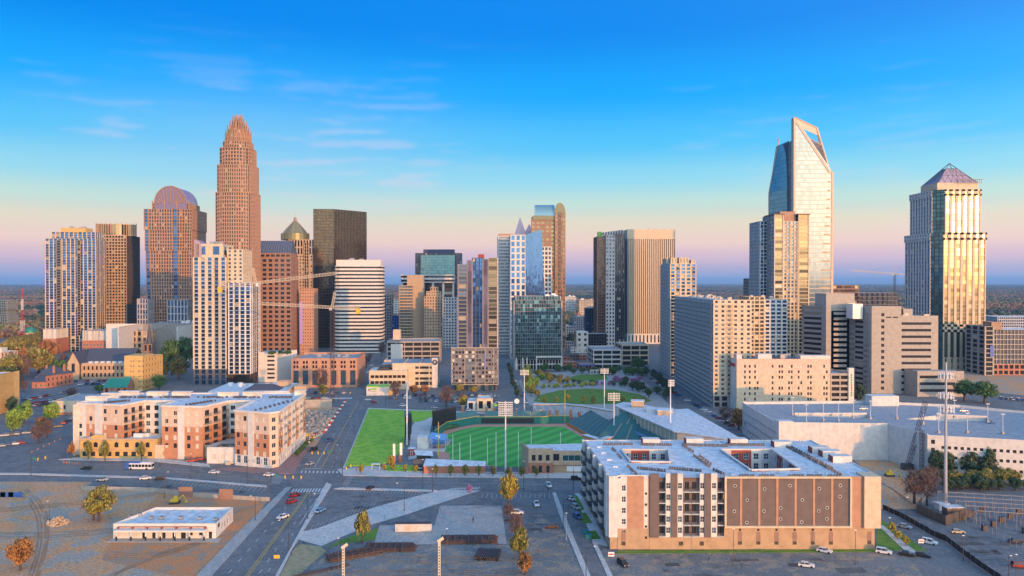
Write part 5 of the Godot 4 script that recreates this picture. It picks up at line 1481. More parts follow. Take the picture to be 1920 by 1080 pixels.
func parking_deck() -> void:
	var o = S(133.4, 16.5, -367.5)
	var b = bl("parking_garage", "large white parking deck with lamp posts on its open roof", G(o.x, o.z), 0.0)
	var L = func(p: Vector3) -> Vector2: return G(p.x - o.x, p.z - o.z)
	var pts = [L.call(S(127, 16.5, -368.9)), L.call(S(133.4, 16.5, -367.5)), L.call(S(178.9, 16.5, -364.8)), L.call(S(184, 16.5, -339.6)), L.call(S(226.8, 16.5, -326.1)), L.call(S(271.8, 16.5, -390.9)), L.call(S(243.8, 16.5, -417.4)), L.call(S(198.3, 16.5, -432.1)), L.call(S(128.7, 16.5, -428.3))]
	var hd = 16.5
	var wl = pm(b, "white_wall", "white_wall")
	for i in [0, 1, 2]:
		var t = face(pts[i], pts[i + 1])
		panel(wl, t, 0.0 if i == 0 else 0.02, pts[i].distance_to(pts[i + 1]) - 0.02, 0, hd + 1.1, [], 0.4)
	# panel joints of the tilt-up wall
	var jt = face(pts[1], pts[2])
	var jn = pm(b, "wall_ribs", "white_wall")
	for i in 12: jn.fbox(jt, S(2 + i * 4.0, 0, 0), S(2.12 + i * 4.0, hd + 1.1, 0.05))
	var t = face(pts[3], pts[4])
	var len = pts[3].distance_to(pts[4])
	var holes = []
	var n = int(len / 2.8)
	for j in 3:
		for i in n: holes.append(Rect2(5 + (i + 0.2) * (len - 5) / n, 2.6 + j * 4.3, (len - 5) / n * 0.55, 1.4))
	for j in 4: holes.append(Rect2(1.4, 2.4 + j * 3.6, 1.6, 1.9))
	panel(wl, t, 0, len, 0, hd + 0.6, holes, 0.5)
	for r in holes: win(b, t, r, "open", -0.42, "opening")
	t = face(pts[8], pts[0])
	len = pts[8].distance_to(pts[0])
	holes = []
	n = int(len / 3.4)
	for j in 3:
		for i in n: holes.append(Rect2((i + 0.25) * len / n, 3.0 + j * 4.2, len / n * 0.5, 1.3))
	panel(wl, t, 0.02, len - 0.02, 0, hd + 1.0, holes, 0.4)
	for r in holes: win(b, t, r, "open", -0.36, "opening")
	for i in [4, 5, 6, 7]:
		panel(wl, face(pts[i], pts[i + 1]), 0.02, pts[i].distance_to(pts[i + 1]) - 0.02, 0, hd + 1.4, [], 0.4)
	# the open roof deck with two long ramp wells cut into it
	var wells = [[S(144.9, 16.5, -389.3), S(182, 16.5, -384.8), S(182.9, 16.5, -395.6), S(145.8, 16.5, -395.6)], [S(196.5, 16.5, -381.8), S(232.1, 16.5, -367.5), S(239.1, 16.5, -386.3), S(217, 16.5, -392.4)]]
	var dk = pm(b, "roof_deck", "roof_grey")
	var polys = [PackedVector2Array(pts)]
	for wq in wells:
		var hole = PackedVector2Array()
		for p in wq: hole.append(L.call(p))
		var mid = (hole[0].x + hole[1].x) / 2
		var out = []
		for pl in polys:
			for half in [[-500.0, mid], [mid, 500.0]]:
				var box = PackedVector2Array([G(half[0], -500), G(half[1], -500), G(half[1], 500), G(half[0], 500)])
				for q in Geometry2D.intersect_polygons(pl, box):
					for q2 in Geometry2D.clip_polygons(q, hole): out.append(q2)
		polys = out
		for i in 4:
			var p0 = hole[i]
			var p1 = hole[(i + 1) % 4]
			pm(b, "ramp_walls", "white_wall").quad(v3(p0, hd - 3.5), v3(p1, hd - 3.5), v3(p1, hd), v3(p0, hd))
		for i in 4:
			var p0 = hole[i]
			var p1 = hole[(i + 1) % 4]
			if i == 2: pm(b, "ramp_walls", "white_wall").fbox(face(p0, p1), S(0, hd, -0.3), S(p0.distance_to(p1), hd + 0.9, 0))
		# a sloping ramp inside the well
		pm(b, "ramp", "roof_grey").quad(v3(hole[0], hd - 3.4), v3(hole[1], hd - 1.6), v3(hole[2], hd - 1.6), v3(hole[3], hd - 3.4))
	for pl in polys: dk.prism(pl, hd, hd + 0.02, Color.WHITE, false)
	var dl = M.new()
	for i in 60:
		var a = L.call(S(153.5, 16.5, -408.8)).lerp(L.call(S(260.2, 16.5, -381.8)), i / 59.0)
		stripe(dl, a, a + G(-1.5, -5), 0.12, hd + 0.03)
		a = L.call(S(183.8, 16.5, -362.1)).lerp(L.call(S(233.9, 16.5, -339.6)), i / 59.0)
		stripe(dl, a, a + G(-1.5, -5), 0.12, hd + 0.03)
	part(b.node, "bay_lines", dl.mesh(K["paint_white"]), "stuff")
	var ej = pm(b, "deck_joints", "metal_dark", "stuff")
	for i in 12:
		var a = L.call(S(132.6, 16.5, -397.2)).lerp(L.call(S(246.8, 16.5, -362.1)), i / 11.0)
		stripe(ej, a + G(0, 9), a + G(-2, -24), 0.18, hd + 0.026)
	var pb = pm(b, "stair_tower#1", "white_wall")
	pb.box(v3(pts[0], 0) + S(0, 0, -1), v3(pts[0], hd + 2.0) + S(7, 0, 4.0))
	var sr = L.call(S(198, 16.5, -430.2))
	pm(b, "stair_tower#2", "white_wall").box(v3(sr, 0), v3(sr, hd + 5.5) + S(15, 0, 8))
	done(b)
	for i in 13:
		var p = deck_lamps[i]
		var lp = thing("deck_lamp", ["tall lamp post on the white parking deck roof"][0], "lamp", p, 0.0, "lamp posts on the parking deck")
		var m = M.new()
		m.box(S(-0.5, 0, -0.5), S(0.5, 1.2, 0.5))
		part(lp, "base", m.mesh(K["concrete"]))
		m = M.new()
		m.tube(S(0, 1.2, 0), S(0, 9, 0), 0.14, 0.1, 6)
		part(lp, "pole", m.mesh(K["white_metal"]))
		m = M.new()
		m.box(S(-0.9, 8.9, -0.25), S(0.9, 9.15, 0.25))
		part(lp, "lamp_head", m.mesh(K["lamp_white"]))

var deck_lamps := [S(144.1, 16.52, -393.9), S(142.1, 16.52, -370.2), S(152.6, 16.52, -375.8), S(160, 16.52, -375.8), S(171.2, 16.52, -384.7), S(178.4, 16.52, -381.7), S(191.6, 16.52, -381.7), S(197, 16.52, -367.4), S(192.9, 16.52, -346.7), S(222, 16.52, -384.7), S(205.9, 16.52, -346.7), S(231.4, 16.52, -373), S(220.3, 16.52, -344.2)]

func apartments_pink() -> void:
	# an E-shaped block of pink stucco and red brick
	var hr = 25.0
	var oo = S(-128.4, 25, -355.1)
	var b = bl("apartment_block", "pink stucco and red brick apartment block with white flat roof and courtyards", G(oo.x, oo.z), 0.0)
	var L = func(p: Vector3) -> Vector2: return G(p.x - oo.x, p.z - oo.z)
	var bk = L.call(S(-122.7, 25, -383.5)).y
	var bb = L.call(S(-130.8, 25, -409)).y
	var wings = [[L.call(S(-213.5, 25, -376.8)), L.call(S(-188.2, 25, -370.3)), 3], [L.call(S(-168.1, 25, -368)), L.call(S(-147.5, 25, -365.6)), 3], [L.call(S(-128.4, 25, -355.1)), L.call(S(-110.1, 25, -347.9)), 4]]
	var right_far = L.call(S(-110.1, 25, -409))
	var cor = L.call(S(-107.1, 25, -351.5))
	var st = pm(b, "stucco_wall", "pink_stucco")
	var br = pm(b, "brick_wall", "brick_orange")
	var wh = pm(b, "white_wall", "white_wall")
	var styles = ["blind", "blind", "dark", "whitedark"]
	var split = 15.5
	for wi in 3:
		st = pm(b, "stucco_wall#%d" % wi, "pink_stucco")
		br = pm(b, "brick_wall#%d" % wi, "brick_orange")
		wh = pm(b, "white_wall#%d" % wi, "white_wall")
		var a: Vector2 = wings[wi][0]
		var e: Vector2 = wings[wi][1]
		var w = a.distance_to(e)
		var t = face(a, e)
		var holes = []
		var cols = [0.07, 0.3, 0.62, 0.86] if wi != 1 else [0.12, 0.33, 0.66, 0.87]
		if wi == 2: cols = [0.1, 0.3, 0.66, 0.87]
		for c in cols:
			for j in 6:
				if j == 0 and wi < 2: continue
				holes.append(Rect2(w * c - 0.85, 1.4 + j * 3.9, 1.7 if wi < 2 or j else 2.2, 2.2 if j else 3.4))
		var lowtop = 0.0 if wi < 2 else 5.2
		var z0 = w * 0.2 if wi == 0 else 0.0
		if wi == 0: panel(wh, t, 0, z0, 0, hr, holes)
		panel(st, t, z0, w * 0.4, split, hr, holes)
		panel(br, t, z0, w * 0.4, lowtop, split, holes)
		panel(wh, t, w * 0.4, w * 0.56, 0, hr + 0.2, holes, 0.4, 0.3)
		panel(st, t, w * 0.56, w, split, hr, holes)
		panel(br, t, w * 0.56, w, lowtop, split, holes)
		if wi == 2:
			panel(wh, t, 0, w * 0.4, 0, lowtop, holes)
			panel(wh, t, w * 0.56, w, 0, lowtop, holes)
		for r in holes: win(b, t, r, styles[rng.randi() % 4] if r.size.y < 3 else "blue")
		# the side of the wing that turns into the courtyard
		var e2 = G(e.x + (e.y - bk) * 0.32, bk)
		if wi < 2:
			var t2 = face(e, e2)
			var w2 = e.distance_to(e2)
			var h2 = []
			var n = 3
			for i in n:
				for j in range(1, 6): h2.append(Rect2((i + 0.25) * w2 / n, 1.2 + j * 3.9, w2 / n * 0.5, 2.6))
			panel(st, t2, 0.02, w2, split, hr - 0.01, h2)
			panel(br, t2, 0.02, w2, 0, split, h2)
			for r in h2:
				win(b, t2, r, "door")
				if r.position.x > 1: balcony(b, t2, r.get_center().x, r.position.y - 0.1, w2 / n * 0.7, 1.2)
			# the courtyard's back wall
			var nx: Vector2 = wings[wi + 1][0]
			var e3 = G(nx.x + 1.0, bk)
			var t3 = face(e2, e3)
			var w3 = e2.distance_to(e3)
			h2 = []
			n = maxi(3, int(w3 / 3.6))
			for i in n:
				for j in range(1, 6): h2.append(Rect2((i + 0.22) * w3 / n, 1.2 + j * 3.9, w3 / n * 0.5, 2.4))
			panel(wh, t3, 0.02, w3, 9, hr - 0.01, h2)
			panel(br, t3, 0.02, w3, 0, 9, h2)
			for r in h2: win(b, t3, r, ["blue", "dark", "whitedark"][rng.randi() % 3])
			panel(wh, face(G(nx.x - 0.6, bk), nx), 0.02, nx.distance_to(G(nx.x - 0.6, bk)) - 0.4, 0, hr - 0.02, [])
	# chamfer and the long flank along the avenue
	var e: Vector2 = wings[2][1]
	var tc = face(e, cor)
	var wc = e.distance_to(cor)
	st = pm(b, "stucco_wall#c", "pink_stucco")
	var hc = []
	for j in 6: hc.append(Rect2(wc * 0.28, 1.4 + j * 3.9, wc * 0.44, 2.2))
	panel(st, tc, 0.02, wc, 0, hr, hc)
	for r in hc: win(b, tc, r, "whitedark")
	var tf = face(cor, right_far)
	var wf = cor.distance_to(right_far)
	var hf = []
	for i in 14:
		for j in 6: hf.append(Rect2((i + 0.28) * wf / 14, 1.2 + j * 3.9, wf / 14 * 0.42, 2.4))
	for i in 7:
		var u0 = wf * i / 7.0
		var u1 = wf * (i + 1) / 7.0
		st = pm(b, "stucco_wall#f%d" % i, "pink_stucco")
		wh = pm(b, "white_wall#f%d" % i, "white_wall")
		br = pm(b, "brick_wall#f%d" % i, "brick_orange")
		panel(wh if i % 2 else st, tf, u0 + (0.02 if i == 0 else 0.0), u1, split, hr, hf, 0.4, 0.25 if i % 2 else 0.0)
		panel(wh if i % 2 else br, tf, u0 + (0.02 if i == 0 else 0.0), u1, 5.2, split, hf, 0.4, 0.25 if i % 2 else 0.0)
	panel(wh, tf, 0.02, wf, 0, 5.2, hf, 0.4, 0.1)
	for i in hf.size():
		win(b, tf, hf[i], styles[rng.randi() % 4])
		if (i / 6) % 2 == 0 and i % 6 > 1: balcony(b, tf, hf[i].get_center().x, hf[i].position.y - 0.2, 2.6, 1.2)
	# cornice
	var cn = pm(b, "cornice", "white_wall")
	var roofpts = [wings[0][0], wings[0][1], G(wings[0][1].x + (wings[0][1].y - bk) * 0.32, bk), G(wings[1][0].x - 0.6, bk), wings[1][0], wings[1][1], G(wings[1][1].x + (wings[1][1].y - bk) * 0.32, bk), G(wings[2][0].x - 0.6, bk), wings[2][0], wings[2][1], cor, right_far, G(wings[0][0].x + 8, bb)]
	for i in roofpts.size():
		var p = roofpts[i]
		var q = roofpts[(i + 1) % roofpts.size()]
		cn.fbox(face(p, q, hr), S(0.0, -0.25, -0.1), S(p.distance_to(q), 0.75, 0.45 + 0.01 * i))
	pm(b, "roof", "roof_white").prism(PackedVector2Array(roofpts), hr - 0.2, hr + 0.1, Color.WHITE, false)
	var sm = pm(b, "roof_seams", "metal_grey", "stuff")
	for i in 26:
		var x = lerpf(wings[0][0].x + 4, right_far.x - 2, i / 25.0)
		sm.box(S(x, hr + 0.1, bb + 0.5), S(x + 0.1, hr + 0.16, bk - 0.5))
	var ru = pm(b, "roof_units", "rail", "stuff")
	for i in 150:
		var x = lerpf(wings[0][0].x + 10, right_far.x - 4, rng.randf())
		var zz = lerpf(bb, bk, 0.55) + [-0.8, 0.8][i % 2] + rf(-0.2, 0.2)
		if fposmod(x, 19.0) < 3.0: continue
		ru.box(S(x, hr + 0.1, zz - 0.4), S(x + 0.8, hr + 1.0, zz + 0.4))
	for wi in 3:
		for j in 16:
			var c2 = (wings[wi][0] + wings[wi][1]) / 2
			var zz = lerpf(c2.y - 4, bk, j / 15.0)
			ru.box(S(c2.x + (j % 2) * 1.5 + j * 0.5, hr + 0.1, zz - 0.4), S(c2.x + (j % 2) * 1.5 + j * 0.5 + 0.8, hr + 1.0, zz + 0.3))
	# curved white roof screens at the rear
	var sc = pm(b, "roof_screens", "white_wall")
	for i in 8:
		var p = L.call(screens[i])
		var wd = [11.0, 9.0, 11.0, 11.0, 10.0, 11.0, 10.0, 6.0][i]
		for j in 8:
			var x0 = p.x + wd * j / 8.0
			var x1 = p.x + wd * (j + 1) / 8.0
			var z0 = p.y - sin(PI * j / 8.0) * 1.2
			var z1 = p.y - sin(PI * (j + 1) / 8.0) * 1.2
			sc.quad(S(x0, hr, z0), S(x1, hr, z1), S(x1, hr + 2.4, z1), S(x0, hr + 2.4, z0))
		sc.box(S(p.x, hr + 2.4, p.y - 3), S(p.x + wd, hr + 2.7, p.y + 0.2))
	panel(wh, face(right_far, G(wings[0][0].x + 8, bb)), 0, right_far.distance_to(G(wings[0][0].x + 8, bb)), 0, hr - 0.02, [])
	panel(wh, face(G(wings[0][0].x + 8, bb), wings[0][0]), 0, 36, 0, hr - 0.02, [])
	done(b)
	# courtyard podium walls in front
	var p0 = G(-171.5, -368)
	b = bl("podium_wall", "low cream podium wall between the yellow annex and the pink wing", p0, -0.03, "wall")
	var w = G(-171.5, -368).distance_to(G(-131.3, -361.4))
	var t = face(Vector2.ZERO, G(w, 0))
	var holes = [Rect2(4, 1.5, 1.8, 2.2), Rect2(9, 1.5, 1.8, 2.2), Rect2(15.5, 0.05, 1.2, 2.3), Rect2(20, 1.2, 2.4, 3.4), Rect2(26, 1.2, 2.4, 3.4)]
	panel(pm(b, "wall", "cream_wall"), t, 0, w, 0, 6.6, holes)
	for r in holes: win(b, t, r, "blind")
	pm(b, "terrace", "pavement").prism(PackedVector2Array(rect(0, w, 0.4, 16)), 6.3, 6.4, Color.WHITE, false)
	var rr = pm(b, "railings", "rail", "stuff")
	for i in int(w / 0.6): rr.box(S(i * 0.6, 6.6, -0.3), S(i * 0.6 + 0.06, 7.7, -0.24))
	rr.box(S(0, 7.7, -0.32), S(w, 7.78, -0.22))
	done(b)
	b = bl("pool_terrace", "square white garage box with a pool terrace on top", G(-142.6, -358.3), -0.03)
	w = G(-142.6, -358.3).distance_to(G(-129.2, -355.1))
	t = face(Vector2.ZERO, G(w, 0))
	holes = [Rect2(2.2, 1.6, 2.0, 3.0), Rect2(6.4, 1.6, 2.0, 3.0)]
	panel(pm(b, "wall", "white_wall"), t, 0, w, 0, 7.6, holes)
	for r in holes: win(b, t, r, "blind")
	panel(pm(b, "wall", "white_wall"), face(G(0, -12), Vector2.ZERO), 0, 11.6, 0, 7.6, [])
	pm(b, "terrace", "pavement").prism(PackedVector2Array(rect(0.2, w, 0.4, 13)), 7.2, 7.3, Color.WHITE, false)
	pm(b, "pool_water", "glass_teal").box(S(3, 7.3, -9), S(w - 1.5, 7.36, -3))
	var r3 = pm(b, "railings", "rail", "stuff")
	for i in int(w / 0.5): r3.box(S(i * 0.5, 7.6, -0.3), S(i * 0.5 + 0.06, 8.7, -0.24))
	r3.box(S(0, 8.7, -0.32), S(w, 8.78, -0.22))
	done(b)
	# yellow annex
	b = bl("annex_building", "yellow ochre two storey annex with arched windows", G(-208, -369.1), -0.02)
	w = G(-208, -369.1).distance_to(G(-170.5, -365.8))
	t = face(Vector2.ZERO, G(w, 0))
	holes = []
	for i in 9: holes.append(Rect2(1.2 + i * (w - 2) / 9.0, 1.0, 2.2, 2.2))
	for i in 7: holes.append(Rect2(1.6 + i * (w - 2.4) / 7.0, 5.3, 2.0, 2.6))
	panel(pm(b, "lower_wall", "yellow_wall"), t, 0, w, 0, 8.8, holes)
	pm(b, "cornice", "tan_wall").fbox(t, S(-0.2, 8.8, -0.5), S(w + 0.2, 9.6, 0.35))
	pm(b, "string_course", "tan_wall").fbox(t, S(-0.1, 4.0, 0), S(w + 0.1, 4.4, 0.2))
	for i in holes.size(): win(b, t, holes[i], "dark")
	var ar = pm(b, "window_arches", "yellow_wall")
	for i in range(9, holes.size()):
		var h = holes[i]
		for s in [-1, 1]:
			ar.fbox(t, S(h.get_center().x + s * 0.72 - 0.28, h.end.y - 0.45, -0.3), S(h.get_center().x + s * 0.72 + 0.28, h.end.y, -0.02))
	var gb = pm(b, "gable", "yellow_wall")
	for i in 8:
		var a0 = PI * i / 8.0
		var a1 = PI * (i + 1) / 8.0
		gb.quad(S(9 - cos(a0) * 4, 9.6, 0.1), S(9 - cos(a1) * 4, 9.6, 0.1), S(9 - cos(a1) * 4, 9.6 + sin(a1) * 1.8, 0.1), S(9 - cos(a0) * 4, 9.6 + sin(a0) * 1.8, 0.1))
	for e2 in [[G(w, 0), G(w, -13)], [G(w, -13), G(0, -13)], [G(0, -13), G(0, 0)]]:
		panel(pm(b, "lower_wall", "yellow_wall"), face(e2[0], e2[1]), 0.42, e2[0].distance_to(e2[1]) - 0.42, 0, 9.4, [])
	pm(b, "roof", "roof_white").prism(PackedVector2Array(rect(0.3, w - 0.3, 0.4, 13)), 9.0, 9.1, Color.WHITE, false)
	rooftop(b, 3, w - 3, 3, 11, 9.2, 8, "white_metal")
	done(b)

var screens := [S(-213.3, 25, -383.5), S(-211, 25, -394), S(-206, 25, -401.4), S(-190.3, 25, -399.5), S(-177.2, 25, -399.5), S(-152.6, 25, -397.7), S(-139.6, 25, -397.7), S(-114.4, 25, -403.3)]

func apartments_brown() -> void:
	var hr = 23.2
	var o = G(33.5, -243.1)
	var b = bl("apartment_block", "brown and tan apartment block with round windows, balconies and a white roof", o, 0.0)
	var k = 0.17
	var X = func(px: float) -> float: return (px - 1158.0) * k
	var Y = func(py: float) -> float: return (1030.0 - py) * k
	var w = X.call(1638.0)
	var t = face(Vector2.ZERO, G(w, 0))
	var bt = pm(b, "brick_wall", "brick_tan")
	var wh = pm(b, "white_strip", "white_wall")
	var bp = pm(b, "brown_wall", "brown_panel")
	var tp = pm(b, "tan_panels", "tan_panel")
	var holes = []
	var sty = []
	var add = func(cx: float, cy: float, ww: float, hh: float, s: String) -> void:
		holes.append(Rect2(X.call(cx) - ww / 2, Y.call(cy) - hh / 2, ww, hh)); sty.append(s)
	for j in 5:
		add.call(1169.5, 915.5 + j * 20.9, 1.3, 1.8, "white4")
		add.call(1211.0, 925.6 + j * 20.6, 0.75, 0.75, "dark")
		for x in [1252.5, 1274.5, 1316.0, 1338.0]: add.call(x, 912.0 + j * 20.6 if j else 911.0, 1.35, 1.9, ["blue", "white4", "white4"][rng.randi() % 3])
		for x in [1241.5, 1289.0, 1302.5, 1350.5]: add.call(x, 913.0 + j * 20.6, 1.4, 2.5, "door")
	for x in [1169.0, 1276.0, 1315.0]: add.call(x, 1019.0, 1.35, 1.3, "grille")
	for x in [1386.5, 1420.7, 1454.6, 1488.6, 1522.5, 1556.2]:
		add.call(x, 993.5, 0.7, 0.75, "dark"); add.call(x, 1018.0, 1.3, 1.1, "grille")
	add.call(1628.0, 1017.0, 1.3, 1.2, "grille")
	var yb = Y.call(991.0)
	var yl = Y.call(1007.0)
	panel(bt, t, 0, X.call(1218.0), 0, yb, holes, 0.4)
	panel(wh, t, 0, X.call(1163.5), yb, hr - 0.6, holes, 0.4, -0.02)
	panel(wh, t, X.call(1163.5), X.call(1175.6), yb, hr, holes)
	panel(tp, t, X.call(1175.6), X.call(1207.0), yb, hr, holes)
	panel(wh, t, X.call(1207.0), X.call(1214.5), yb, hr, holes)
	panel(tp, t, X.call(1214.5), X.call(1218.0), yb, hr, holes)
	panel(bp, t, X.call(1218.0), X.call(1234.6), yl, hr + 0.9, holes, 0.6, 0.5)
	panel(bt, t, X.call(1218.0), X.call(1357.0), 0, yl, holes, 0.4, 0.1)
	# recessed balcony bays and the strips between them
	for q in [[1234.6, 1248.0], [1280.0, 1311.6], [1344.0, 1357.0]]:
		panel(bp, t, X.call(q[0]), X.call(q[1]), yl, hr - 0.3, holes, 0.4, -1.3)
	for q in [[1248.0, 1257.5], [1269.5, 1280.0], [1311.6, 1320.0], [1332.0, 1344.0]]:
		panel(wh, t, X.call(q[0]), X.call(q[1]), yl, hr + 0.9, holes, 1.5, 0.0)
	for q in [[1257.5, 1269.5], [1320.0, 1332.0]]:
		panel(bp, t, X.call(q[0]), X.call(q[1]), yl, hr + 0.9, holes, 0.6, 0.35)
	for j in 5:
		var y = Y.call(922.5 + j * 20.8)
		for q in [[1241.3, 2.2], [1288.0, 2.5], [1304.0, 2.5], [1350.5, 2.1]]:
			balcony(b, t * Transform3D(Basis.IDENTITY, S(0, 0, -1.25)), X.call(q[0]), y, q[1], 1.5, "white_wall")
	# the big framed panel with round windows
	var x0 = X.call(1357.0)
	var x1 = X.call(1594.0)
	var y0 = Y.call(989.0)
	panel(bt, t, x0, w, 0, y0, holes, 0.4)
	var fr = pm(b, "cream_frame", "cream_wall")
	fr.fbox(t, S(x0, y0, -0.4), S(x1, y0 + 0.6, 0.7))
	fr.fbox(t, S(x0, hr - 0.5, -0.4), S(x1, hr + 0.1, 0.7))
	fr.fbox(t, S(x0, y0 + 0.6, -0.4), S(x0 + 0.6, hr - 0.5, 0.69))
	fr.fbox(t, S(x1 - 0.6, y0 + 0.6, -0.4), S(x1, hr - 0.5, 0.69))
	panel(bp, t, x0 + 0.6, x1 - 0.6, y0 + 0.6, hr - 0.5, [], 0.4, 0.1)
	for cx in [1388.0, 1422.0, 1455.6, 1489.8, 1524.0, 1558.0]:
		tp.fbox(t, S(X.call(cx) - 0.35, y0 + 0.6, 0.1), S(X.call(cx) + 0.35, hr - 0.5, 0.22))
	var rm = M.new()
	var rg = M.new()
	for i in 16:
		var a0 = TAU * i / 16.0
		var a1 = TAU * (i + 1) / 16.0
		var e0 = S(cos(a0), sin(a0), 0)
		var e1 = S(cos(a1), sin(a1), 0)
		rm.quad(e0 * 0.5 + S(0, 0, 0.12), e1 * 0.5 + S(0, 0, 0.12), e1 * 0.36 + S(0, 0, 0.12), e0 * 0.36 + S(0, 0, 0.12))
		rm.quad(e1 * 0.5, e0 * 0.5, e0 * 0.5 + S(0, 0, 0.12), e1 * 0.5 + S(0, 0, 0.12))
		rg.tri(S(0, 0, 0.04), e0 * 0.42 + S(0, 0, 0.04), e1 * 0.42 + S(0, 0, 0.04))
	var am = rm.mesh(K["white_wall"])
	rg.mesh(K["pane_dark"], am)
	for q in [[153, 460], [148, 658], [248, 572], [245, 745], [382, 484], [378, 656], [578, 459], [508, 632], [506, 718], [674, 570], [670, 742], [806, 482], [801, 655], [867, 630], [865, 717], [969, 457], [966, 543]]:
		part(b.node, "round_window", am).transform = t * Transform3D(Basis.IDENTITY, S(X.call(1340 + q[0] / 4.153), Y.call(800 + q[1] / 4.153), 0.1))
	panel(tp, t, x1, X.call(1616.0), y0, hr, [], 0.4, 0.0)
	pm(b, "corner_box", "cream_wall").fbox(t, S(X.call(1616.0), y0, -5), S(X.call(1647.0), hr + 0.2, 1.0))
	for i in range(1, 8): tp.fbox(t, S(X.call(1175.6) + i * 0.66, yb, 0), S(X.call(1175.6) + i * 0.66 + 0.03, hr, 0.03))
	for cx in [1386.5, 1420.7, 1454.6, 1488.6, 1522.5, 1556.2, 1628.0, 1169.0]:
		pm(b, "painted_recess", "brown_stone").fbox(t, S(X.call(cx) - 0.7, Y.call(1014.0), 0), S(X.call(cx) + 0.7, Y.call(997.0), 0.04))  # raised strip in darker brown, standing in for a shaded recess
	for i in holes.size():
		var r: Rect2 = holes[i]
		var cx = r.get_center().x
		var deep = false
		for q in [[1234.6, 1248.0], [1280.0, 1311.6], [1344.0, 1357.0]]:
			if cx > X.call(q[0]) and cx < X.call(q[1]) and r.position.y > yl: deep = true
		win(b, t, r, sty[i], -1.5 if deep else -0.18)
	# flank along the side street
	var nf = G(X.call(1158.0) - 2.4, 0)
	var ff = G(28.1, -299.3) - o
	var tl = face(ff, nf)
	var wl = ff.distance_to(nf)
	var gp = pm(b, "grey_wall", "grey_panel")
	var hl = []
	for i in 4:
		for j in 5: hl.append(Rect2(2 + i * wl / 4.3, 3.6 + j * 3.9, wl / 4.3 * 0.42, 2.8))
	for i in 4: hl.append(Rect2(3 + i * wl / 4.3, 0.3, 5, 2.6))
	panel(pm(b, "brick_wall", "brick_tan"), tl, 0, wl - 9, 0, 3.2, hl)
	panel(gp, tl, 0, wl - 9, 3.2, hr, hl, 0.5)
	panel(wh, tl, wl - 9, wl, 3.8, hr + 0.1, [], 0.6, 0.35)
	panel(pm(b, "brick_wall", "brick_tan"), tl, wl - 9, wl - 0.02, 0, 3.8, [])
	panel(wh, face(nf, G(0, 0)), 0.02, 2.38, 3.8, hr + 0.1, [], 0.5, 0.0)
	panel(pm(b, "brick_wall", "brick_tan"), face(nf, G(0, 0)), 0.02, 2.38, 0, 3.8, [], 0.5, -0.2)
	for i in hl.size():
		win(b, tl, hl[i], ["blue", "dark"][i % 2])
		if i < 20: balcony(b, tl, hl[i].get_center().x, hl[i].position.y - 0.1, hl[i].size.x + 1.0, 1.4, "metal_dark")
	for i in 5: pm(b, "flank_fins", "white_wall").fbox(tl, S(0.2 + i * wl / 4.3 - 0.2, 3.4, 0), S(0.2 + i * wl / 4.3 + 1.5, hr + 0.3, 0.9))
	# roof, rear and the two courtyards
	var fr_r = S(117, 23.2, -277.6)
	var br_ = G(fr_r.x, fr_r.z) - o
	br_ = G(w + 1.5, ff.y)
	var poly = PackedVector2Array([nf, G(w + 1.5, 0), br_, ff])
	var rf_ = pm(b, "roof", "roof_white")
	var wells = [[S(40.8, 23.2, -262.8), S(53.8, 23.2, -262), S(56.9, 23.2, -280.2), S(40.3, 23.2, -281.1)], [S(78.2, 23.2, -250.9), S(94.3, 23.2, -252.3), S(95.1, 23.2, -281.1), S(76.7, 23.2, -281.1)]]
	var polys = [poly]
	for wq in wells:
		var hole = PackedVector2Array()
		for p in wq: hole.append(G(p.x, p.z) - o)
		var mid = (hole[0].x + hole[2].x) / 2
		var out = []
		for pl in polys:
			for half in [[-500.0, mid], [mid, 500.0]]:
				var box = PackedVector2Array([G(half[0], -500), G(half[1], -500), G(half[1], 500), G(half[0], 500)])
				for q in Geometry2D.intersect_polygons(pl, box):
					for q2 in Geometry2D.clip_polygons(q, hole): out.append(q2)
		polys = out
		# walls of the court look inwards
		for i in 4:
			var p0 = hole[(i + 1) % 4]
			var p1 = hole[i]
			var tt = face(p0, p1)
			var ln = p0.distance_to(p1)
			var hh = []
			var n = maxi(3, int(ln / 3.2))
			for q in n:
				for j in 2: hh.append(Rect2((q + 0.24) * ln / n, hr - 3.4 - j * 3.6, ln / n * 0.5, 2.2))
			for q in n:
				var mm = pm(b, "court_wall", ["red_panel", "white_wall", "grey_panel", "red_panel"][(q + i) % 4])
				panel(mm, tt, q * ln / n, (q + 1) * ln / n, hr - 9, hr, hh, 0.3)
			for r in hh: win(b, tt, r, ["blue", "white4"][rng.randi() % 2])
			pm(b, "court_parapet", "white_wall").fbox(tt, S(0, hr, -0.6), S(ln, hr + 0.5, 0.05))
		pm(b, "court_floor", "pavement").prism(hole, hr - 9, hr - 8.9, Color.WHITE, false)
	for pl in polys: rf_.prism(pl, hr - 0.5, hr - 0.3, Color.WHITE, false)
	panel(wh, face(br_, ff), 0, br_.distance_to(ff), 0, hr + 0.05, [])
	panel(wh, face(G(w + 1.5, -5), br_), 0, absf(ff.y) - 5, 0, hr + 0.05, [])
	pm(b, "parapet", "white_wall").fbox(t, S(0, hr - 0.3, -0.8), S(X.call(1218.0), hr + 0.3, -0.42))
	var sm = pm(b, "roof_seams", "metal_grey", "stuff")
	for i in 34:
		var x = lerpf(2.0, w, i / 33.0)
		sm.box(S(x, hr - 0.32, -6.5), S(x + 0.06, hr - 0.27, -0.9))
		sm.box(S(x, hr - 0.32, ff.y + 1), S(x + 0.06, hr - 0.27, ff.y + 8))
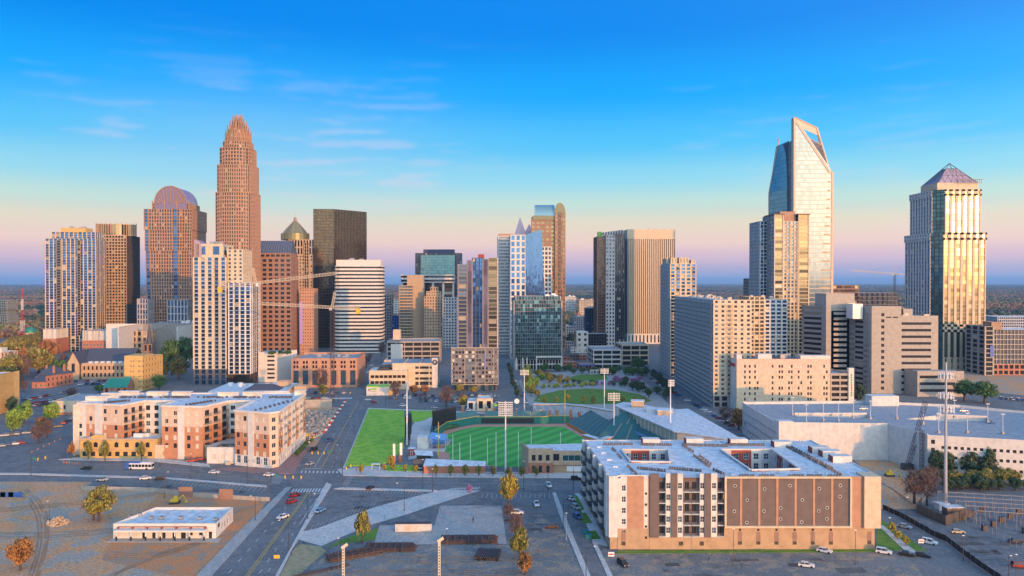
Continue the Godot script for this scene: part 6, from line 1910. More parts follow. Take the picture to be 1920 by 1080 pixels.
	for i in 70:
		var x = rf(2, w - 1)
		var zz = rf(-6.5, -1.2) if i % 2 else rf(ff.y + 1, ff.y + 8)
		pm(b, "roof_vents", "metal_grey", "stuff").tube(S(x, hr - 0.4, zz), S(x, hr + rf(0.1, 0.5), zz), 0.14, 0.14, 6)
	# raised stair heads
	for q in stair_heads:
		var sn = "#%d" % int(q.x * 10)
		var p = G(q.x, q.z) - o
		pm(b, "stair_head" + sn, "white_wall").box(S(p.x, hr - 0.3, p.y - 4), S(p.x + 6.5, hr + 1.9, p.y))
		pm(b, "stair_head_side" + sn, "red_panel").box(S(p.x - 0.12, hr - 0.3, p.y - 3.9), S(p.x, hr + 1.7, p.y))
	var sk = pm(b, "roof_hatches", "white_metal")
	for q in hatches:
		var p = G(q.x, q.z) - o
		sk.box(S(p.x, hr - 0.3, p.y - 1), S(p.x + 1.6, hr + 0.1, p.y))
	done(b)
	# rooftop condensers stand one by one
	var cm = M.new()
	cm.box(S(-0.3, 0, -0.3), S(0.3, 0.85, 0.3))
	cm.tube(S(0, 0.85, 0), S(0, 0.92, 0), 0.25, 0.25, 10, Color(0.4, 0.4, 0.4))
	var cme = cm.mesh(K["rail"])
	for r in unit_rows:
		var a: Vector3 = r[0]
		var e: Vector3 = r[1]
		for i in r[2]:
			var u = MeshInstance3D.new()
			u.name = uname("air_conditioner")
			u.mesh = cme
			add_child(u)
			u.position = a.lerp(e, (i + rf(-0.12, 0.12)) / maxf(1, r[2] - 1)) + S(0, -0.3, 0)
			u.rotation.y = rf(-0.05, 0.05)
			tag(u, "dark cooling unit %s" % r[3], "air conditioner", "air conditioning units %s" % r[3])

var stair_heads := [S(49.8, 23.2, -291.3), S(66.5, 23.2, -292.2), S(83.1, 23.2, -291.3), S(98.1, 23.2, -286.6), S(108.4, 23.2, -276.7), S(109.8, 23.2, -270.8), S(110.1, 23.2, -262.8)]
var hatches := [S(31.9, 23.2, -286.6), S(32.3, 23.2, -276.7), S(32.9, 23.2, -265.9), S(33.8, 23.2, -256), S(34.6, 23.2, -246), S(41, 23.2, -243.3), S(70.3, 23.2, -245.3)]
var unit_rows := [[S(35.1, 23.2, -291.3), S(45.6, 23.2, -291.3), 14, "in the long row behind the small court"], [S(49.2, 23.2, -290.8), S(53.7, 23.2, -290.3), 7, "beside the first stair head"], [S(55.3, 23.2, -290.3), S(60.1, 23.2, -289.9), 7, "between the first and second stair heads"], [S(64.7, 23.2, -289.9), S(68.6, 23.2, -289.9), 6, "beside the second stair head"], [S(69.3, 23.2, -289.4), S(81.1, 23.2, -288.4), 16, "in the row between the second and third stair heads"], [S(82.4, 23.2, -290.3), S(95.2, 23.2, -289.9), 17, "in the row beyond the third stair head"],
	[S(37.1, 23.2, -283.8), S(37.7, 23.2, -279.4), 3, "in the short row by the corner of the small court"], [S(37.8, 23.2, -274.2), S(38.2, 23.2, -269.2), 3, "in the short row halfway along the small court"], [S(38.8, 23.2, -256), S(39.9, 23.2, -246), 6, "in the slanting row at the parapet of the tan front"], [S(41.8, 23.2, -253.8), S(49.8, 23.2, -250.2), 12, "in the row below the small court"], [S(52.3, 23.2, -253.8), S(61.5, 23.2, -250.2), 13, "in the row at the parapet above the balconies"], [S(64.4, 23.2, -288.4), S(65.7, 23.2, -278.5), 6, "in the slanting row right behind the small court"], [S(64.6, 23.2, -271.7), S(65.9, 23.2, -256), 9, "in the slanting row between the two courts"], [S(66.5, 23.2, -271.7), S(67.2, 23.2, -259.7), 6, "in the second slanting row between the two courts"], [S(66.2, 23.2, -251.6), S(68, 23.2, -246), 5, "in the short row at the parapet between the courts"],
	[S(72.5, 23.2, -243.3), S(76.7, 23.2, -243.3), 6, "in the first parapet row above the round windows"], [S(78.7, 23.2, -243.3), S(83.1, 23.2, -243.3), 6, "in the second parapet row above the round windows"], [S(88.2, 23.2, -243.3), S(92.4, 23.2, -243.3), 6, "in the third parapet row above the round windows"], [S(94, 23.2, -243.3), S(98.2, 23.2, -243.3), 6, "in the fourth parapet row above the round windows"], [S(100.6, 23.2, -243.3), S(104.3, 23.2, -243.3), 5, "in the last parapet row above the round windows"], [S(102.6, 23.2, -290.3), S(105.2, 23.2, -245.3), 26, "in the long slanting row beside the large court"], [S(104.2, 23.2, -290.3), S(105.9, 23.2, -253.8), 18, "in the outer slanting row towards the stair heads"]]

func low_white() -> void:
	var o = G(-131.9, -253.3)
	var b = bl("low_building", "low white flat roofed building with a columned porch on the dirt lot", o, 0.0)
	var w = 34.0
	var d = 20.0
	var t = face(Vector2.ZERO, G(w, 0))
	var h = 5.0
	var wl = pm(b, "wall", "white_wall")
	var holes = []
	for x in [9.6, 12.9, 16.2, 19.6]: holes.append(Rect2(x, 0.05, 1.1, 2.2))
	holes.append(Rect2(22.4, 0.05, 1.6, 2.2))
	for x in [25.2, 28.4]: holes.append(Rect2(x, 1.1, 1.1, 1.2))
	holes.append(Rect2(31.6, 0.05, 1.1, 2.3))
	panel(wl, t, 0, w, 0, h, holes, 0.4)
	for r in holes: win(b, t, r, "door" if r.size.y > 2 else "dark")
	var far = G(-99, -271.9) - o
	var tr = face(G(w, 0), far)
	var hr2 = []
	for i in 5: hr2.append(Rect2(6 + i * 3.0, 1.2, 1.0, 1.9))
	var wr = far.distance_to(G(w, 0))
	panel(wl, tr, 0.02, wr, 0, h, hr2, 0.4)
	for r in hr2: win(b, tr, r, "dark")
	pm(b, "wall_vent", "metal_dark").fbox(tr, S(2.0, 3.0, 0), S(3.6, 4.3, 0.1))
	var bl_ = G(5.5, far.y)
	panel(wl, face(bl_, Vector2.ZERO), 0, bl_.length(), 0, h, [], 0.4)
	panel(wl, face(far, bl_), 0, far.distance_to(bl_), 0, h, [], 0.4)
	pm(b, "roof", "roof_white").prism(PackedVector2Array([G(0.3, -0.3), G(w - 0.3, -0.3), far, bl_]), h - 0.9, h - 0.8, Color.WHITE, false)
	var seam = pm(b, "roof_seams", "metal_grey", "stuff")
	for i in 9: seam.bar(S(3 + i * 3.6, h - 0.78, -0.5), S(5 + i * 3.7, h - 0.78, far.y + 0.5), 0.05)
	pm(b, "porch_roof", "white_wall").box(S(1.6, 2.9, 0.02), S(31.4, 3.5, 2.6))
	for i in 7:
		var x = 2.0 + i * 4.8
		var c = M.new()
		c.box(S(x, 0, 2.0), S(x + 0.28, 2.9, 2.3))
		c.box(S(x - 0.06, 0.01, 1.94), S(x + 0.34, 1.4, 2.36), Color(0.03, 0.03, 0.03))
		part(b.node, "porch_column", c.mesh(K["white_metal"]))
		pm(b, "roof_brackets", "red_panel").box(S(x, 3.5, 0.3), S(x + 0.25, 4.0, 1.4))
	pm(b, "roof_beam", "red_panel").box(S(1.8, 3.9, 0.35), S(31, 4.15, 0.6))
	pm(b, "porch_slab", "pavement_old").box(S(-0.5, 0, 0), S(w + 2, 0.12, 3.6))
	done(b)
	for i in 7:
		var m = M.new()
		var p = roof_units[i]
		m.box(S(-0.8, 0, -0.6), S(0.8, 0.15, 0.6))
		m.box(S(-0.7, 0.15, -0.5), S(0.7, 1.0, 0.5))
		m.tube(S(0, 1.0, 0), S(0, 1.1, 0), 0.45, 0.45, 10, Color(0.3, 0.3, 0.3))
		solid("roof_unit", "grey rooftop air handler on the low white building", "air handler", m, "metal_grey", p + S(0, 0.05, 0), rf(-0.2, 0.2), "air handlers on the low white building")

var roof_units := [S(-128.3, 4.15, -263.9), S(-122.5, 4.15, -260.4), S(-119.1, 4.15, -260.4), S(-112.6, 4.15, -260.4), S(-106, 4.15, -259.8), S(-99.9, 4.15, -258.6), S(-130, 4.15, -261.6)]

func old_quarter() -> void:
	# church with slate roof
	var b = bl("church", "brown stone church with a slate roof and pointed window", G(-385.3, -664.6), GR, "church")
	var k = 0.46
	var w = 105 * k
	var m = pm(b, "stone_wall", "tan_wall")
	var t = face(G(0, 0), G(22 * k, 0))
	panel(m, t, 0, 22 * k, 0, 14, [Rect2(8 * k, 6, 6 * k, 8)])
	win(b, t, Rect2(8 * k, 6, 6 * k, 8), "dark")
	m.tri(S(0, 14, 0), S(22 * k, 14, 0), S(11 * k, 24, 0))
	t = face(G(22 * k, -3), G(w, -3))
	var holes = []
	for i in 10:
		for j in 2: holes.append(Rect2(2 + i * (w - 24 * k) / 10.5, 2 + j * 6.0, 2.2, 3.4))
	panel(m, t, 0, w - 22 * k, 0, 14, holes)
	for r in holes: win(b, t, r, "brown")
	for i in 11: m.fbox(t, S(0.4 + i * (w - 24 * k) / 10.5, 0, 0), S(1.2 + i * (w - 24 * k) / 10.5, 13, 0.8))
	var r = pm(b, "slate_roof", "roof_slate")
	r.quad(S(11 * k, 24, 0.5), S(-1, 13, 0.5), S(-1, 13, -34), S(11 * k, 24, -34))
	r.quad(S(22 * k + 1, 13, 0.5), S(11 * k, 24, 0.5), S(11 * k, 24, -34), S(22 * k + 1, 13, -34))
	r.quad(S(20 * k, 14, -12), S(w + 1, 14, -12), S(w + 1, 25, -26), S(14 * k, 25, -26))
	r.quad(S(w + 1, 14, -40), S(14 * k, 14, -40), S(14 * k, 25, -26), S(w + 1, 25, -26))
	pm(b, "flat_roof", "roof_grey").box(S(22 * k, 13.4, -12), S(w, 13.8, -3.4))
	var pl = pm(b, "rooftop_plant", "white_metal", "stuff")
	for i in 6: pl.box(S((34 + i * 11) * k, 13.8, -8), S((40 + i * 11) * k, 15.2, -5))
	pm(b, "stone_wall", "tan_wall").box(S(0, 0, -34), S(w, 13.2, -14))
	done(b)
	# spire
	b = bl("church_spire", "slim dark church spire with corner pinnacles", G(-362.6, -754.9), GR, "spire")
	k = 0.52
	stk(b, 0, 16 * k, 0, 8, 0, 23.63, {"bay": 4, "fh": 7, "pw": 2, "sh": 2, "wm": "brown_stone", "gm": "void"}, "brown_stone")
	var sp = pm(b, "spire_roof", "roof_slate")
	sp.tube(S(8 * k, 23.63, -4), S(8 * k, 44.09, -4), 6 * k, 0.2, 8)
	for q in [[1, 1], [15, 1], [1, 7], [15, 7]]: sp.tube(S(q[0] * k, 23.63, -q[1]), S(q[0] * k, 29.4, -q[1]), 0.9, 0.05, 6)
	done(b)
	b = bl("office_building", "pale tan four storey block with few square windows", G(-301.4, -596.4), GR)
	k = 0.41
	var h = 25.31
	w = 34 * k
	t = face(Vector2.ZERO, G(w, 0))
	holes = []
	for j in 6:
		for x in [0.36, 0.5, 0.8, 0.92]: holes.append(Rect2(w * x - 0.5, 2.4 + j * 4.0, 1.0, 1.5))
	panel(pm(b, "wall", "yellow_wall"), t, 0, w, 0, h, holes)
	for q in holes: win(b, t, q, "whitedark")
	fac(b, G(w, 0), G(w + 2, -34), 0, h - 0.02, {"bay": 5, "fh": 4.0, "pw": 2.6, "sh": 2.2, "wm": "yellow_wall", "gm": "glass_blue"}, 0.01)
	pm(b, "wall", "yellow_wall").box(S(0, 0, -34), S(w + 2, h - 0.1, -33))
	pm(b, "wall", "yellow_wall").box(S(0, h, -20), S(w, h + 2, -0.2))
	pm(b, "roof", "roof_grey").prism(PackedVector2Array([G(0, -0.3), G(w, -0.3), G(w + 2, -34), G(0, -34)]), h - 0.6, h - 0.5, Color.WHITE, false)
	done(b)
	b = tw("office_building", "cream office with a row of tall windows beside the spire", G(-415.25, -826.38), 21.91, 32.18, 30, {"bay": 5, "fh": 6, "pw": 2.4, "sh": 2.2, "wm": "tan_wall", "gm": "glass_dark"})
	done(b)
	b = tw("hall_building", "large windowless white hall behind the dark green trees", G(-408.49, -849.35), 60.24, 38.39, 40, {"bay": 200, "fh": 80, "pw": 200, "sh": 0, "wm": "white_wall", "gm": "white_wall"}, GR, "roof_grey")
	rooftop(b, 10, 60, 5, 30, b.h, 6, "white_metal")
	done(b)
	# brick house
	b = bl("brick_house", "small red brick house with steep slate roof and chimneys", G(-382.5, -611.3), GR, "house")
	k = 0.42
	w = 26 * k
	t = face(Vector2.ZERO, G(w, 0))
	holes = [Rect2(2, 1, 1.2, 2.2), Rect2(6, 1, 1.2, 2.2), Rect2(9.5, 1, 1.0, 2.2)]
	panel(pm(b, "brick_wall", "brick_red"), t, 0, w, 0, 5, holes)
	for q in holes: win(b, t, q, "whitedark")
	t = face(G(w, 0), G(w + 8, -26))
	holes = []
	for i in 6:
		for j in 2: holes.append(Rect2(2 + i * 4.2, 1.2 + j * 4.2, 1.2, 2.4))
	panel(pm(b, "brick_wall", "brick_red"), t, 0.02, 27, 0, 9.5, holes)
	for q in holes: win(b, t, q, "brown")
	pm(b, "brick_wall", "brick_red").box(S(0, 0, -26), S(w - 0.5, 9.4, -8))
	r = pm(b, "slate_roof", "roof_slate")
	r.quad(S(-0.6, 5, 0.6), S(w + 0.6, 5, 0.6), S(w, 9.5, -8), S(0, 9.5, -8))
	r.quad(S(-0.8, 9.3, -7), S(w + 2, 9.3, -7), S(w - 2, 15, -15), S(4, 15, -15))
	r.quad(S(w + 2, 9.3, -7), S(w + 9, 9.3, -27), S(w - 1, 15, -19), S(w - 2, 15, -15))
	r.quad(S(-0.8, 9.3, -27), S(-0.8, 9.3, -7), S(4, 15, -15), S(4, 15, -19))
	r.quad(S(4, 15, -15), S(w - 2, 15, -15), S(w - 1, 15, -19), S(4, 15, -19))
	for q in [[3, -14], [w, -10], [w + 3, -20]]: pm(b, "chimney", "brick_red").box(S(q[0], 8, q[1] - 1), S(q[0] + 1.4, 17, q[1] + 0.4))
	done(b)
	# green roof
	b = bl("brick_hall", "small brick hall with a bright green metal gable roof", G(-305.7, -574), GR, "house")
	k = 0.4
	w = 44 * k
	stk(b, 0, w, 0, 12, 0, 6, {"bay": 4, "fh": 6, "pw": 2.6, "sh": 3, "wm": "brick_red", "gm": "glass_dark"}, "brick_red")
	r = pm(b, "green_roof", "roof_green")
	r.quad(S(-0.6, 5.6, 0.7), S(w - 4, 5.6, 0.7), S(w - 4, 12, -6), S(2, 12, -6))
	r.quad(S(w - 4, 5.6, -12.7), S(-0.6, 5.6, -12.7), S(2, 12, -6), S(w - 4, 12, -6))
	var g = pm(b, "brick_gable", "brick_red")
	g.prism(PackedVector2Array(rect(w - 4, w, 0, 12)), 6, 6.5)
	g.tri(S(w, 6, 0.5), S(w, 6, -12.5), S(w, 13, -6))
	g.tri(S(w - 4, 6, -12.5), S(w - 4, 6, 0.5), S(w - 4, 13, -6))
	r.quad(S(w - 4, 6, 0.7), S(w + 0.3, 6, 0.7), S(w + 0.3, 13.1, -6), S(w - 4, 13.1, -6))
	done(b)
	# flat block behind the pink wing
	b = bl("low_building", "low cream warehouse with a flat grey roof behind the pink apartments", G(-293.1, -488.9), GR)
	k = 0.34
	w = 120 * k
	t = face(Vector2.ZERO, G(w, 0))
	holes = [Rect2(7, 3.6, 1.2, 2.6), Rect2(16, 3.6, 1.2, 2.6)]
	panel(pm(b, "wall", "cream_wall"), t, 0, w, 1.6, 9, holes)
	panel(pm(b, "brick_base", "brick_red"), t, 0, w, 0, 1.6, [])
	for q in holes: win(b, t, q, "dark")
	panel(pm(b, "wall", "cream_wall"), face(G(0, -34), Vector2.ZERO), 0, 33.6, 0, 9, [])
	pm(b, "roof", "roof_grey").prism(PackedVector2Array(rect(0.3, w, 0.4, 34)), 8.4, 8.5, Color.WHITE, false)
	rooftop(b, 5, w - 4, 4, 30, 8.5, 9, "metal_grey")
	done(b)
	b = bl("low_building", "white roofed building with a small slate hip roof behind the pink apartments", G(-203.6, -513.6), GR)
	k = 0.36
	w = 150 * k
	panel(pm(b, "wall", "tan_wall"), face(G(w, 0), G(w, -40)), 0, 40, 0, 13, [])
	stk(b, 0, w - 0.5, 0, 40, 0, 11.5, null, "roof_white")
	r = pm(b, "slate_roof", "roof_slate")
	var c = [S(22, 11.3, -4), S(46, 11.3, -4), S(46, 11.3, -18), S(22, 11.3, -18)]
	var a0 = S(28, 15, -11)
	var a1 = S(40, 15, -11)
	r.quad(c[0], c[1], a1, a0); r.quad(c[2], c[3], a0, a1); r.tri(c[1], c[2], a1); r.tri(c[3], c[0], a0)
	stk(b, 40, 48, 22, 30, 11.5, 15, null, "tan_wall")
	stk(b, 56, 64, 4, 12, 11.5, 14, null, "tan_wall")
	rooftop(b, 2, w - 4, 22, 38, 11.3, 7, "white_metal")
	done(b)
	# edge buildings
	b = tw("apartment_building", "brick and white corner apartment house with balconies", G(-474.75, -650.4), 40.75, 24.43, 24, {"bay": 5, "fh": 4, "pw": 2.4, "sh": 1.4, "wm": "pink_stucco", "gm": "glass_dark", "bal": 2}, GR, "roof_white")
	stk(b, b.w - 7, b.w + 0.3, -0.3, 8, b.h, b.h + 4, null, "white_wall")
	done(b)
	b = tw("office_building", "plain ochre building with a blank lit wall beside the parked cars", G(-361.43, -481.21), 33.7, 25.46, 24, {"bay": 60, "fh": 60, "pw": 60, "sh": 0, "wm": "yellow_wall", "gm": "yellow_wall"}, GR, "roof_white")
	done(b)
	b = tw("office_building", "teal glass office of two stacked boxes far behind the old trees", G(-876.59, -1274.38), 38.63, 30.11, 30, {"bay": 3, "fh": 4, "pw": 0.3, "sh": 0.5, "wm": "metal_grey", "gm": "glass_teal", "hi": 2.2, "lo": 1.4})
	stk(b, 0, b.w - 3, 2, 28, b.h, b.h + 8, {"bay": 3, "fh": 4, "pw": 0.3, "sh": 0.5, "wm": "metal_grey", "gm": "glass_teal", "hi": 2.2, "lo": 1.4})
	stk(b, 0, b.w, -2, 28, b.h + 8, b.h + 24, {"bay": 3, "fh": 4, "pw": 0.3, "sh": 0.5, "wm": "metal_grey", "gm": "glass_teal", "hi": 2.2, "lo": 1.4})
	done(b)
	# copper domed pavilion
	b = bl("domed_pavilion", "round pavilion with a green copper dome behind the trees", G(-698.2, -1092.2), GR)
	k = 0.76
	pm(b, "drum", "cream_wall").tube(S(11 * k, 0, -8), S(11 * k, 12, -8), 9 * k, 9 * k, 20)
	var dm = pm(b, "dome", "roof_green")
	for i in 5: dm.tube(S(11 * k, 12 + sin(i * 0.3) * 8, -8), S(11 * k, 12 + sin((i + 1) * 0.3) * 8, -8), cos(i * 0.3) * 10 * k, cos((i + 1) * 0.3) * 10 * k, 20)
	done(b)
	var lo = [["long white flat roof", 8.0], ["pale warehouse roof", 6.0], ["white shed", 7.0], ["low cream store", 6.0], ["grey flat roofed store", 9.0], ["white roofed depot", 8.0], ["pale low block", 7.0], ["long pale depot", 8.0], ["white box store", 9.0], ["low white office", 10.0], ["pale roofed hall", 7.0], ["flat white shed", 8.0]]
	for i in 12:
		var q = far_roofs[i]
		b = bl("background_building", "%s far behind the towers, %s" % [lo[i][0], ["near the lattice mast", "below the lattice mast", "beside the lattice mast", "by the domed pavilion", "behind the condominium", "past the domed pavilion", "near the teal glass office", "on the wooded plain beyond the steel frame", "on the wooded plain by the tower crane", "on the far wooded plain by the pyramid tower", "on the plain past the netted block", "on the plain behind the banded office"][i]], q, rf(-0.3, 0.3))
		var ww = [70.0, 40.0, 50.0, 60.0, 40.0, 80.0, 40.0, 160.0, 220.0, 120.0, 90.0, 60.0][i]
		stk(b, 0, ww, 0, 30, 0, lo[i][1] + (4 if i > 6 else 0), {"bay": 6, "fh": 6, "pw": 3, "sh": 3, "wm": "white_wall", "gm": "glass_dark"}, "roof_white")
		done(b)

var far_roofs := [G(-1479.7, -2266.1), G(-1266.8, -1973.6), G(-1520.1, -2399.5), G(-1090.9, -1699.4), G(-1350.9, -2185.2), G(-1009.1, -1568.6), G(-1738.7, -2781.3), G(3310.1, -7199.8), G(4446.3, -9415.3), G(4034.8, -8159.9), G(1206, -1911.9), G(-536.9, -3220.6)]

func rel(p: Vector2, o: Vector2) -> Vector2:
	return p - o

func wall_line(m: M, pts: Array, y0: float, h: float, th: float) -> void:
	for i in pts.size() - 1:
		var l = pts[i].distance_to(pts[i + 1])
		m.fbox(face(pts[i], pts[i + 1], y0), S(-0.02, 0, -th), S(l, h - 0.003 * (i % 2), 0))

func ballpark() -> void:
	ground("clay_track", "reddish clay warning track of the ballpark", [G(-38.3, -385.4), G(-42.4, -425.8), G(-37.3, -439.6), G(-22.2, -456), G(31.8, -457.8), G(35.9, -449.3), G(44.7, -402), G(58.1, -379.4), G(45.9, -347), G(-29.7, -355.1), G(-35.3, -368)], 0.05, "clay_track")
	var field = [G(-36.7, -415.6), G(-35.2, -428.8), G(-30.5, -438), G(-20.3, -449.3), G(29.7, -449.3), G(34.7, -433.4), G(39.9, -410.1), G(52.8, -379.4), G(41.5, -351), G(-3.7, -351), G(-29.6, -363.6), G(-30.7, -377.1), G(-33.7, -384.2)]
	ground("field", "mown green baseball outfield with diagonal stripes", field, 0.09, "field_dark")
	# mown stripes: the lighter passes of the mower, in two diagonal directions
	var poly = PackedVector2Array(field)
	var st = M.new()
	for dirn in [0]:
		var d = G(0.62, -1.0).normalized()
		var s = G(-d.y, d.x)
		var c = G(-2.8, -398)
		for i in range(-14, 15, 2):
			var p = c + s * i * 4.2
			var band = PackedVector2Array([p - d * 120, p + d * 120, p + d * 120 + s * 4.2, p - d * 120 + s * 4.2])
			for q in Geometry2D.intersect_polygons(poly, band):
				if q.size() > 2: st.prism(q, 0, 0.105, Color.WHITE, false)
	solid("field_stripe", "lighter mown stripes across the baseball outfield", "", st, "field_light", Vector3.ZERO, 0.0, "", "structure")
	# outfield wall
	var b = bl("outfield_wall", "dark green outfield wall with a yellow top rail", G(-41.9, -415.6), 0.0, "wall")
	var o = G(-41.9, -415.6)
	var line = [G(-41.9, -415.6) - o, G(-37.4, -441.2) - o, G(-22.3, -457.8) - o, G(19.1, -457.8) - o, G(23.7, -461.2) - o, G(34.6, -461.2) - o]
	wall_line(pm(b, "green_padding", "stadium_green"), line, 0, 4.2, 0.6)
	var yl = pm(b, "yellow_rail", "yellow")
	for i in line.size() - 1: yl.bar(v3(line[i], 4.3), v3(line[i + 1], 4.3), 0.18)
	pm(b, "black_panel", "black").fbox(face(line[2], line[3]), S(4, 0.5, 0), S(line[2].distance_to(line[3]) - 6, 3.4, 0.08))
	done(b)
	# seats above the outfield wall
	for q in [[G(-16.9, -468.3), G(-7.8, -468.3)], [G(-7.2, -468.3), G(2, -468.3)], [G(2.6, -468.3), G(11.7, -468.3)], [G(12.4, -468.3), G(21.5, -468.3)], [G(-32.6, -459.5), G(-19.6, -470.1)]]:
		var w = q[0].distance_to(q[1])
		var t = face(Vector2.ZERO, q[1] - q[0])
		b = bl("outfield_seats", "short block of dark green seats above the outfield wall", q[0], 0.0, "seating", "seat blocks above the outfield wall")
		for i in 5:
			pm(b, "seat_row", "seat_green").fbox(t, S(0.4, 3.0 + i * 0.45, -1.0 - i * 1.0), S(w - 0.4, 3.45 + i * 0.45, -0.4 - i * 1.0))
			pm(b, "step", "concrete").fbox(t, S(0, 0, -1.3 - i * 1.0), S(w, 3.0 + i * 0.45, -0.3 - i * 1.0))
		done(b)
	# big black scoreboard
	o = G(-44.3, -433.4)
	b = bl("scoreboard", "large black scoreboard standing behind a hedge bank", o, 0.0, "scoreboard")
	var e = G(-32.8, -449.3) - o
	var t = face(Vector2.ZERO, e)
	var w = e.length()
	pm(b, "board", "black").fbox(t, S(0, 3.2, -1.0), S(w, 11.5, 0))
	pm(b, "board_frame", "metal_dark").fbox(t, S(-0.3, 11.5, -1.2), S(w + 0.3, 12.0, 0.2))
	for i in 4: pm(b, "support", "metal_dark").fbox(t, S(0.5 + i * (w - 1.4) / 3.0, 0, -0.9), S(0.9 + i * (w - 1.4) / 3.0, 3.2, -0.4))
	done(b)
	var hm = M.new()
	leaf_heap(hm, S(w * 0.5, 1.3, 2.5), S(w * 0.48, 1.4, 1.6), 900, 0.45, [Color(0.16, 0.22, 0.03), Color(0.07, 0.13, 0.02)])
	solid("hedge", "yellow green hedge bank under the black scoreboard", "hedge", hm, "leaf", v3(o), -atan2(e.y, e.x))
	# side video board
	b = bl("video_board", "narrow black video board seen edge on beside the lawn", G(-55.1, -402), 0.0, "scoreboard")
	pm(b, "board", "black").box(S(-1.1, 3, -12), S(0.9, 14, 0))
	for z in [-1.5, -10.5]: pm(b, "support", "metal_dark").box(S(-0.5, 0, z), S(0.3, 3, z + 0.6))
	done(b)
	# grandstand: stepped rows in an angle, with the white concourse roof above
	o = G(44.8, -407.3)
	b = bl("grandstand", "green seating bowl of the ballpark", o, 0.0, "grandstand")
	var A = G(32.9, -454.3) - o
	var B = Vector2.ZERO
	var C = G(66.2, -396.7) - o
	for leg in [[A, B, G(1.0, -0.62)], [B, C, G(0.25, -1.0)]]:
		var f0: Vector2 = leg[0]
		var f1: Vector2 = leg[1]
		var nn: Vector2 = leg[2].normalized()
		for i in (18 if leg[1] == B else 30):
			var a = f0 + nn * i * 0.95
			var c = f1 + G(0.62, -0.9).normalized() * i * 0.98 if leg[1] == B else f1 + nn * i * 0.95
			if leg[0] == B: a = B + G(0.62, -0.9).normalized() * i * 0.98
			var y = 1.0 + i * 0.36
			var tt = face(a, c, 0)
			var l = a.distance_to(c)
			pm(b, "step", "concrete").fbox(tt, S(0, 0, -1.0), S(l, y, 0))
			var n = int(l / 6.0)
			for j in n: pm(b, "seat_row", "seat_green").fbox(tt, S(j * l / n + 0.5, y, -0.7), S((j + 1) * l / n - 0.5, y + 0.5, -0.35))
	var fp = pm(b, "front_wall", "orange")
	fp.fbox(face(A, B), S(0, 0, 0.02), S(A.length(), 1.6, 0.3))
	fp.fbox(face(B, C), S(0, 0, 0.02), S(C.length(), 1.6, 0.3))
	done(b)
	# dugout roof
	b = bl("dugout", "white dugout roof with an orange fascia", G(37.9, -412.8), 0.0, "dugout")
	var d1 = G(45.6, -399.3) - G(37.9, -412.8)
	var d2 = G(53.8, -407.3) - G(37.9, -412.8)
	for q in [[Vector2.ZERO, d1], [d1, d2]]:
		pm(b, "roof", "roof_white").fbox(face(q[0], q[1]), S(0, 2.4, -3), S(q[0].distance_to(q[1]), 2.7, 0.4))
		pm(b, "fascia", "orange").fbox(face(q[0], q[1]), S(0, 1.5, -0.2), S(q[0].distance_to(q[1]), 2.4, 0.2))
	done(b)
	# concourse with its long white roof
	o = G(S(49.5, 13, -395.2).x, S(49.5, 13, -395.2).z)
	b = bl("concourse", "ballpark concourse under a long white roof", o, 0.0, "concourse")
	var L = func(p: Vector3) -> Vector2: return G(p.x, p.z) - o
	var rp = PackedVector2Array([L.call(S(59.6, 13, -446.3)), L.call(S(77.7, 13, -369.7)), L.call(S(105.6, 13, -345)), L.call(S(99.8, 13, -435.1)), L.call(S(86.6, 13, -429.6)), L.call(S(73.6, 13, -456.2)), L.call(S(66.3, 13, -458.2)), L.call(S(62.3, 13, -452.2))])
	pm(b, "white_roof", "roof_white").prism(rp, 12.4, 13)
	pm(b, "wall", "cream_wall").prism(PackedVector2Array([rp[0].lerp(rp[3], 0.06), rp[1].lerp(rp[2], 0.06), rp[2] + G(-1, -0.5), rp[3] + G(-1, 0), rp[6] + G(1, 1)]), 0, 12.2)
	var ft = face(rp[0], rp[1])
	var fl = rp[0].distance_to(rp[1])
	for i in 16: pm(b, "column", "white_metal").fbox(ft, S(1 + i * (fl - 2) / 15.0, 0, -1.2), S(1.35 + i * (fl - 2) / 15.0, 12.4, -0.8))
	pm(b, "suite_glazing", "glass_teal").fbox(ft, S(4, 8.2, -2.6), S(fl - 2, 11.8, -2.4))
	for i in 3: pm(b, "upper_seats", "seat_green").fbox(ft, S(2, 5 + i * 0.6, -0.6 + (2 - i) * 1.1), S(fl - 1, 6 + i * 0.6, 0.3 + (2 - i) * 1.1))
	pm(b, "upper_front", "sky_panel").fbox(ft, S(2, 4.2, 2.6), S(fl - 1, 5.4, 2.9))
	rooftop(b, rp[0].x + 30, rp[2].x - 24, -rp[2].y - 30, -rp[2].y - 8, 13, 12, "white_metal")
	var rs = pm(b, "roof_seams", "metal_grey", "stuff")
	for i in 30: stripe(rs, rp[0].lerp(rp[1], i / 30.0), rp[7].lerp(rp[4], i / 30.0).lerp(rp[3], i / 60.0), 0.12, 13.03)
	done(b)
	for i in 3:
		b = bl("roof_pavilion", ["tan box pavilion on the concourse roof", "white canopy on the concourse roof", "small tan plant box on the concourse roof"][i], [G(S(68.3, 13, -438.8).x, S(68.3, 13, -438.8).z), G(S(74.1, 13, -422.6).x, S(74.1, 13, -422.6).z), G(S(78.6, 13, -414.1).x, S(78.6, 13, -414.1).z)][i], -0.2)
		pm(b, "box", ["tan_wall", "white_wall", "tan_wall"][i]).box(S(0, 12.9, -6), S([7.0, 14.0, 6.0][i], [16.5, 14.5, 15.2][i], 0))
		pm(b, "roof", "roof_white").box(S(-0.3, [16.5, 14.5, 15.2][i], -6.3), S([7.3, 14.3, 6.3][i], [16.8, 14.8, 15.5][i], 0.3))
		done(b)
	# long curved canopy behind the outfield
	b = bl("canopy", "long thin white canopy on struts behind the outfield", G(13.6, -488.9), 0.0, "canopy")
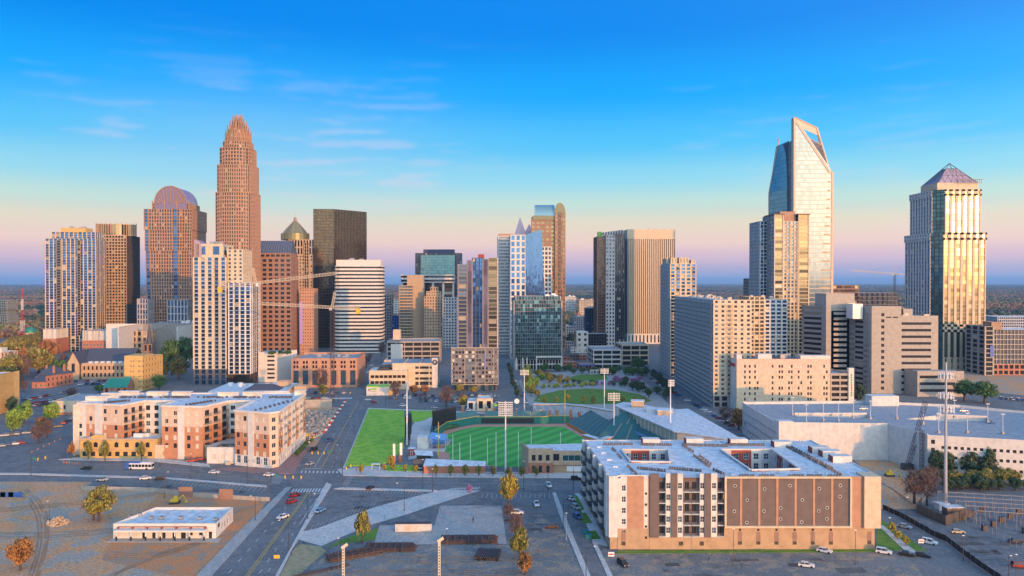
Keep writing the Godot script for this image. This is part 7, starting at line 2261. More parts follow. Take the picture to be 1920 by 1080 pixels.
	o = G(13.6, -488.9)
	var cp = [S(S(13.5, 8, -483.6).x - o.x, 8, S(13.5, 8, -483.6).z - o.y), S(S(33.6, 8, -483.6).x - o.x, 8, S(33.6, 8, -483.6).z - o.y), S(S(42.6, 9, -471.1).x - o.x, 9, S(42.6, 9, -471.1).z - o.y), S(S(58.1, 11, -439.7).x - o.x, 11, S(58.1, 11, -439.7).z - o.y)]
	for i in 3:
		var p = cp[i]
		var q = cp[i + 1]
		pm(b, "roof", "white_metal").quad(p + S(0, 0, 2), q + S(0, 0, 2), q + S(0, 0, -2), p + S(0, 0, -2))
		pm(b, "edge_beam", "tan_wall").bar(p + S(0, -0.3, 2), q + S(0, -0.3, 2), 0.4)
		for j in 4:
			var c = p.lerp(q, j / 4.0)
			pm(b, "strut", "white_metal").bar(S(c.x, 0, c.z), c, 0.12)
			pm(b, "strut", "white_metal").bar(S(c.x + 2.5, 3, c.z + 1), c, 0.1)
	done(b)
	for i in 9:
		b = bl("brick_pier", "square brick pier with a pale cap behind the outfield wall", brick_piers[i], 0.0, "pier", "brick piers behind the outfield")
		pm(b, "pier", "brick_red").box(S(-0.9, 0, -0.9), S(0.9, 5.6, 0.9))
		pm(b, "cap", "concrete").box(S(-1.1, 5.6, -1.1), S(1.1, 6.0, 1.1))
		done(b)
	# foul poles and net poles
	for i in 10:
		var hgt = [20.0, 17.0, 17.0, 13.0, 13.0, 13.0, 15.0, 12.0, 13.0, 18.0][i]
		var m = M.new()
		m.tube(Vector3.ZERO, S(0, hgt, 0), 0.2, 0.13, 6)
		solid("net_pole", ["yellow foul pole at the corner of the outfield wall", "slim pale net pole along the ballpark fence"][mini(i, 1)] if i != 9 else "yellow foul pole beside the warning track", "pole", m, "yellow" if i in [0, 9] else "white_metal", v3(net_poles[i]), 0.0, "" if i in [0, 9] else "net poles of the ballpark")
	# clubhouse and brick store along the plaza
	o = G(7.3, -339.3)
	b = bl("clubhouse", "tan and brick ballpark clubhouse with square windows", o, 0.0)
	var k = 0.24
	var hh = 11.12
	t = face(Vector2.ZERO, G(45 * k, 0))
	var holes = [Rect2(6 * k, hh - 5.4, 7 * k, 2.6), Rect2(18 * k, hh - 5.4, 7 * k, 2.6), Rect2(32 * k, hh - 5.4, 7 * k, 2.6), Rect2(7 * k, 0.5, 6 * k, 3), Rect2(19 * k, 0.5, 6 * k, 3), Rect2(33 * k, 0.5, 6 * k, 3)]
	panel(pm(b, "brick_wall", "brick_red"), t, 0, 45 * k, 0, 4.8, holes)
	panel(pm(b, "tan_wall", "tan_wall"), t, 0, 45 * k, 4.8, hh, holes)
	for r in holes: win(b, t, r, "dark")
	t = face(G(45 * k, -1), G(110 * k, -1))
	holes = [Rect2(1 * k, hh - 5.6, 11 * k, 3), Rect2(18 * k, hh - 5.8, 44 * k, 2.6)]
	panel(pm(b, "tan_wall", "tan_wall"), t, 0.02, 65 * k, 3.6, hh - 1.2, holes)
	win(b, t, holes[0], "dark")
	win(b, t, holes[1], "teal")
	panel(pm(b, "brick_wall", "brick_tan"), t, 0.02, 65 * k, 0, 3.6, [Rect2(26 * k, 0.6, 36 * k, 2.4)], 0.4, -0.6)
	pm(b, "poster_panel", "frame_white").fbox(t, S(26 * k, 0.6, -0.8), S(62 * k, 3.0, -0.7))
	pm(b, "roof", "roof_white").prism(PackedVector2Array([G(-3, -14), G(0, -0.4), G(45 * k, -0.4), G(45 * k, -1.4), G(110 * k, -1.4), G(110 * k, -17), G(40 * k, -15)]), hh - 1.4, hh - 1.3, Color.WHITE, false)
	panel(pm(b, "tan_wall", "tan_wall"), face(G(-3, -14), Vector2.ZERO), 0, 13.9, 0, hh, [])
	done(b)
	o = G(-39, -339.3)
	b = bl("brick_store", "long low red brick wall building with a white sloping roof", o, 0.0)
	w = G(-39, -339.3).distance_to(G(-12, -338.4))
	t = face(Vector2.ZERO, G(w, -0.4))
	panel(pm(b, "brick_wall", "brick_red"), t, 0, w, 0, 3.2, [], 0.4)
	for i in 7: pm(b, "brick_piers", "brick_red").fbox(t, S(i * (w - 0.5) / 6.0, 0, 0), S(i * (w - 0.5) / 6.0 + 0.5, 3.3, 0.2))
	pm(b, "roof", "roof_white").quad(S(-0.3, 3.3, 0.3), S(w + 0.3, 3.3, -0.2), S(w + 0.3, 4.2, -5.5), S(-0.3, 4.6, -9))
	panel(pm(b, "brick_wall", "brick_red"), face(G(0, -9), Vector2.ZERO), 0, 8.6, 0, 3.2, [])
	panel(pm(b, "brick_wall", "brick_red"), face(G(w, -0.4), G(w, -5.5)), 0.4, 5, 0, 3.2, [])
	done(b)
	# iron fence between them
	var fnc = thing("iron_fence", "black iron fence with brick posts in front of the field", "fence", v3(G(-11.5, -338.4)), 0.0)
	var l = G(-11.5, -338.4).distance_to(G(7.1, -338.4))
	var m = M.new()
	for i in int(l / 0.35): m.box(S(i * 0.35, 0.1, -0.03), S(i * 0.35 + 0.05, 2.6, 0.03))
	m.box(S(0, 2.5, -0.05), S(l, 2.6, 0.05)); m.box(S(0, 0.3, -0.05), S(l, 0.4, 0.05))
	part(fnc, "bars", m.mesh(K["metal_dark"]), "stuff")
	for x in [4.0, 11.0, 18.0]:
		m = M.new()
		m.box(S(x - 0.5, 0, -0.5), S(x + 0.5, 3.0, 0.5))
		part(fnc, "brick_post", m.mesh(K["brick_red"]))
	# left field buildings
	o = G(-46.6, -389.1)
	b = bl("party_deck", "blue canopied party deck beside the left field corner", o, 0.0)
	pm(b, "canopy", "sky_panel").quad(S(4, 5.6, 1.5), S(13, 4.6, 0.5), S(13.4, 6.2, -6), S(5, 7.2, -7))
	pm(b, "canopy_mark", "frame_white").quad(S(7.4, 5.62, -0.6), S(9.8, 5.4, -0.8), S(9.9, 6.1, -3.6), S(7.6, 6.4, -3.7))
	for p in [S(4.2, 5.7, 1.3), S(12.8, 4.7, 0.4), S(13.2, 6.2, -5.8), S(5.2, 7.2, -6.8)]: pm(b, "post", "white_metal").bar(S(p.x, 0, p.z), p, 0.12)
	pm(b, "white_block", "white_wall").box(S(-1.5, 0, -7), S(3.8, 6.0, 0))
	pm(b, "floor", "pavement").box(S(-1.5, 0, 0), S(13, 0.3, 6))
	for i in 7: pm(b, "bench_row", "sky_panel").box(S(5 + i * 1.2, 0.3 + i * 0.1, -19), S(5.7 + i * 1.2, 1.0 + i * 0.1, -8))
	for i in 8: pm(b, "deck_step", "concrete").box(S(4.6 + i * 1.2, 0, -19.2), S(4.6 + (i + 1) * 1.2, 0.3 + i * 0.1, -7.8))
	done(b)
	b = bl("kiosk", "small white roofed kiosk below the party deck", G(-44, -361.4), 0.0)
	pm(b, "roof", "roof_white").quad(S(-1, 3.4, 1), S(7, 3.0, 1), S(6, 4.2, -4), S(-3, 4.6, -4))
	pm(b, "wall", "metal_dark").box(S(-1, 0, -3.5), S(5.6, 3.0, 0))
	done(b)
	b = bl("kiosk", "dark gabled kiosk with an open front beside the brick store", G(-44.2, -345.1), 0.0)
	pm(b, "wall", "navy_panel").box(S(0, 0, -4), S(4.4, 2.8, 0))
	pm(b, "gable_roof", "wood_grey").quad(S(-0.4, 2.8, 0.5), S(4.8, 2.8, 0.5), S(4.8, 4.6, -2), S(-0.4, 4.6, -2))
	pm(b, "gable_roof", "wood_grey").quad(S(4.8, 2.8, -4.5), S(-0.4, 2.8, -4.5), S(-0.4, 4.6, -2), S(4.8, 4.6, -2))
	pm(b, "counter", "white_wall").box(S(0.5, 0.9, 0.02), S(3.8, 1.3, 0.5))
	done(b)
	b = bl("kiosk", "small red booth with a white door frame by the party deck", G(-50.4, -373.6), 0.0)
	pm(b, "wall", "red_panel").box(S(0, 0, -3), S(2.8, 3.4, 0))
	pm(b, "door_frame", "frame_white").box(S(0.8, 0, 0), S(2.0, 2.4, 0.12))
	pm(b, "door", "red_panel").box(S(1.0, 0, 0.12), S(1.8, 2.2, 0.16))
	pm(b, "roof", "roof_white").box(S(-0.3, 3.4, -3.3), S(3.1, 3.7, 0.3))
	done(b)
	ground("pavement", "grey paved walk behind the left field seats", [G(-49.4, -365.8), G(-58.8, -449.3), G(-58.5, -488.9), G(-49.9, -485), G(-46.1, -430.3), G(-40.1, -398), G(-43.8, -370.2)], 0.03, "pavement")
	# gate posts and shelter
	for i in 2:
		b = bl("gate_post", ["brick gate post with a tall white banner", "brick gate post with a leaning striped banner"][i], [G(-55.3, -359.3), G(-52.6, -361.4)][i], 0.0, "gate")
		pm(b, "pier", "brick_red").box(S(-0.8, 0, -0.8), S(0.8, 3.2, 0.8))
		pm(b, "banner", "frame_white").box(S(-0.5 + i * 0.2, 3.2, -0.1), S(0.6 + i * 0.3, 9.0, 0.1))
		done(b)
	b = bl("bus_shelter", "small white framed bus shelter on the plaza", G(-63.6, -346.1), 0.0, "shelter")
	pm(b, "roof", "white_metal").box(S(0, 2.5, -1.6), S(4, 2.65, 0.3))
	for p in [[0.2, 0], [3.7, 0], [0.2, -1.4], [3.7, -1.4]]: pm(b, "post", "white_metal").box(S(p[0], 0.14, p[1] - 0.1), S(p[0] + 0.12, 2.5, p[1]))
	done(b)
	# bank beyond the lot
	b = bl("low_building", "small white bank building with a lime awning on the parking lot", G(-29.4, -503), GR)
	k = 0.35
	stk(b, 0, 26 * k, 0, 14, 0, 6.5, {"bay": 4, "fh": 6.5, "pw": 1.6, "sh": 3, "wm": "white_wall", "gm": "glass_bronze"}, "roof_white")
	stk(b, 18 * k, 48 * k, -1, 12, 0, 8.5, {"bay": 5, "fh": 8.5, "pw": 2.6, "sh": 3.6, "wm": "cream_wall", "gm": "glass_bronze"}, "roof_white")
	pm(b, "awning", "lime").box(S(49 * k, 3, -5), S(57 * k, 4, -1))
	done(b)
	# floodlights
	for i in 6:
		var q = floods[i]
		var lt = thing("floodlight_tower", ["tall floodlight tower with a full grid of lamps in front of the field", "floodlight tower seen edge on behind the lawn", "floodlight tower beside the narrow street", "floodlight tower before the oval park lawn", "floodlight tower standing in the green seating bowl", "floodlight tower on the white concourse roof"][i], "floodlight", q)
		var hgt = [31.5, 33.0, 28.5, 27.0, 24.5, 22.0][i]
		m = M.new()
		m.tube(Vector3.ZERO, S(0, hgt, 0), 0.4, 0.22, 8)
		part(lt, "pole", m.mesh(K["white_metal"]))
		var rows = [7, 5, 4, 4, 5, 4][i]
		var cols = [8, 8, 7, 7, 8, 5][i]
		var turn = [0.0, PI / 2, 0.15, 0.1, -0.1, 0.5][i]
		for r in rows:
			m = M.new()
			var y = hgt - 0.4 - r * [0.95, 0.9, 0.9, 0.9, 0.9, 0.9][i]
			m.box(S(-cols * 0.42, y - 0.08, 0.2), S(cols * 0.42, y + 0.08, 0.4))
			var cb = part(lt, "crossbar", m.mesh(K["metal_grey"]))
			cb.rotation.y = turn
			for c in cols:
				var lm = part(cb, "lamp", lamp_mesh())
				lm.position = S((c - (cols - 1) / 2.0) * 0.82, y, 0.62)

var brick_piers := [G(-31.3, -488.9), G(-16.2, -485), G(-11.4, -483.1), G(3, -477.4), G(17.8, -473.7), G(23.1, -473.7), G(27.7, -473.7), G(36.2, -473.7), G(40.9, -466.5)]
var net_poles := [G(31.8, -461.2), G(-7.2, -345.1), G(2.9, -347), G(-27.9, -361.4), G(-19.5, -359.3), G(-11.3, -353.1), G(9.2, -368), G(23.4, -370.2), G(-23.4, -343.1), G(-35.1, -365.8)]
var floods := [S(-2.9, 0, -343.1), S(-54.7, 0, -399.3), S(7.9, 0, -492.9), S(61.8, 0, -513.6), S(55.6, 0, -418.5), S(81, 13, -392.2)]

func lamp_mesh() -> ArrayMesh:
	if not cache.has("lamp"):
		var m = M.new()
		m.tube(S(0, 0, -0.25), S(0, -0.1, 0.15), 0.16, 0.36, 8)
		cache["lamp"] = m.mesh(K["lamp_white"])
	return cache["lamp"]

func leaf_heap(m: M, c: Vector3, r: Vector3, n: int, size: float, cols: Array) -> void:
	for i in n:
		var d = S(rf(-1, 1), rf(-0.75, 1), rf(-1, 1))
		if d.length() > 1: d = d.normalized()
		d = d.normalized() * pow(d.length(), 0.4)
		leaf(m, c + d * r, (d + S(rf(-0.8, 0.8), rf(-0.3, 0.9), rf(-0.8, 0.8))).normalized(), size * rf(0.6, 1.3), cols)

func leaf(m: M, p: Vector3, nn: Vector3, s: float, cols: Array) -> void:
	var x = nn.cross(S(rf(-1, 1), rf(-1, 1), rf(-1, 1))).normalized()
	var y = nn.cross(x)
	var c: Color = cols[rng.randi() % cols.size()] * rf(0.7, 1.3)
	c.a = 1
	m.quad(p - x * s * 0.5, p - y * s * 0.36, p + x * s * 0.5, p + y * s * 0.36, c)

# ---- trees: a crown of leaf faces gathered in clumps on limbs; unit size, then scaled
const LEAF := {"olive": [Color(0.189, 0.181, 0.029), Color(0.131, 0.145, 0.029), Color(0.232, 0.189, 0.0362)], "green": [Color(0.0508, 0.123, 0.0261), Color(0.0798, 0.16, 0.029), Color(0.0362, 0.087, 0.0217)], "bright": [Color(0.16, 0.29, 0.029), Color(0.232, 0.348, 0.0435), Color(0.116, 0.217, 0.029)], "rust": [Color(0.275, 0.123, 0.0319), Color(0.217, 0.087, 0.029), Color(0.319, 0.174, 0.0435)],
	"dark": [Color(0.0319, 0.0653, 0.0261), Color(0.0435, 0.087, 0.029), Color(0.0232, 0.0464, 0.0203)], "yellow": [Color(0.406, 0.29, 0.029), Color(0.319, 0.261, 0.0362), Color(0.246, 0.203, 0.029)], "bare": [Color(0.145, 0.0899, 0.0725), Color(0.189, 0.116, 0.0943), Color(0.109, 0.0725, 0.0609)], "pink": [Color(0.435, 0.145, 0.319), Color(0.319, 0.131, 0.29), Color(0.493, 0.261, 0.435)]}

func crown(kind: String, v: int, tall: bool) -> ArrayMesh:
	var key = "crown_%s_%d_%s" % [kind, v, tall]
	if cache.has(key): return cache[key]
	var m = M.new()
	var bare = kind == "bare"
	for i in 34:
		var d = S(rf(-1, 1), rf(-1, 1), rf(-1, 1))
		if d.length() > 1: d = d.normalized() * rf(0.7, 1.0)
		var lim = 1.0 - 0.45 * absf(d.y)
		var c = S(d.x * 0.72 * lim, 0.5 + d.y * 0.4, d.z * 0.72 * lim)
		if tall: c = S(d.x * (0.9 - 0.55 * c.y), c.y, d.z * (0.9 - 0.55 * c.y))
		var r = rf(0.2, 0.36) * (0.75 if tall else 1.0)
		var tone = rf(0.72, 1.25)
		var cols = []
		for q in LEAF[kind]: cols.append(q * tone)
		if bare:
			for j in 34:
				var e = S(rf(-1, 1), rf(-0.5, 1), rf(-1, 1)).normalized() * r * rf(0.5, 1.3)
				var s = c + e * 0.2
				var w = e.cross(S(rf(-1, 1), rf(-1, 1), rf(-1, 1))).normalized() * 0.010
				var col: Color = cols[rng.randi() % 3]
				col.a = 1
				m.tri(s - w, s + w, c + e * 1.15, col)
				if j % 2 == 0: leaf(m, c + e, e.normalized(), 0.05, cols)
		else:
			for j in 10:
				var e = S(rf(-1, 1), rf(-0.6, 1), rf(-1, 1)).normalized() * r * rf(0.9, 1.35)
				var w = e.cross(S(rf(-1, 1), rf(-1, 1), rf(-1, 1))).normalized() * 0.008
				m.tri(c * 0.8 + S(0, 0.05, 0) - w, c * 0.8 + S(0, 0.05, 0) + w, c + e, Color(0.09, 0.065, 0.05))
			for j in 74:
				var e = S(rf(-1, 1), rf(-0.8, 1), rf(-1, 1)).normalized()
				leaf(m, c + e * S(r, r * 0.62, r) * rf(0.55, 1.05), (e + S(rf(-0.6, 0.6), rf(-0.2, 0.7), rf(-0.6, 0.6))).normalized(), rf(0.07, 0.13), cols)
	cache[key] = m.mesh(K["leaf"])
	return cache[key]

func trunk_mesh(v: int) -> ArrayMesh:
	var key = "trunk%d" % v
	if cache.has(key): return cache[key]
	var m = M.new()
	m.tube(S(0, -0.02, 0), S(0.02, 0.42, 0), 0.055, 0.035, 7)
	for i in 7:
		var a = TAU * i / 7.0 + rf(-0.3, 0.3)
		var s = S(0.01, rf(0.2, 0.42), 0)
		var e = S(cos(a) * rf(0.28, 0.5), rf(0.55, 0.85), sin(a) * rf(0.28, 0.5))
		var mid = s.lerp(e, 0.5) + S(0, 0.05, 0)
		m.tube(s, mid, 0.022, 0.014, 5)
		m.tube(mid, e, 0.014, 0.005, 5)
	cache[key] = m.mesh(K["bark"])
	return cache[key]

func tree(label: String, at: Vector2, h: float, r: float, kind: String, group := "", base := 0.18, y := 0.0, tall := false) -> void:
	var t = thing("tree", label, "tree", v3(at, y), rf(0, TAU), group)
	var v = rng.randi() % 2
	var k = part(t, "trunk", trunk_mesh(v))
	k.scale = S(r * 1.5, h * 0.95, r * 1.5)
	var c = part(t, "crown", crown(kind, v, tall))
	c.scale = S(r, h * (1 - base), r)
	c.position = S(0, h * base, 0)

func trees() -> void:
	for q in tree_list: tree(q[0], q[1], q[2], q[3], q[4], q[5] if q.size() > 5 else "", 0.16, 0.0, q.size() > 6)
	# the wooded plain that reads as one mass
	var base = M.new()
	for i in 9:
		var c = S(rf(-0.55, 0.55), rf(0.35, 0.75), rf(-0.55, 0.55))
		for j in 9:
			var e = S(rf(-1, 1), rf(-0.5, 1), rf(-1, 1)).normalized()
			leaf(base, c + e * 0.32, (e + Vector3.UP * 0.5).normalized(), rf(0.32, 0.5), [Color.WHITE])
	base.tube(S(0, 0, 0), S(0, 0.75, 0), 0.5, 0.25, 6, Color(0.5, 0.5, 0.5))
	var mm = MultiMesh.new()
	mm.transform_format = MultiMesh.TRANSFORM_3D
	mm.use_colors = true
	mm.mesh = base.mesh(K["leaf"])
	var fn = FastNoiseLite.new(); fn.seed = 4; fn.frequency = 0.0016; fn.fractal_octaves = 4
	var gap = FastNoiseLite.new(); gap.seed = 14; gap.frequency = 0.004; gap.fractal_octaves = 3
	var xf = []
	var cl = []
	var z = 980.0
	while z < 15000.0:
		var sp = 9.0 + z * 0.0042
		var half = z * 0.72 + 60
		var x = -half
		while x < half:
			var px = x + rf(-0.5, 0.5) * sp
			var pz = z + rf(-0.5, 0.5) * sp
			x += sp
			if z < 1250 and absf(px) < 760: continue
			if z < 2600 and gap.get_noise_2d(px, pz) > 0.16 + (z - 980) * 0.00015: continue
			var skip = false
			for q in far_roofs:
				if px > q.x - 15 and px < q.x + 240 and pz > -q.y - 30 and pz < -q.y + 60: skip = true
			if skip: continue
			var n = fn.get_noise_2d(px, pz) + rf(-0.3, 0.3)
			var c = Color(0.121, 0.162, 0.054)
			if n > 0.28: c = Color(0.324, 0.162, 0.0675)
			elif n > 0.08: c = Color(0.243, 0.203, 0.0675)
			elif n < -0.25: c = Color(0.0405, 0.0675, 0.0338)
			elif n < -0.08: c = Color(0.216, 0.135, 0.0945)
			c = c * rf(0.75, 1.25)
			c.a = 1
			var r = sp * rf(0.75, 1.1)
			var h = rf(11, 19) + z * 0.0004
			xf.append(Transform3D(Basis(Vector3.UP, rf(0, TAU)).scaled(S(r, h, r)), S(px, -0.1, -pz)))
			cl.append(c)
		z += sp * (0.9 + z * 0.00006)
	mm.instance_count = xf.size()
	for i in xf.size():
		mm.set_instance_transform(i, xf[i])
		mm.set_instance_color(i, cl[i])
	var mi = MultiMeshInstance3D.new()
	mi.name = "forest"
	mi.multimesh = mm
	add_child(mi)
	tag(mi, "autumn woodland covering the plain out to the horizon", "forest", "", "stuff")
	print("forest ", xf.size())

# ---- vehicles
func car_parts(kind: String) -> Array:
	if cache.has("car" + kind): return cache["car" + kind]
	var L = {"sedan": [2.3, 0.95, 1.42, -1.95, 1.05, -1.35, 0.3], "suv": [2.3, 1.05, 1.7, -2.2, 1.1, -2.0, 0.45], "pickup": [2.7, 1.05, 1.8, -0.7, 1.2, -0.4, 0.6]}[kind]
	var l: float = L[0]
	var prof = [G(-l, 0.4), G(-l + 0.15, 0.28), G(l - 0.2, 0.28), G(l, 0.45), G(l, 0.72), G(l - 0.25, L[1] - 0.14), G(L[4], L[1]), G(-l + 0.15, L[1]), G(-l, L[1] - 0.2)]
	var body = M.new()
	for i in prof.size():
		var p = prof[i]
		var q = prof[(i + 1) % prof.size()]
		body.quad(S(p.x, p.y, 0.9), S(p.x, p.y, -0.9), S(q.x, q.y, -0.9), S(q.x, q.y, 0.9))
	for s in [1, -1]:
		for i in range(1, prof.size() - 1):
			var a = S(prof[0].x, prof[0].y, 0.9 * s)
			var p = S(prof[i].x, prof[i].y, 0.9 * s)
			var q = S(prof[i + 1].x, prof[i + 1].y, 0.9 * s)
			if s > 0: body.tri(a, p, q)
			else: body.tri(a, q, p)
	var gl = M.new()
	var y0: float = L[1] - 0.01
	var y1: float = L[2]
	var c = [S(L[3], y0, 0.84), S(L[4], y0, 0.84), S(L[4], y0, -0.84), S(L[3], y0, -0.84)]
	var d = [S(L[5], y1, 0.66), S(L[6], y1, 0.66), S(L[6], y1, -0.66), S(L[5], y1, -0.66)]
	for i in 4: gl.quad(c[i], c[(i + 1) % 4], d[(i + 1) % 4], d[i])
	body.box(S(L[5] - 0.05, y1, -0.69), S(L[6] + 0.08, y1 + 0.06, 0.69))
	for i in 4: body.bar(c[i], d[i], 0.05)
	if kind != "sedan" or true: body.bar((c[0] + c[1]) / 2, (d[0] + d[1]) / 2, 0.05); body.bar((c[2] + c[3]) / 2, (d[2] + d[3]) / 2, 0.05)
	if kind == "pickup": gl.box(S(-2.55, 0.75, -0.75), S(-0.8, 1.06, 0.75), Color(0.6, 0.6, 0.6))
	var wh = M.new()
	wh.tube(S(0, 0, -0.12), S(0, 0, 0.12), 0.34, 0.34, 12)
	wh.tube(S(0, 0, 0.12), S(0, 0, 0.13), 0.18, 0.16, 10, Color(30, 30, 30))
	wh.tube(S(0, 0, 0.12), S(0, 0, -0.12), 0.34, 0.34, 12)
	var hl = M.new()
	hl.box(S(-0.02, -0.08, -0.16), S(0.04, 0.08, 0.16))
	cache["car" + kind] = [body, gl.mesh(K["car_glass"]), wh.mesh(K["tyre"]), hl.mesh(K["lamp_white"]), hl.mesh(K["lamp_red"]), l, {}]
	return cache["car" + kind]

func car(kind: String, col: String, label: String, at: Vector3, turn: float, group := "", small := false) -> Node3D:
	var q = car_parts(kind)
	if not q[6].has(col): q[6][col] = q[0].mesh(K[col])
	var t = thing("pickup_truck" if kind == "pickup" else ("suv" if kind == "suv" else "car"), label, "car", at, turn, group)
	part(t, "body", q[6][col])
	part(t, "windows", q[1])
	if small: return t
	for x in [-1.42, 1.42]:
		for z in [-0.82, 0.82]: part(t, "wheel", q[2]).position = S(x * q[5] / 2.3, 0.34, z)
	for z in [-0.62, 0.62]:
		part(t, "headlight", q[3]).position = S(q[5] - 0.01, 0.66, z)
		part(t, "taillight", q[4]).position = S(-q[5] - 0.01, 0.72, z)
	return t

func cars() -> void:
	for q in car_list: car(q[0], q[1], q[2], v3(q[3], q[5] if q.size() > 5 else 0.075), q[4])
	for q in lot_list:
		var a: Vector2 = q[1]
		var e: Vector2 = q[2]
		for i in q[3]:
			if rng.randf() < 0.12: continue
			var c = ["car_white", "car_black", "car_silver", "car_grey", "car_blue", "car_red", "car_white", "car_silver"][rng.randi() % 8]
			var p = a.lerp(e, (i + rf(-0.1, 0.1)) / maxf(1, q[3] - 1))
			var nm = {"car_white": "white", "car_black": "black", "car_silver": "silver", "car_grey": "dark grey", "car_blue": "blue", "car_red": "red"}[c]
			car(["sedan", "suv"][rng.randi() % 2], c, "%s car parked %s" % [nm, q[0]], v3(p, 0.06), q[4] + (PI if rng.randf() < 0.5 else 0.0) + rf(-0.05, 0.05), "%s cars %s" % [nm, q[0]], true)
	# city bus
	var b = thing("bus", "white and blue city bus passing the yellow annex", "bus", v3(G(-168.6, -347), 0.06), -0.02)
	var m = M.new()
	m.box(S(-6, 0.35, -1.28), S(6, 1.25, 1.28)); m.box(S(-6, 2.45, -1.28), S(6, 3.0, 1.28))
	for i in 9: m.box(S(-6 + i * 1.47, 1.25, -1.27), S(-5.8 + i * 1.47, 2.45, 1.27))
	part(b, "body", m.mesh(K["car_white"]))
	m = M.new(); m.box(S(-6.06, 0.3, -1.3), S(-4.2, 3.05, 1.3)); m.box(S(-4.2, 3.0, -1.0), S(0.5, 3.3, 1.0))
	part(b, "blue_rear", m.mesh(K["blue"]))
	m = M.new(); m.box(S(-5.9, 1.25, -1.22), S(6.05, 2.45, 1.22))
	part(b, "windows", m.mesh(K["car_glass"]))
	m = M.new(); m.box(S(0.8, 3.0, -0.9), S(4.6, 3.25, 0.9))
	part(b, "roof_unit", m.mesh(K["white_metal"]))
	for x in [-3.4, 3.8]:
		for z in [-1.15, 1.15]:
			var w = part(b, "wheel", car_parts("suv")[2])
			w.position = S(x, 0.48, z)
			w.scale = S(1.45, 1.45, 1.3)

func lamp_post(label: String, at: Vector2, h: float, arm: float, group := "street lamps", mat := "metal_dark", turn := 0.0) -> void:
	var t = thing("street_lamp", label, "lamp", v3(at), turn, group)
	var m = M.new()
	m.tube(Vector3.ZERO, S(0, 0.8, 0), 0.2, 0.17, 8)
	m.tube(S(0, 0.8, 0), S(0, h, 0), 0.11, 0.07, 7)
	part(t, "pole", m.mesh(K[mat]))
	if absf(arm) > 0.1:
		m = M.new()
		m.tube(S(0, h - 0.6, 0), S(arm * 0.5, h + 0.25, 0), 0.06, 0.06, 6)
		m.tube(S(arm * 0.5, h + 0.25, 0), S(arm, h + 0.35, 0), 0.06, 0.05, 6)
		part(t, "arm", m.mesh(K[mat]))
	m = M.new()
	m.box(S(arm - 0.3, h + 0.22, -0.15), S(arm + 0.3, h + 0.4, 0.15))
	part(t, "lamp_head", m.mesh(K["lamp_white"]))

func signal_mast(label: String, at: Vector2, arm: Vector2, h: float, heads: int, sign := true) -> void:
	var t = thing("traffic_signal", label, "traffic light", v3(at))
	var m = M.new()
	m.tube(Vector3.ZERO, S(0, h + 3, 0), 0.17, 0.12, 8)
	part(t, "pole", m.mesh(K["metal_dark"]))
	var e = S(arm.x, 0, arm.y)
	m = M.new()
	m.tube(S(0, h, 0), S(0, h + 0.5, 0) + e, 0.12, 0.07, 7)
	part(t, "mast_arm", m.mesh(K["metal_dark"]))
	for i in heads:
		m = M.new()
		var c = e * (0.45 + 0.5 * i / maxf(1, heads - 1)) + S(0, h, 0)
		m.box(c + S(-0.2, -1.0, -0.2), c + S(0.2, 0.3, 0.2))
		part(t, "signal_head", m.mesh(K["yellow"]))
	if sign:
		m = M.new()
		m.box(e * 0.2 + S(-0.9, h - 0.1, -0.05), e * 0.2 + S(0.9, h + 0.45, 0.05))
		part(t, "street_sign", m.mesh(K["green_sign"]))

func lattice(m: M, a: Vector3, b: Vector3, w: float, n: int, r: float, tri3 := false) -> void:
	var d = (b - a).normalized()
	var x = d.cross(Vector3.UP if absf(d.y) < 0.9 else Vector3.RIGHT).normalized()
	var y = x.cross(d)
	var c = [(-x - y) * w / 2, (x - y) * w / 2, (x + y) * w / 2, (-x + y) * w / 2] if not tri3 else [(-x - y) * w / 2, (x - y) * w / 2, y * w * 0.6]
	for k in c.size():
		m.bar(a + c[k], b + c[k], r)
		for i in n:
			var p = a.lerp(b, i / float(n))
			var q = a.lerp(b, (i + 1) / float(n))
			m.bar(p + c[k], q + c[(k + 1) % c.size()], r * 0.6)
			m.bar(p + c[k], p + c[(k + 1) % c.size()], r * 0.6)

func crane(label: String, base: Vector2, h: float, jl: float, cl: float, turn: float, tilt: float, mat := "crane_cream", r := 0.12) -> void:
	var t = thing("tower_crane", label, "crane", v3(base), turn)
	var m = M.new()
	lattice(m, Vector3.ZERO, S(0, h, 0), 2.2, int(h / 2.4), r)
	part(t, "mast", m.mesh(K["rust"]))
	m = M.new()
	lattice(m, S(1, h + 1, 0), S(jl, h + 1 + tilt * jl, 0), 1.7, int(jl / 2.0), r, true)
	part(t, "jib", m.mesh(K[mat]))
	m = M.new()
	lattice(m, S(-1, h + 1, 0), S(-cl, h + 1 - tilt * cl, 0), 1.5, int(cl / 2.0), r)
	part(t, "counter_jib", m.mesh(K[mat]))
	m = M.new()
	m.box(S(-cl, h - 2.4 - tilt * cl, -1), S(-cl + 2.6, h + 1.4 - tilt * cl, 1))
	part(t, "counterweight", m.mesh(K["yellow"]))
	m = M.new()
	lattice(m, S(0, h + 1, 0), S(-2.0, h + 12, 0), 1.3, 5, r * 0.8)
	part(t, "tower_head", m.mesh(K[mat]))
	m = M.new()
	m.bar(S(-2.0, h + 12, 0), S(jl * 0.66, h + 2.2 + tilt * jl * 0.66, 0), 0.06)
	m.bar(S(-2.0, h + 12, 0), S(-cl * 0.9, h + 2 - tilt * cl, 0), 0.06)
	part(t, "tie_cables", m.mesh(K["metal_dark"]))
	m = M.new()
	m.box(S(0.8, h - 1.2, 1.0), S(2.6, h + 0.8, 2.6))
	part(t, "cab", m.mesh(K["white_metal"]))

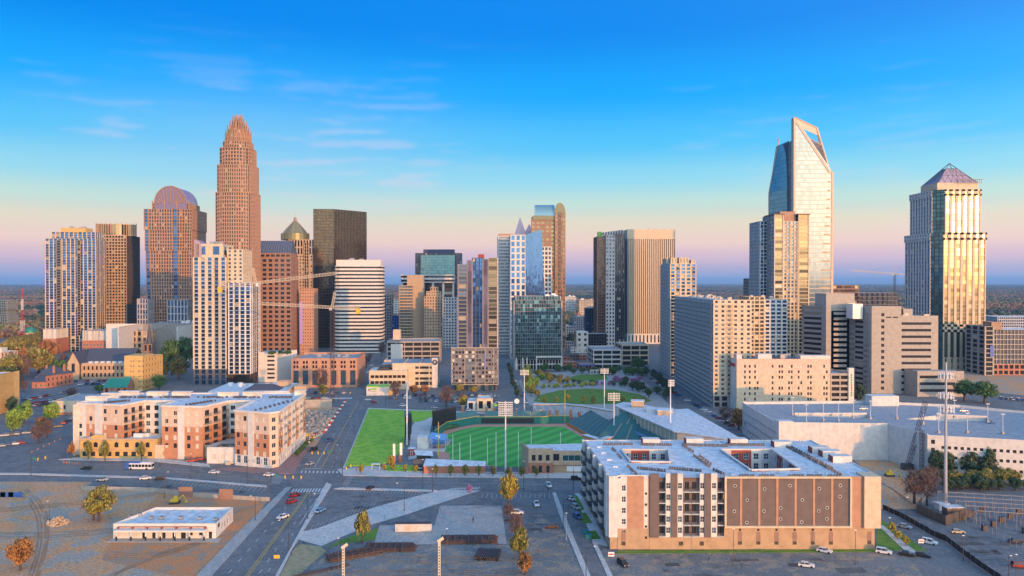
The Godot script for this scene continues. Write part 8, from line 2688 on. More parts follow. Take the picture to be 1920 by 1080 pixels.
func street_things() -> void:
	crane("tower crane with long cream jib and yellow counterweight before the brown office block", G(-177.4, -531.5), 83.0, 56.0, 26.0, 0.0, 0.12)
	crane("second tower crane with a lower cream jib turned the other way", G(-125.6, -536.2), 66.0, 52.0, 20.0, PI - 0.1, 0.05)
	crane("distant tower crane above the bare steel frame", G(544.2, -1092.2), 95.0, 62.0, 20.0, PI, 0.08, "crane_cream", 0.16)
	# lattice mast far left
	var t = thing("lattice_mast", "tall white and red lattice radio mast far behind the trees", "mast", v3(G(-696.7, -1092.2)))
	for i in 5:
		var m = M.new()
		lattice(m, S(0, i * 15.0, 0), S(0, (i + 1) * 15.0, 0), 4.6 - i * 0.9, 4, 0.2)
		part(t, "mast_section", m.mesh(K["red" if i % 2 == 0 else "white_metal"]))
	# monopole
	t = thing("cell_tower", "tall white monopole with three rings of antennas", "antenna mast", v3(G(161.8, -286)))
	var m = M.new()
	m.tube(Vector3.ZERO, S(0, 55, 0), 0.72, 0.3, 12)
	part(t, "pole", m.mesh(K["steel_bright"]))
	for y in [50.0, 42.5, 37.5]:
		m = M.new()
		for i in 3:
			var a = TAU * i / 3.0
			var c = S(cos(a), 0, sin(a)) * 1.6 + S(0, y, 0)
			var s = S(-sin(a), 0, cos(a))
			m.bar(S(0, y, 0), c, 0.12)
			m.bar(c - s * 2.0, c + s * 2.0, 0.1)
		var rg = part(t, "antenna_ring", m.mesh(K["metal_grey"]))
		for i in 3:
			for j in 4:
				var a = TAU * i / 3.0
				var c = S(cos(a), 0, sin(a)) * 1.85 + S(0, y, 0) + S(-sin(a), 0, cos(a)) * (j - 1.5) * 1.15
				m = M.new()
				m.fbox(Transform3D(Basis(Vector3.UP, -a), c), S(-0.12, -1.1, -0.2), S(0.12, 1.1, 0.2))
				part(rg, "antenna", m.mesh(K["lamp_white"]))
	# compound round it
	var b = bl("fenced_compound", "dark wooden fenced compound at the foot of the monopole", G(151.2, -267.1), 0.0, "fence")
	var o = G(151.2, -267.1)
	var cs = [G(148.5, -281.3) - o, Vector2.ZERO, G(159.4, -272.5) - o, G(165.8, -276.2) - o, G(168.8, -292.1) - o, G(155.4, -290.7) - o]
	for i in [0, 1, 2, 5]:
		var p = cs[i]
		var q = cs[(i + 1) % 6]
		var n = int(p.distance_to(q) / 0.45)
		var f = face(p, q)
		for j in n:
			var hh = 3.4 + rf(-0.05, 0.05)
			var k = rf(0.7, 1.3)
			pm(b, "fence_boards", "wood_grey", "stuff").fbox(f, S(j * 0.45, 0, -0.06), S(j * 0.45 + 0.42, hh, 0.0), Color(k, k, k))
	done(b)
	for i in 2:
		b = bl("equipment_shed", ["flat roofed equipment shed inside the fenced compound", "small white equipment cabinet beside the monopole"][i], [G(155.2, -273.1), G(158.5, -284)][i], 0.1)
		pm(b, "wall", ["wood_grey", "white_metal"][i]).box(S(0, 0, -3), S([6.0, 4.0][i], [4.2, 2.4][i], 0))
		pm(b, "roof", "roof_white").box(S(-0.3, [4.2, 2.4][i], -3.3), S([6.3, 4.3][i], [4.5, 2.6][i], 0.3))
		done(b)
	# screen fence along the driveway
	var fl = [G(138.4, -286), G(140, -276.2), G(140.7, -254.8), G(142, -250.1), G(140.8, -242.6), G(139.5, -230.3), G(138.2, -213.3)]
	t = thing("screen_fence", "black screen fence curving along the driveway", "fence", v3(fl[0]))
	for i in fl.size() - 1:
		var p = fl[i] - fl[0]
		var q = fl[i + 1] - fl[0]
		var n = maxi(1, int(p.distance_to(q) / 3.0))
		for j in n:
			var a = p.lerp(q, j / float(n))
			var e = p.lerp(q, (j + 1) / float(n))
			m = M.new()
			m.fbox(face(a, e), S(0.06, 0.05, -0.02), S(a.distance_to(e) - 0.03, 1.95 + rf(-0.1, 0.1), 0.02))
			part(t, "screen_panel", m.mesh(K["black"]))
			m = M.new()
			m.tube(v3(a), v3(a, 2.2), 0.05, 0.05, 6)
			part(t, "post", m.mesh(K["metal_grey"]))
	# substation
	b = bl("substation", "electrical substation of steel gantries and busbars behind a chain fence", G(165.5, -267.1), 0.0, "substation")
	for i in 6:
		for j in 5:
			var p = S(-6 + i * 6.0, 0, -20 + j * 6.0 + i * 1.4)
			pm(b, "gantry_post", "concrete_dark", "stuff").bar(p, p + S(0, 6.5 + (j % 2), 0), 0.1)
			if i < 5: pm(b, "gantry_beam", "concrete_dark", "stuff").bar(p + S(0, 6.3, 0), p + S(6, 6.3, 1.4), 0.12)
			if j < 4: pm(b, "busbar", "concrete_dark", "stuff").bar(p + S(0, 5.0 + (i % 2), 0), p + S(0, 5.0 + (i % 2), 6), 0.08)
			if (i + j) % 2 == 0: pm(b, "transformer", "metal_dark", "stuff").box(p + S(1, 0, 1), p + S(2.6, 1.9, 2.2))
			pm(b, "insulator", "brown_stone", "stuff").tube(p + S(0.8, 2.6, 0.8), p + S(0.8, 4.8, 0.8), 0.16, 0.1, 6)
	done(b)
	var cf = [G(165.3, -281.3), G(160.3, -258.6), G(161, -238.4)]
	t = thing("chain_fence", "chain link fence of slim posts round the substation", "fence", v3(cf[0]))
	for i in 2:
		var n = int(cf[i].distance_to(cf[i + 1]) / 2.6)
		for j in n:
			m = M.new()
			var p = cf[i].lerp(cf[i + 1], j / float(n)) - cf[0]
			var q = cf[i].lerp(cf[i + 1], (j + 1) / float(n)) - cf[0]
			m.tube(v3(p), v3(p, 2.6), 0.06, 0.06, 6)
			for y in [0.3, 0.9, 1.5, 2.1, 2.55]: m.bar(v3(p, y), v3(q, y), 0.02)
			part(t, "fence_bay", m.mesh(K["metal_grey"]))
	# containers, rails, stacks in the gravel lot
	b = bl("shipping_container", "rusty white shipping container with painted letters", G(-39.6, -259.7), 0.02, "container")
	pm(b, "body", "white_wall").box(S(0, 0.15, -2.4), S(12.2, 2.75, 0))
	for i in 30: pm(b, "corrugation", "white_wall", "stuff").box(S(0.2 + i * 0.4, 0.25, 0), S(0.38 + i * 0.4, 2.65, 0.05), Color(0.86, 0.8, 0.78))
	for i in 2: pm(b, "painted_letter", "pink_stucco").tube(S(4.6 + i * 2.2, 1.4, 0.05), S(4.6 + i * 2.2, 1.4, 0.08), 0.9, 0.9, 14)
	pm(b, "frame", "rust").box(S(-0.06, 2.75, -2.46), S(12.26, 2.86, 0.06))
	done(b)
	for i in 4:
		var q = stacks[i]
		var n = [9, 10, 10, 12][i]
		b = bl("rail_stack", ["stack of dark rail panels lying askew beside the access road", "tidy stack of old track panels with rusty rails", "low stack of sleepers with pale ballast dust", "pile of dark steel pipes"][i], q[0], q[1], "rails")
		var ln = q[2]
		for k in q[3]:
			for j in n:
				var z = -j * 0.62
				var off = rf(-0.9, 0.9)
				if i == 3: pm(b, "pipe", "rust", "stuff").tube(S(off, 0.3 + k * 0.5, z), S(ln + off, 0.3 + k * 0.5, z), 0.28, 0.28, 7)
				else: pm(b, "rail", "rust", "stuff").box(S(off, 0.1 + k * 0.42, z - 0.16), S(ln + off, 0.36 + k * 0.42 + rf(-0.05, 0.05), z + 0.02), Color.WHITE * rf(0.6, 1.6))
			for j in int(ln / 2.2): pm(b, "sleeper", "wood_grey", "stuff").box(S(j * 2.2, 0.36 + k * 0.42, -n * 0.62), S(j * 2.2 + 0.25, 0.5 + k * 0.42, 0.2))
		done(b)
	b = bl("railway_track", "short length of dismantled railway track", G(-61.7, -219.1), 0.62, "rails")
	for i in 22: pm(b, "sleeper", "wood_grey", "stuff").box(S(i * 0.75, 0.02, -2.4), S(i * 0.75 + 0.26, 0.2, 0))
	for z in [-0.5, -1.9]: pm(b, "rail", "rust").box(S(-0.3, 0.2, z - 0.07), S(16.6, 0.38, z + 0.07))
	done(b)
	for i in 2:
		t = thing("drill_boom", ["tall orange boom of a drill rig rising from below the gravel lot", "orange rig boom with a cranked head beside the rail panels"][i], "drill rig", v3([G(-20.6, -217.1), G(-47.8, -217.1)][i]))
		m = M.new()
		m.fbox(Transform3D.IDENTITY, S(-0.34, 0, -0.3), S(0.34, 11.5 - i * 1.8, 0.3))
		part(t, "boom", m.mesh(K["crane_cream"]))
		m = M.new()
		for j in 12: m.box(S(-0.16, 0.8 + j * 0.8, 0.3), S(0.16, 1.2 + j * 0.8, 0.33))
		part(t, "boom_markings", m.mesh(K["metal_dark"]))
		m = M.new()
		m.fbox(Transform3D(Basis(S(0, 0, 1), 0.6), S(0, 11.5 - i * 1.8, 0)), S(-0.5, -0.3, -0.35), S(1.4, 0.5, 0.35))
		part(t, "boom_head", m.mesh(K["crane_cream"]))
	for q in [["yellow bulldozer parked on the orange dirt", G(-129.1, -293.5), 1], ["yellow excavator in the earth by the white parking deck", G(164.9, -334.7), 1], ["orange loader in the rubble pit", G(-111.6, -415.6), 1]]:
		t = thing("excavator", q[0], "digger", v3(q[1]), rf(-0.4, 0.4))
		m = M.new()
		for z in [-1.0, 1.0]: m.box(S(-1.8, 0, z - 0.3), S(1.8, 0.8, z + 0.3))
		part(t, "tracks", m.mesh(K["metal_dark"]))
		m = M.new(); m.box(S(-1.6, 0.8, -1.1), S(1.2, 1.8, 1.1)); m.box(S(-0.4, 1.8, -0.8), S(0.9, 2.8, 0.2))
		part(t, "body", m.mesh(K["yellow"]))
		m = M.new(); m.bar(S(1.0, 1.6, 0.5), S(3.0, 3.2, 0.5), 0.2); m.bar(S(3.0, 3.2, 0.5), S(4.2, 1.0, 0.5), 0.16); m.box(S(3.8, 0.3, 0.0), S(4.6, 1.0, 1.0))
		part(t, "arm", m.mesh(K["yellow"]))
	# lattice boom crane in the pit by the parking deck
	t = thing("crawler_crane", "dark lattice boom crawler crane leaning beside the white parking deck", "crane", v3(G(179.2, -347)))
	m = M.new()
	lattice(m, S(0, 1.5, 0), S(8, 31, 0), 1.5, 16, 0.1)
	part(t, "boom", m.mesh(K["metal_dark"]))
	m = M.new(); m.box(S(-2.5, 0, -1.5), S(2, 2.6, 1.5))
	part(t, "cab", m.mesh(K["metal_dark"]))
	t = thing("lattice_leads", "upright dark red lattice piling leads beside the crawler crane", "crane", v3(G(182.4, -341.2)))
	m = M.new(); lattice(m, S(0, 0, 0), S(0, 19, 0), 1.3, 12, 0.1)
	part(t, "leads", m.mesh(K["rust"]))
	# retaining walls of the parking strip
	var rw = [G(-176.1, -313.2), G(-144.5, -310), G(-132.2, -303.8), G(-93.9, -296.4)]
	b = bl("retaining_wall", "long weathered concrete retaining wall with square panels above the dirt lot", rw[0], 0.0, "wall")
	for i in 3: panel(pm(b, "wall", "concrete"), face(rw[i] - rw[0], rw[i + 1] - rw[0]), 0, rw[i].distance_to(rw[i + 1]), 0, 1.5, [], 0.4)
	for i in 2:
		var p = [G(-131.5, -302.3), G(-114.4, -299.3)][i] - rw[0]
		pm(b, "brick_panel", "brown_stone").box(S(p.x, 0, p.y - 0.4), S(p.x + 5.4, 4.0, p.y + 0.1))
	done(b)
	b = bl("retaining_wall", "pale concrete pit wall at the end of the rubble site", G(-139.9, -515.8), 0.0, "wall")
	panel(pm(b, "wall", "concrete"), face(Vector2.ZERO, G(-121.7, -518) - G(-139.9, -515.8)), 0, G(-139.9, -515.8).distance_to(G(-121.7, -518)), 0, 5.5, [])
	done(b)
	# rubble and spoil heaps
	m = M.new()
	for i in 500:
		var p = G(-108.6, -404.6).lerp(G(-136.7, -509.3), rng.randf()).lerp(G(-105.5, -421.4).lerp(G(-116.2, -509.3), rng.randf()), rng.randf())
		var s = rf(0.3, 1.4)
		var k = rf(0.5, 1.5)
		m.fbox(Transform3D(Basis(S(rf(-1, 1), 1, rf(-1, 1)).normalized(), rf(0, 6)), v3(p, s * 0.2)), S(-s, -s * 0.4, -s * 0.6), S(s, s * 0.5, s * 0.6), Color(k, k * 0.95, k * 0.9))
	solid("rubble", "broken rubble and debris in the construction pit", "rubble", m, "concrete", Vector3.ZERO, 0.0, "", "stuff")
	m = M.new()
	for i in 260:
		var a = rf(0, TAU)
		var r = rf(0, 3.4)
		var s = rf(0.2, 0.6)
		m.fbox(Transform3D(Basis(S(rf(-1, 1), 1, rf(-1, 1)).normalized(), rf(0, 6)), S(cos(a) * r, (3.4 - r) * 0.5, sin(a) * r)), S(-s * 2, -s * 0.3, -s * 0.4), S(s * 2, s * 0.3, s * 0.4))
	solid("brush_pile", "heap of brown brush and timber on the dirt lot", "heap", m, "tan_wall", v3(G(-159.5, -268.9)))
	# road works barriers and cones
	for i in 26:
		var p = G(-106.4, -394.2).lerp(G(-110.1, -430.3), i / 8.0) if i < 9 else G(-105.4, -430.3).lerp(G(-118.4, -545.8), (i - 9) / 16.0)
		m = M.new(); m.box(S(-0.9, 0, -0.25), S(0.9, 0.9, 0.25))
		var c = "red" if i % 2 else "lamp_white"
		solid("traffic_barrier", "%s plastic barrier in the line along the rubble pit" % ("red" if i % 2 else "white"), "barrier", m, c, v3(p, 0.05), 0.8 if i < 9 else 0.95, "%s barriers along the pit" % ("red" if i % 2 else "white"))
	for i in 16:
		var p = G(-210, -359.3).lerp(G(-200.7, -356.2), i / 6.0) if i < 7 else G(-239.1, -381.8).lerp(G(-245.4, -430.3), (i - 7) / 8.0)
		m = M.new(); m.tube(S(0, 0, 0), S(0, 0.9, 0), 0.22, 0.05, 8); m.box(S(-0.3, 0, -0.3), S(0.3, 0.06, 0.3))
		solid("traffic_cone", "orange traffic cone %s" % ("on the cross street by the annex" if i < 7 else "along the road works street"), "cone", m, "orange", v3(p, 0.07), 0.0, "cones on the cross street" if i < 7 else "cones along the road works")
	# lamps and signals
	for q in lamp_list: lamp_post(q[0], q[1], q[2], q[3], q[4] if q.size() > 4 else "", q[5] if q.size() > 5 else "metal_dark")
	signal_mast("black signal mast reaching over the lower arm of the crossing", G(-96.8, -307.6), G(13, 0.5), 7.0, 3)
	signal_mast("black signal mast reaching over the upper avenue", G(-81.6, -353.1), G(-11, 0), 6.5, 3)
	signal_mast("black signal mast at the ballpark corner", G(-70, -316.4), G(2, -8), 7.5, 2, false)
	signal_mast("black signal mast at the road works corner", G(-210.6, -335.6), G(3, -6), 7.0, 2)
	signal_mast("signal mast at the far crossing behind the lawn", G(-122.6, -540.9), G(9, 0), 7.0, 2)
	# odd signs
	for i in 4:
		t = thing("sign", ["white and red pole sign beside the gravel lot", "white and red pole sign on the grass strip", "yellow bus stop sign beside the avenue", "round white banner sign behind the outfield"][i], "sign", v3([G(29.6, -228.5), G(129.9, -243.1), G(-70.2, -228.5), G(3, -481.2)][i]))
		m = M.new(); m.tube(Vector3.ZERO, S(0, [3.0, 2.0, 3.0, 9.0][i], 0), 0.06, 0.06, 6)
		part(t, "pole", m.mesh(K["metal_dark"]))
		m = M.new()
		if i == 3: m.tube(S(0, 10, 0), S(0, 10, 0.2), 1.6, 1.6, 18)
		else: m.box(S(-0.9, [3.0, 2.0, 2.4, 0][i], -0.05), S(0.9, [4.3, 3.2, 3.4, 0][i], 0.05))
		part(t, "panel", m.mesh(K[["frame_white", "frame_white", "yellow", "frame_white"][i]]))
		if i < 2:
			m = M.new(); m.box(S(-0.75, [3.45, 2.45][i], 0.05), S(0.75, [3.85, 2.8][i], 0.07))
			part(t, "red_band", m.mesh(K["red"]))
	for i in 3:
		b = bl("waste_bin", ["green dumpster beside the parked blue car", "green dumpster nearest the street corner", "pale tank on the fenced yard"][i], [G(23.6, -257), G(24.3, -252.7), G(-132.9, -355.1)][i], -0.3, "dumpster")
		pm(b, "body", "teal_bin" if i < 2 else "crane_cream").box(S(0, 0.1, -1.5), S(2.0, 1.3, 0))
		pm(b, "lid", "teal_bin" if i < 2 else "crane_cream").fbox(Transform3D(Basis(S(1, 0, 0), 0.12), S(0, 1.32, 0)), S(-0.05, 0, -1.55), S(2.05, 0.08, 0.05))
		done(b)
	for i in 3:
		m = M.new(); m.box(S(-2.6, 0, -0.1), S(2.6, 1.9, 0.1)); m.box(S(-2.7, 0, -0.5), S(-2.5, 0.15, 0.5)); m.box(S(2.5, 0, -0.5), S(2.7, 0.15, 0.5))
		solid("hoarding", "blue screened site hoarding on the edge of the dirt lot", "hoarding", m, "blue", v3(G(-202.4, -302.3).lerp(G(-196.1, -302.3), i / 2.0)), 0.0, "blue hoardings")
	b = bl("pergola", "white pergola of slim columns at the head of the park", G(71.4, -698.8), 0.1, "pergola")
	for i in 9: pm(b, "column", "white_wall").box(S(i * 2.6, 0, -0.3), S(i * 2.6 + 0.5, 4, 0.3))
	pm(b, "beam", "white_wall").box(S(-0.5, 4, -1.2), S(22, 4.6, 0.8))
	done(b)
	for i in 8:
		var p = people_at[i]
		person(["person in dark clothes walking on the plaza", "person in red standing by the bus shelter", "person in dark clothes crossing the paved yard", "person in a yellow vest in the rubble pit", "person in dark clothes beside the bus lane", "person in blue on the ballpark walk", "person in white on the park promenade", "person in dark clothes on the park promenade"][i], p, ["metal_dark", "red", "black", "lime", "black", "blue", "frame_white", "metal_dark"][i])

func person(label: String, at: Vector2, mat: String) -> void:
	# one continuous figure: rings from the feet to the crown of the head, arms swept from the shoulders
	var m = M.new()
	var skin = Color(0.9, 0.6, 0.45)
	for s in [-1, 1]:
		m.tube(S(s * 0.1, 0.04, 0.05), S(s * 0.1, 0.48, 0.0), 0.055, 0.07, 7)
		m.tube(S(s * 0.1, 0.48, 0.0), S(s * 0.08, 0.92, 0.0), 0.07, 0.1, 7)
		m.box(S(s * 0.1 - 0.05, 0, -0.06), S(s * 0.1 + 0.05, 0.08, 0.2))
		m.tube(S(s * 0.2, 1.42, 0), S(s * 0.27, 1.12, -0.02), 0.06, 0.05, 6)
		m.tube(S(s * 0.27, 1.12, -0.02), S(s * 0.27, 0.86, 0.06), 0.05, 0.035, 6)
	m.tube(S(0, 0.85, 0), S(0, 1.15, 0), 0.17, 0.15, 9)
	m.tube(S(0, 1.15, 0), S(0, 1.46, 0), 0.15, 0.2, 9)
	m.tube(S(0, 1.46, 0), S(0, 1.55, 0), 0.08, 0.06, 8)
	m.tube(S(0, 1.52, 0.01), S(0, 1.64, 0.02), 0.07, 0.1, 9, skin)
	m.tube(S(0, 1.64, 0.02), S(0, 1.76, 0.01), 0.1, 0.06, 9)
	solid("person", label, "person", m, mat, v3(at, 0.14), rf(0, 6))

var stacks := [[G(-54.7, -231.1), 0.5, 16.0, 3], [G(-45.8, -240.3), 0.03, 15.0, 3], [G(-23.1, -247.6), 0.03, 18.0, 3], [G(-4.5, -232.9), 1.45, 8.0, 2]]
var people_at := [G(-47.5, -341.2), G(-69.7, -343.1), G(-13.7, -270.1), G(-110.1, -439.6), G(-161.2, -351), G(-47.8, -404.6), G(19, -545.8), G(38.6, -555.7)]

# label, foot, height, crown radius, kind, group
var tree_list := [
	["bare brown and olive tree standing alone on the dirt lot", G(-146.2, -271.3), 13.0, 6.6, "olive"],
	["purple brown half bare tree beside the olive tree on the dirt lot", G(-148.8, -272.5), 9.5, 5.0, "bare"],
	["small rust leaved tree at the corner of the dirt lot", G(-144.6, -225.1), 10.5, 4.6, "rust"],
	["slim green tree beside the curved access road", G(-48.7, -249.1), 11.5, 3.6, "olive", "", "tall"],
	["yellow crowned willow like tree beside the paved yard", G(-1.4, -289.4), 13.0, 5.0, "yellow"],
	["bare brown brush below the yellow tree", G(-1.5, -275), 5.0, 3.4, "bare"],
	["olive thicket tree at the edge of the gravel lot", G(2.4, -232.9), 11.0, 4.0, "olive"],
	["bare thicket tree above the olive thicket", G(1.1, -253.3), 8.5, 4.0, "bare"],
	["low brown thicket at the foot of the gravel lot", G(3.9, -221.9), 7.0, 3.6, "rust"],
	["young rust tree in front of the yellow annex", G(-211.7, -368), 8.5, 2.4, "rust", "", "tall"],
	["young olive tree in front of the yellow annex", G(-202.3, -365.8), 9.5, 2.6, "olive", "young trees in front of the annex", "tall"],
	["young olive tree in front of the yellow annex", G(-193, -363.6), 10.0, 2.9, "olive", "young trees in front of the annex", "tall"],
	["young olive tree in front of the yellow annex", G(-175.8, -363.6), 9.5, 2.6, "olive", "young trees in front of the annex", "tall"],
	["bright yellow green tree beside the ochre building", G(-276, -425.8), 15.0, 7.0, "bright"],
	["bright green tree behind the yellow green one", G(-291.3, -457.8), 14.0, 6.5, "bright"],
	["fresh green tree beside the cream warehouse", G(-278.2, -463), 12.5, 6.0, "bright"],
	["small orange tree between the parked cars", G(-267.2, -436.5), 9.0, 5.0, "rust"],
	["bare mauve tree beside the car park", G(-248.3, -402), 10.0, 6.0, "bare"],
	["second bare mauve tree beside the car park", G(-252.1, -415.6), 10.0, 5.5, "bare"],
	["dark olive tree against the ochre building", G(-322.8, -494.9), 11.0, 5.0, "dark"],
	["tall olive tree among the old quarter roofs", G(-485.9, -754.9), 33.0, 15.0, "olive"],
	["largest olive brown tree above the brick house", G(-424.1, -687), 28.0, 17.0, "olive"],
	["huge olive tree above the parked cars of the church", G(-423.2, -650.4), 24.0, 13.0, "olive"],
	["rust tree beside the huge olive tree", G(-449.7, -711), 26.0, 13.0, "rust"],
	["broad olive tree behind the largest olive brown tree", G(-512.9, -815.3), 26.0, 14.0, "olive"],
	["olive green tree leaning towards the brick podium", G(-467.5, -711), 24.0, 12.0, "olive"],
	["orange tree at the edge of the old quarter", G(-533.5, -804.6), 24.0, 12.0, "yellow"],
	["tall rust tree before the brick podium", G(-485.4, -804.6), 26.0, 14.0, "rust"],
	["dark brown tree in the shade of the old quarter", G(-417.3, -653.9), 22.0, 11.0, "bare"],
	["green tree beside the church gable", G(-391.8, -664.6), 19.0, 8.5, "green"],
	["dark evergreen before the brick podium", G(-429.7, -754.9), 14.0, 8.0, "dark"],
	["mauve bare tree beside the church", G(-441.8, -754.9), 15.0, 7.0, "bare"],
	["small mauve tree at the edge of the car park", G(-376.1, -590.6), 9.0, 6.0, "bare"],
	["second small mauve tree at the edge of the car park", G(-382.7, -590.6), 9.0, 6.0, "bare"],
	["bare tree on the church car park", G(-319.1, -555.7), 8.5, 7.5, "bare"],
	["low green tree on the church car park", G(-313.3, -582.2), 7.0, 5.0, "green"],
	["bare tree beside the tan four storey block", G(-300.5, -605.3), 12.0, 6.0, "bare"],
	["round green tree on the street behind the tan block", G(-275.8, -599.3), 13.0, 7.0, "green"],
	["large dark green oak beside the cream apartment tower", G(-308.1, -694.8), 35.0, 13.0, "green"],
	["large dark green oak with a broad crown beside the white hall", G(-303.9, -711), 35.0, 13.0, "green"],
	["dark green oak at the near side of the oak group", G(-288.7, -664.6), 22.0, 11.0, "dark"],
	["dark tree at the foot of the cream apartment tower", G(-302.6, -664.6), 18.0, 8.0, "dark"],
	["large bare brown tree before the civic building", G(-144.9, -582.2), 20.0, 9.0, "bare"],
	["small olive tree under the bare brown tree", G(-139.3, -566), 10.0, 5.0, "olive"],
	["dark green tree behind the civic building", G(-153.7, -784), 12.0, 7.0, "dark"],
	["mauve tree beside the white sign wall", G(-84.2, -555.7), 13.0, 7.0, "bare"],
	["mauve tree in the middle of the parking lot", G(-44.3, -518), 15.0, 9.0, "bare"],
	["orange tree beside the small bank building", G(-32.9, -513.6), 9.5, 5.0, "yellow"],
	["tan tree before the cream parking garage", G(-74.2, -576.7), 8.0, 5.0, "rust"],
	["pale tan tree before the stair tower", G(-65.4, -576.7), 8.0, 5.0, "rust"],
	["olive tree at the foot of the lilac tower", G(-40, -587.8), 7.0, 4.5, "yellow"],
	["small yellow tree at the foot of the lilac tower", G(-29.1, -582.2), 6.0, 4.0, "yellow"],
	["brown tree at the end of the avenue", G(-148.1, -873.6), 17.0, 8.0, "bare"],
	["dark oak beside the white corner block", G(80.7, -1036.7), 16.0, 14.0, "dark"],
	["brown tree at the foot of the travertine slab", G(116.6, -873.6), 13.0, 8.0, "rust"],
	["green tree beside the red umbrella terrace", G(119.4, -727.9), 14.0, 9.0, "green"],
	["rust brown tree beside the white parking deck", G(126.9, -456), 11.0, 6.5, "bare"],
	["larger rust brown tree beside the white parking deck", G(130, -439.6), 14.0, 8.0, "rust"],
	["small rust brown tree beside the white parking deck", G(132.2, -424.3), 11.0, 6.0, "bare"],
	["dark tree behind the cream hotel garage", G(239.5, -531.5), 15.0, 7.0, "dark"],
	["large green tree beside the brown slope", G(321.8, -545.8), 16.0, 9.0, "green"],
	["second large green tree beside the brown slope", G(330.3, -536.2), 16.0, 11.0, "green"],
	["tangled bare tree in the construction earth", G(154.1, -293.5), 13.0, 7.5, "bare"],
	["tangled bare tree with olive tint beside the fenced compound", G(157.5, -290.7), 13.0, 6.0, "bare"],
	["bare pinkish tree behind the tangled trees", G(170.2, -311.6), 10.0, 6.0, "bare"],
	["small red tree beside the parked cars", G(-17.2, -308.4), 3.5, 1.8, "pink"],
	["yellow young tree on the plaza corner", G(-66.5, -337.4), 5.0, 1.6, "yellow"],
	["golden young tree at the ballpark gate", G(-54.8, -347), 7.0, 2.2, "yellow"]]

var car_list := [
	["sedan", "car_black", "black car in the cone lane before the bus", G(-192.7, -347), PI + 0.0],
	["sedan", "car_white", "white car driving below the pink apartments", G(-131.8, -339.3), -0.05],
	["sedan", "car_white", "white car parked on the strip above the dirt lot", G(-157.4, -329.2), 0.3],
	["sedan", "car_black", "black car parked beside the lone lamp post above the dirt lot", G(-150.8, -328.3), 0.3],
	["suv", "car_silver", "silver car parked by the retaining wall", G(-174.6, -326.6), 0.1],
	["sedan", "car_white", "white car waiting under the lower signal mast", G(-106, -334.7), -0.1],
	["suv", "car_red", "red car at the white stop line", G(-85.8, -303), 1.0],
	["suv", "car_red", "dark red car second in line at the crossing", G(-84.6, -294.3), 1.0],
	["sedan", "car_white", "white car driving down the avenue under the long lamp arm", G(-82.3, -275), -2.1],
	["sedan", "car_silver", "silver car coming up to the crossing beside the brick corner", G(-93.7, -355.1), -2.05],
	["suv", "car_blue", "blue car on the upper avenue beside the barriers", G(-97.2, -407.3), -2.05],
	["suv", "car_black", "black car beside the striped barriers on the upper avenue", G(-99.8, -385.4), -2.05],
	["sedan", "car_lightblue", "light blue car in the marked parking bays", G(-70.8, -282.6), 1.15],
	["sedan", "car_black", "black car parked below the ballpark plaza", G(-58.1, -314), 1.3],
	["suv", "car_white", "white car turning from the cross street", G(15.2, -317.2), -1.4],
	["suv", "car_black", "black car at the corner of the apartment block", G(27.4, -328.3), 0.0],
	["pickup", "car_white", "white pickup in the upper yard", G(9.3, -290.7), -1.5],
	["suv", "car_white", "white car parked beside the yellow tree", G(1.9, -280), 0.0],
	["sedan", "car_brown", "brown car at the verge of the gravel lot", G(13.6, -264.2), PI],
	["sedan", "car_silver", "silver car first in the row along the side street", G(23, -297.8), -1.15],
	["suv", "car_silver", "silver car second in the row along the side street", G(23.9, -286.6), -1.15],
	["suv", "car_blue", "blue car parked by the green bins", G(23.5, -275), -1.15],
	["suv", "car_black", "black car beside the white and red pole sign", G(33.2, -229.4), -1.2],
	["sedan", "car_white", "white car parked under the tan brick base", G(98.1, -240.3), -0.6],
	["sedan", "car_white", "white car lowest on the gravel lot", G(87.7, -228.1), -0.35],
	["suv", "car_white", "white car parked at the end of the tan brick base", G(116.2, -239.3), -0.5],
	["sedan", "car_black", "dark green car parked below the grass strip", G(122.4, -237.4), -0.5],
	["sedan", "car_black", "long black car parked at the end of the walk", G(127, -236.5), -0.55],
	["suv", "car_white", "white car driving beside the black screen fence", G(135.3, -248.1), -0.7],
	["sedan", "car_silver", "silver car on the driveway with a red cone", G(135.4, -264.2), -0.8],
	["sedan", "car_tan", "pale yellow car on the compound parking lot", G(150.4, -258.6), -0.05],
	["sedan", "car_black", "black car beside the substation fence", G(163.9, -249.1), 0.1],
	["suv", "car_red", "red car parked by the two wooden poles", G(151, -227.7), -0.1],
	["suv", "car_red", "dark red car parked in front of the podium wall", G(-150.9, -361.4), 0.4],
	["sedan", "car_red", "bright red car parked in front of the podium wall", G(-148.2, -364.7), 0.4],
	["suv", "car_red", "red pickup like car on the street behind the lawn", G(-96.2, -536.2), 0.0],
	["sedan", "car_white", "white car on the street behind the lawn", G(-102.9, -548.2), 0.0],
	["suv", "car_white", "white car passing the parking lot behind the lawn", G(-74.1, -522.4), 0.0],
	["sedan", "car_silver", "silver car passing the mauve parking lot tree", G(-51.8, -513.6), 0.0],
	["suv", "car_white", "white van in front of the bank building", G(-28, -503), 0.0],
	["sedan", "car_white", "white car parked on the deck beside the ramp", S(187.8, 16.52, -410.3).x * G(1, 0) + G(0, S(187.8, 16.52, -410.3).z), 0.0, 16.53],
	["sedan", "car_white", "white car parked on the deck near the stair tower", S(237.4, 16.52, -403.6).x * G(1, 0) + G(0, S(237.4, 16.52, -403.6).z), 0.0, 16.53]]

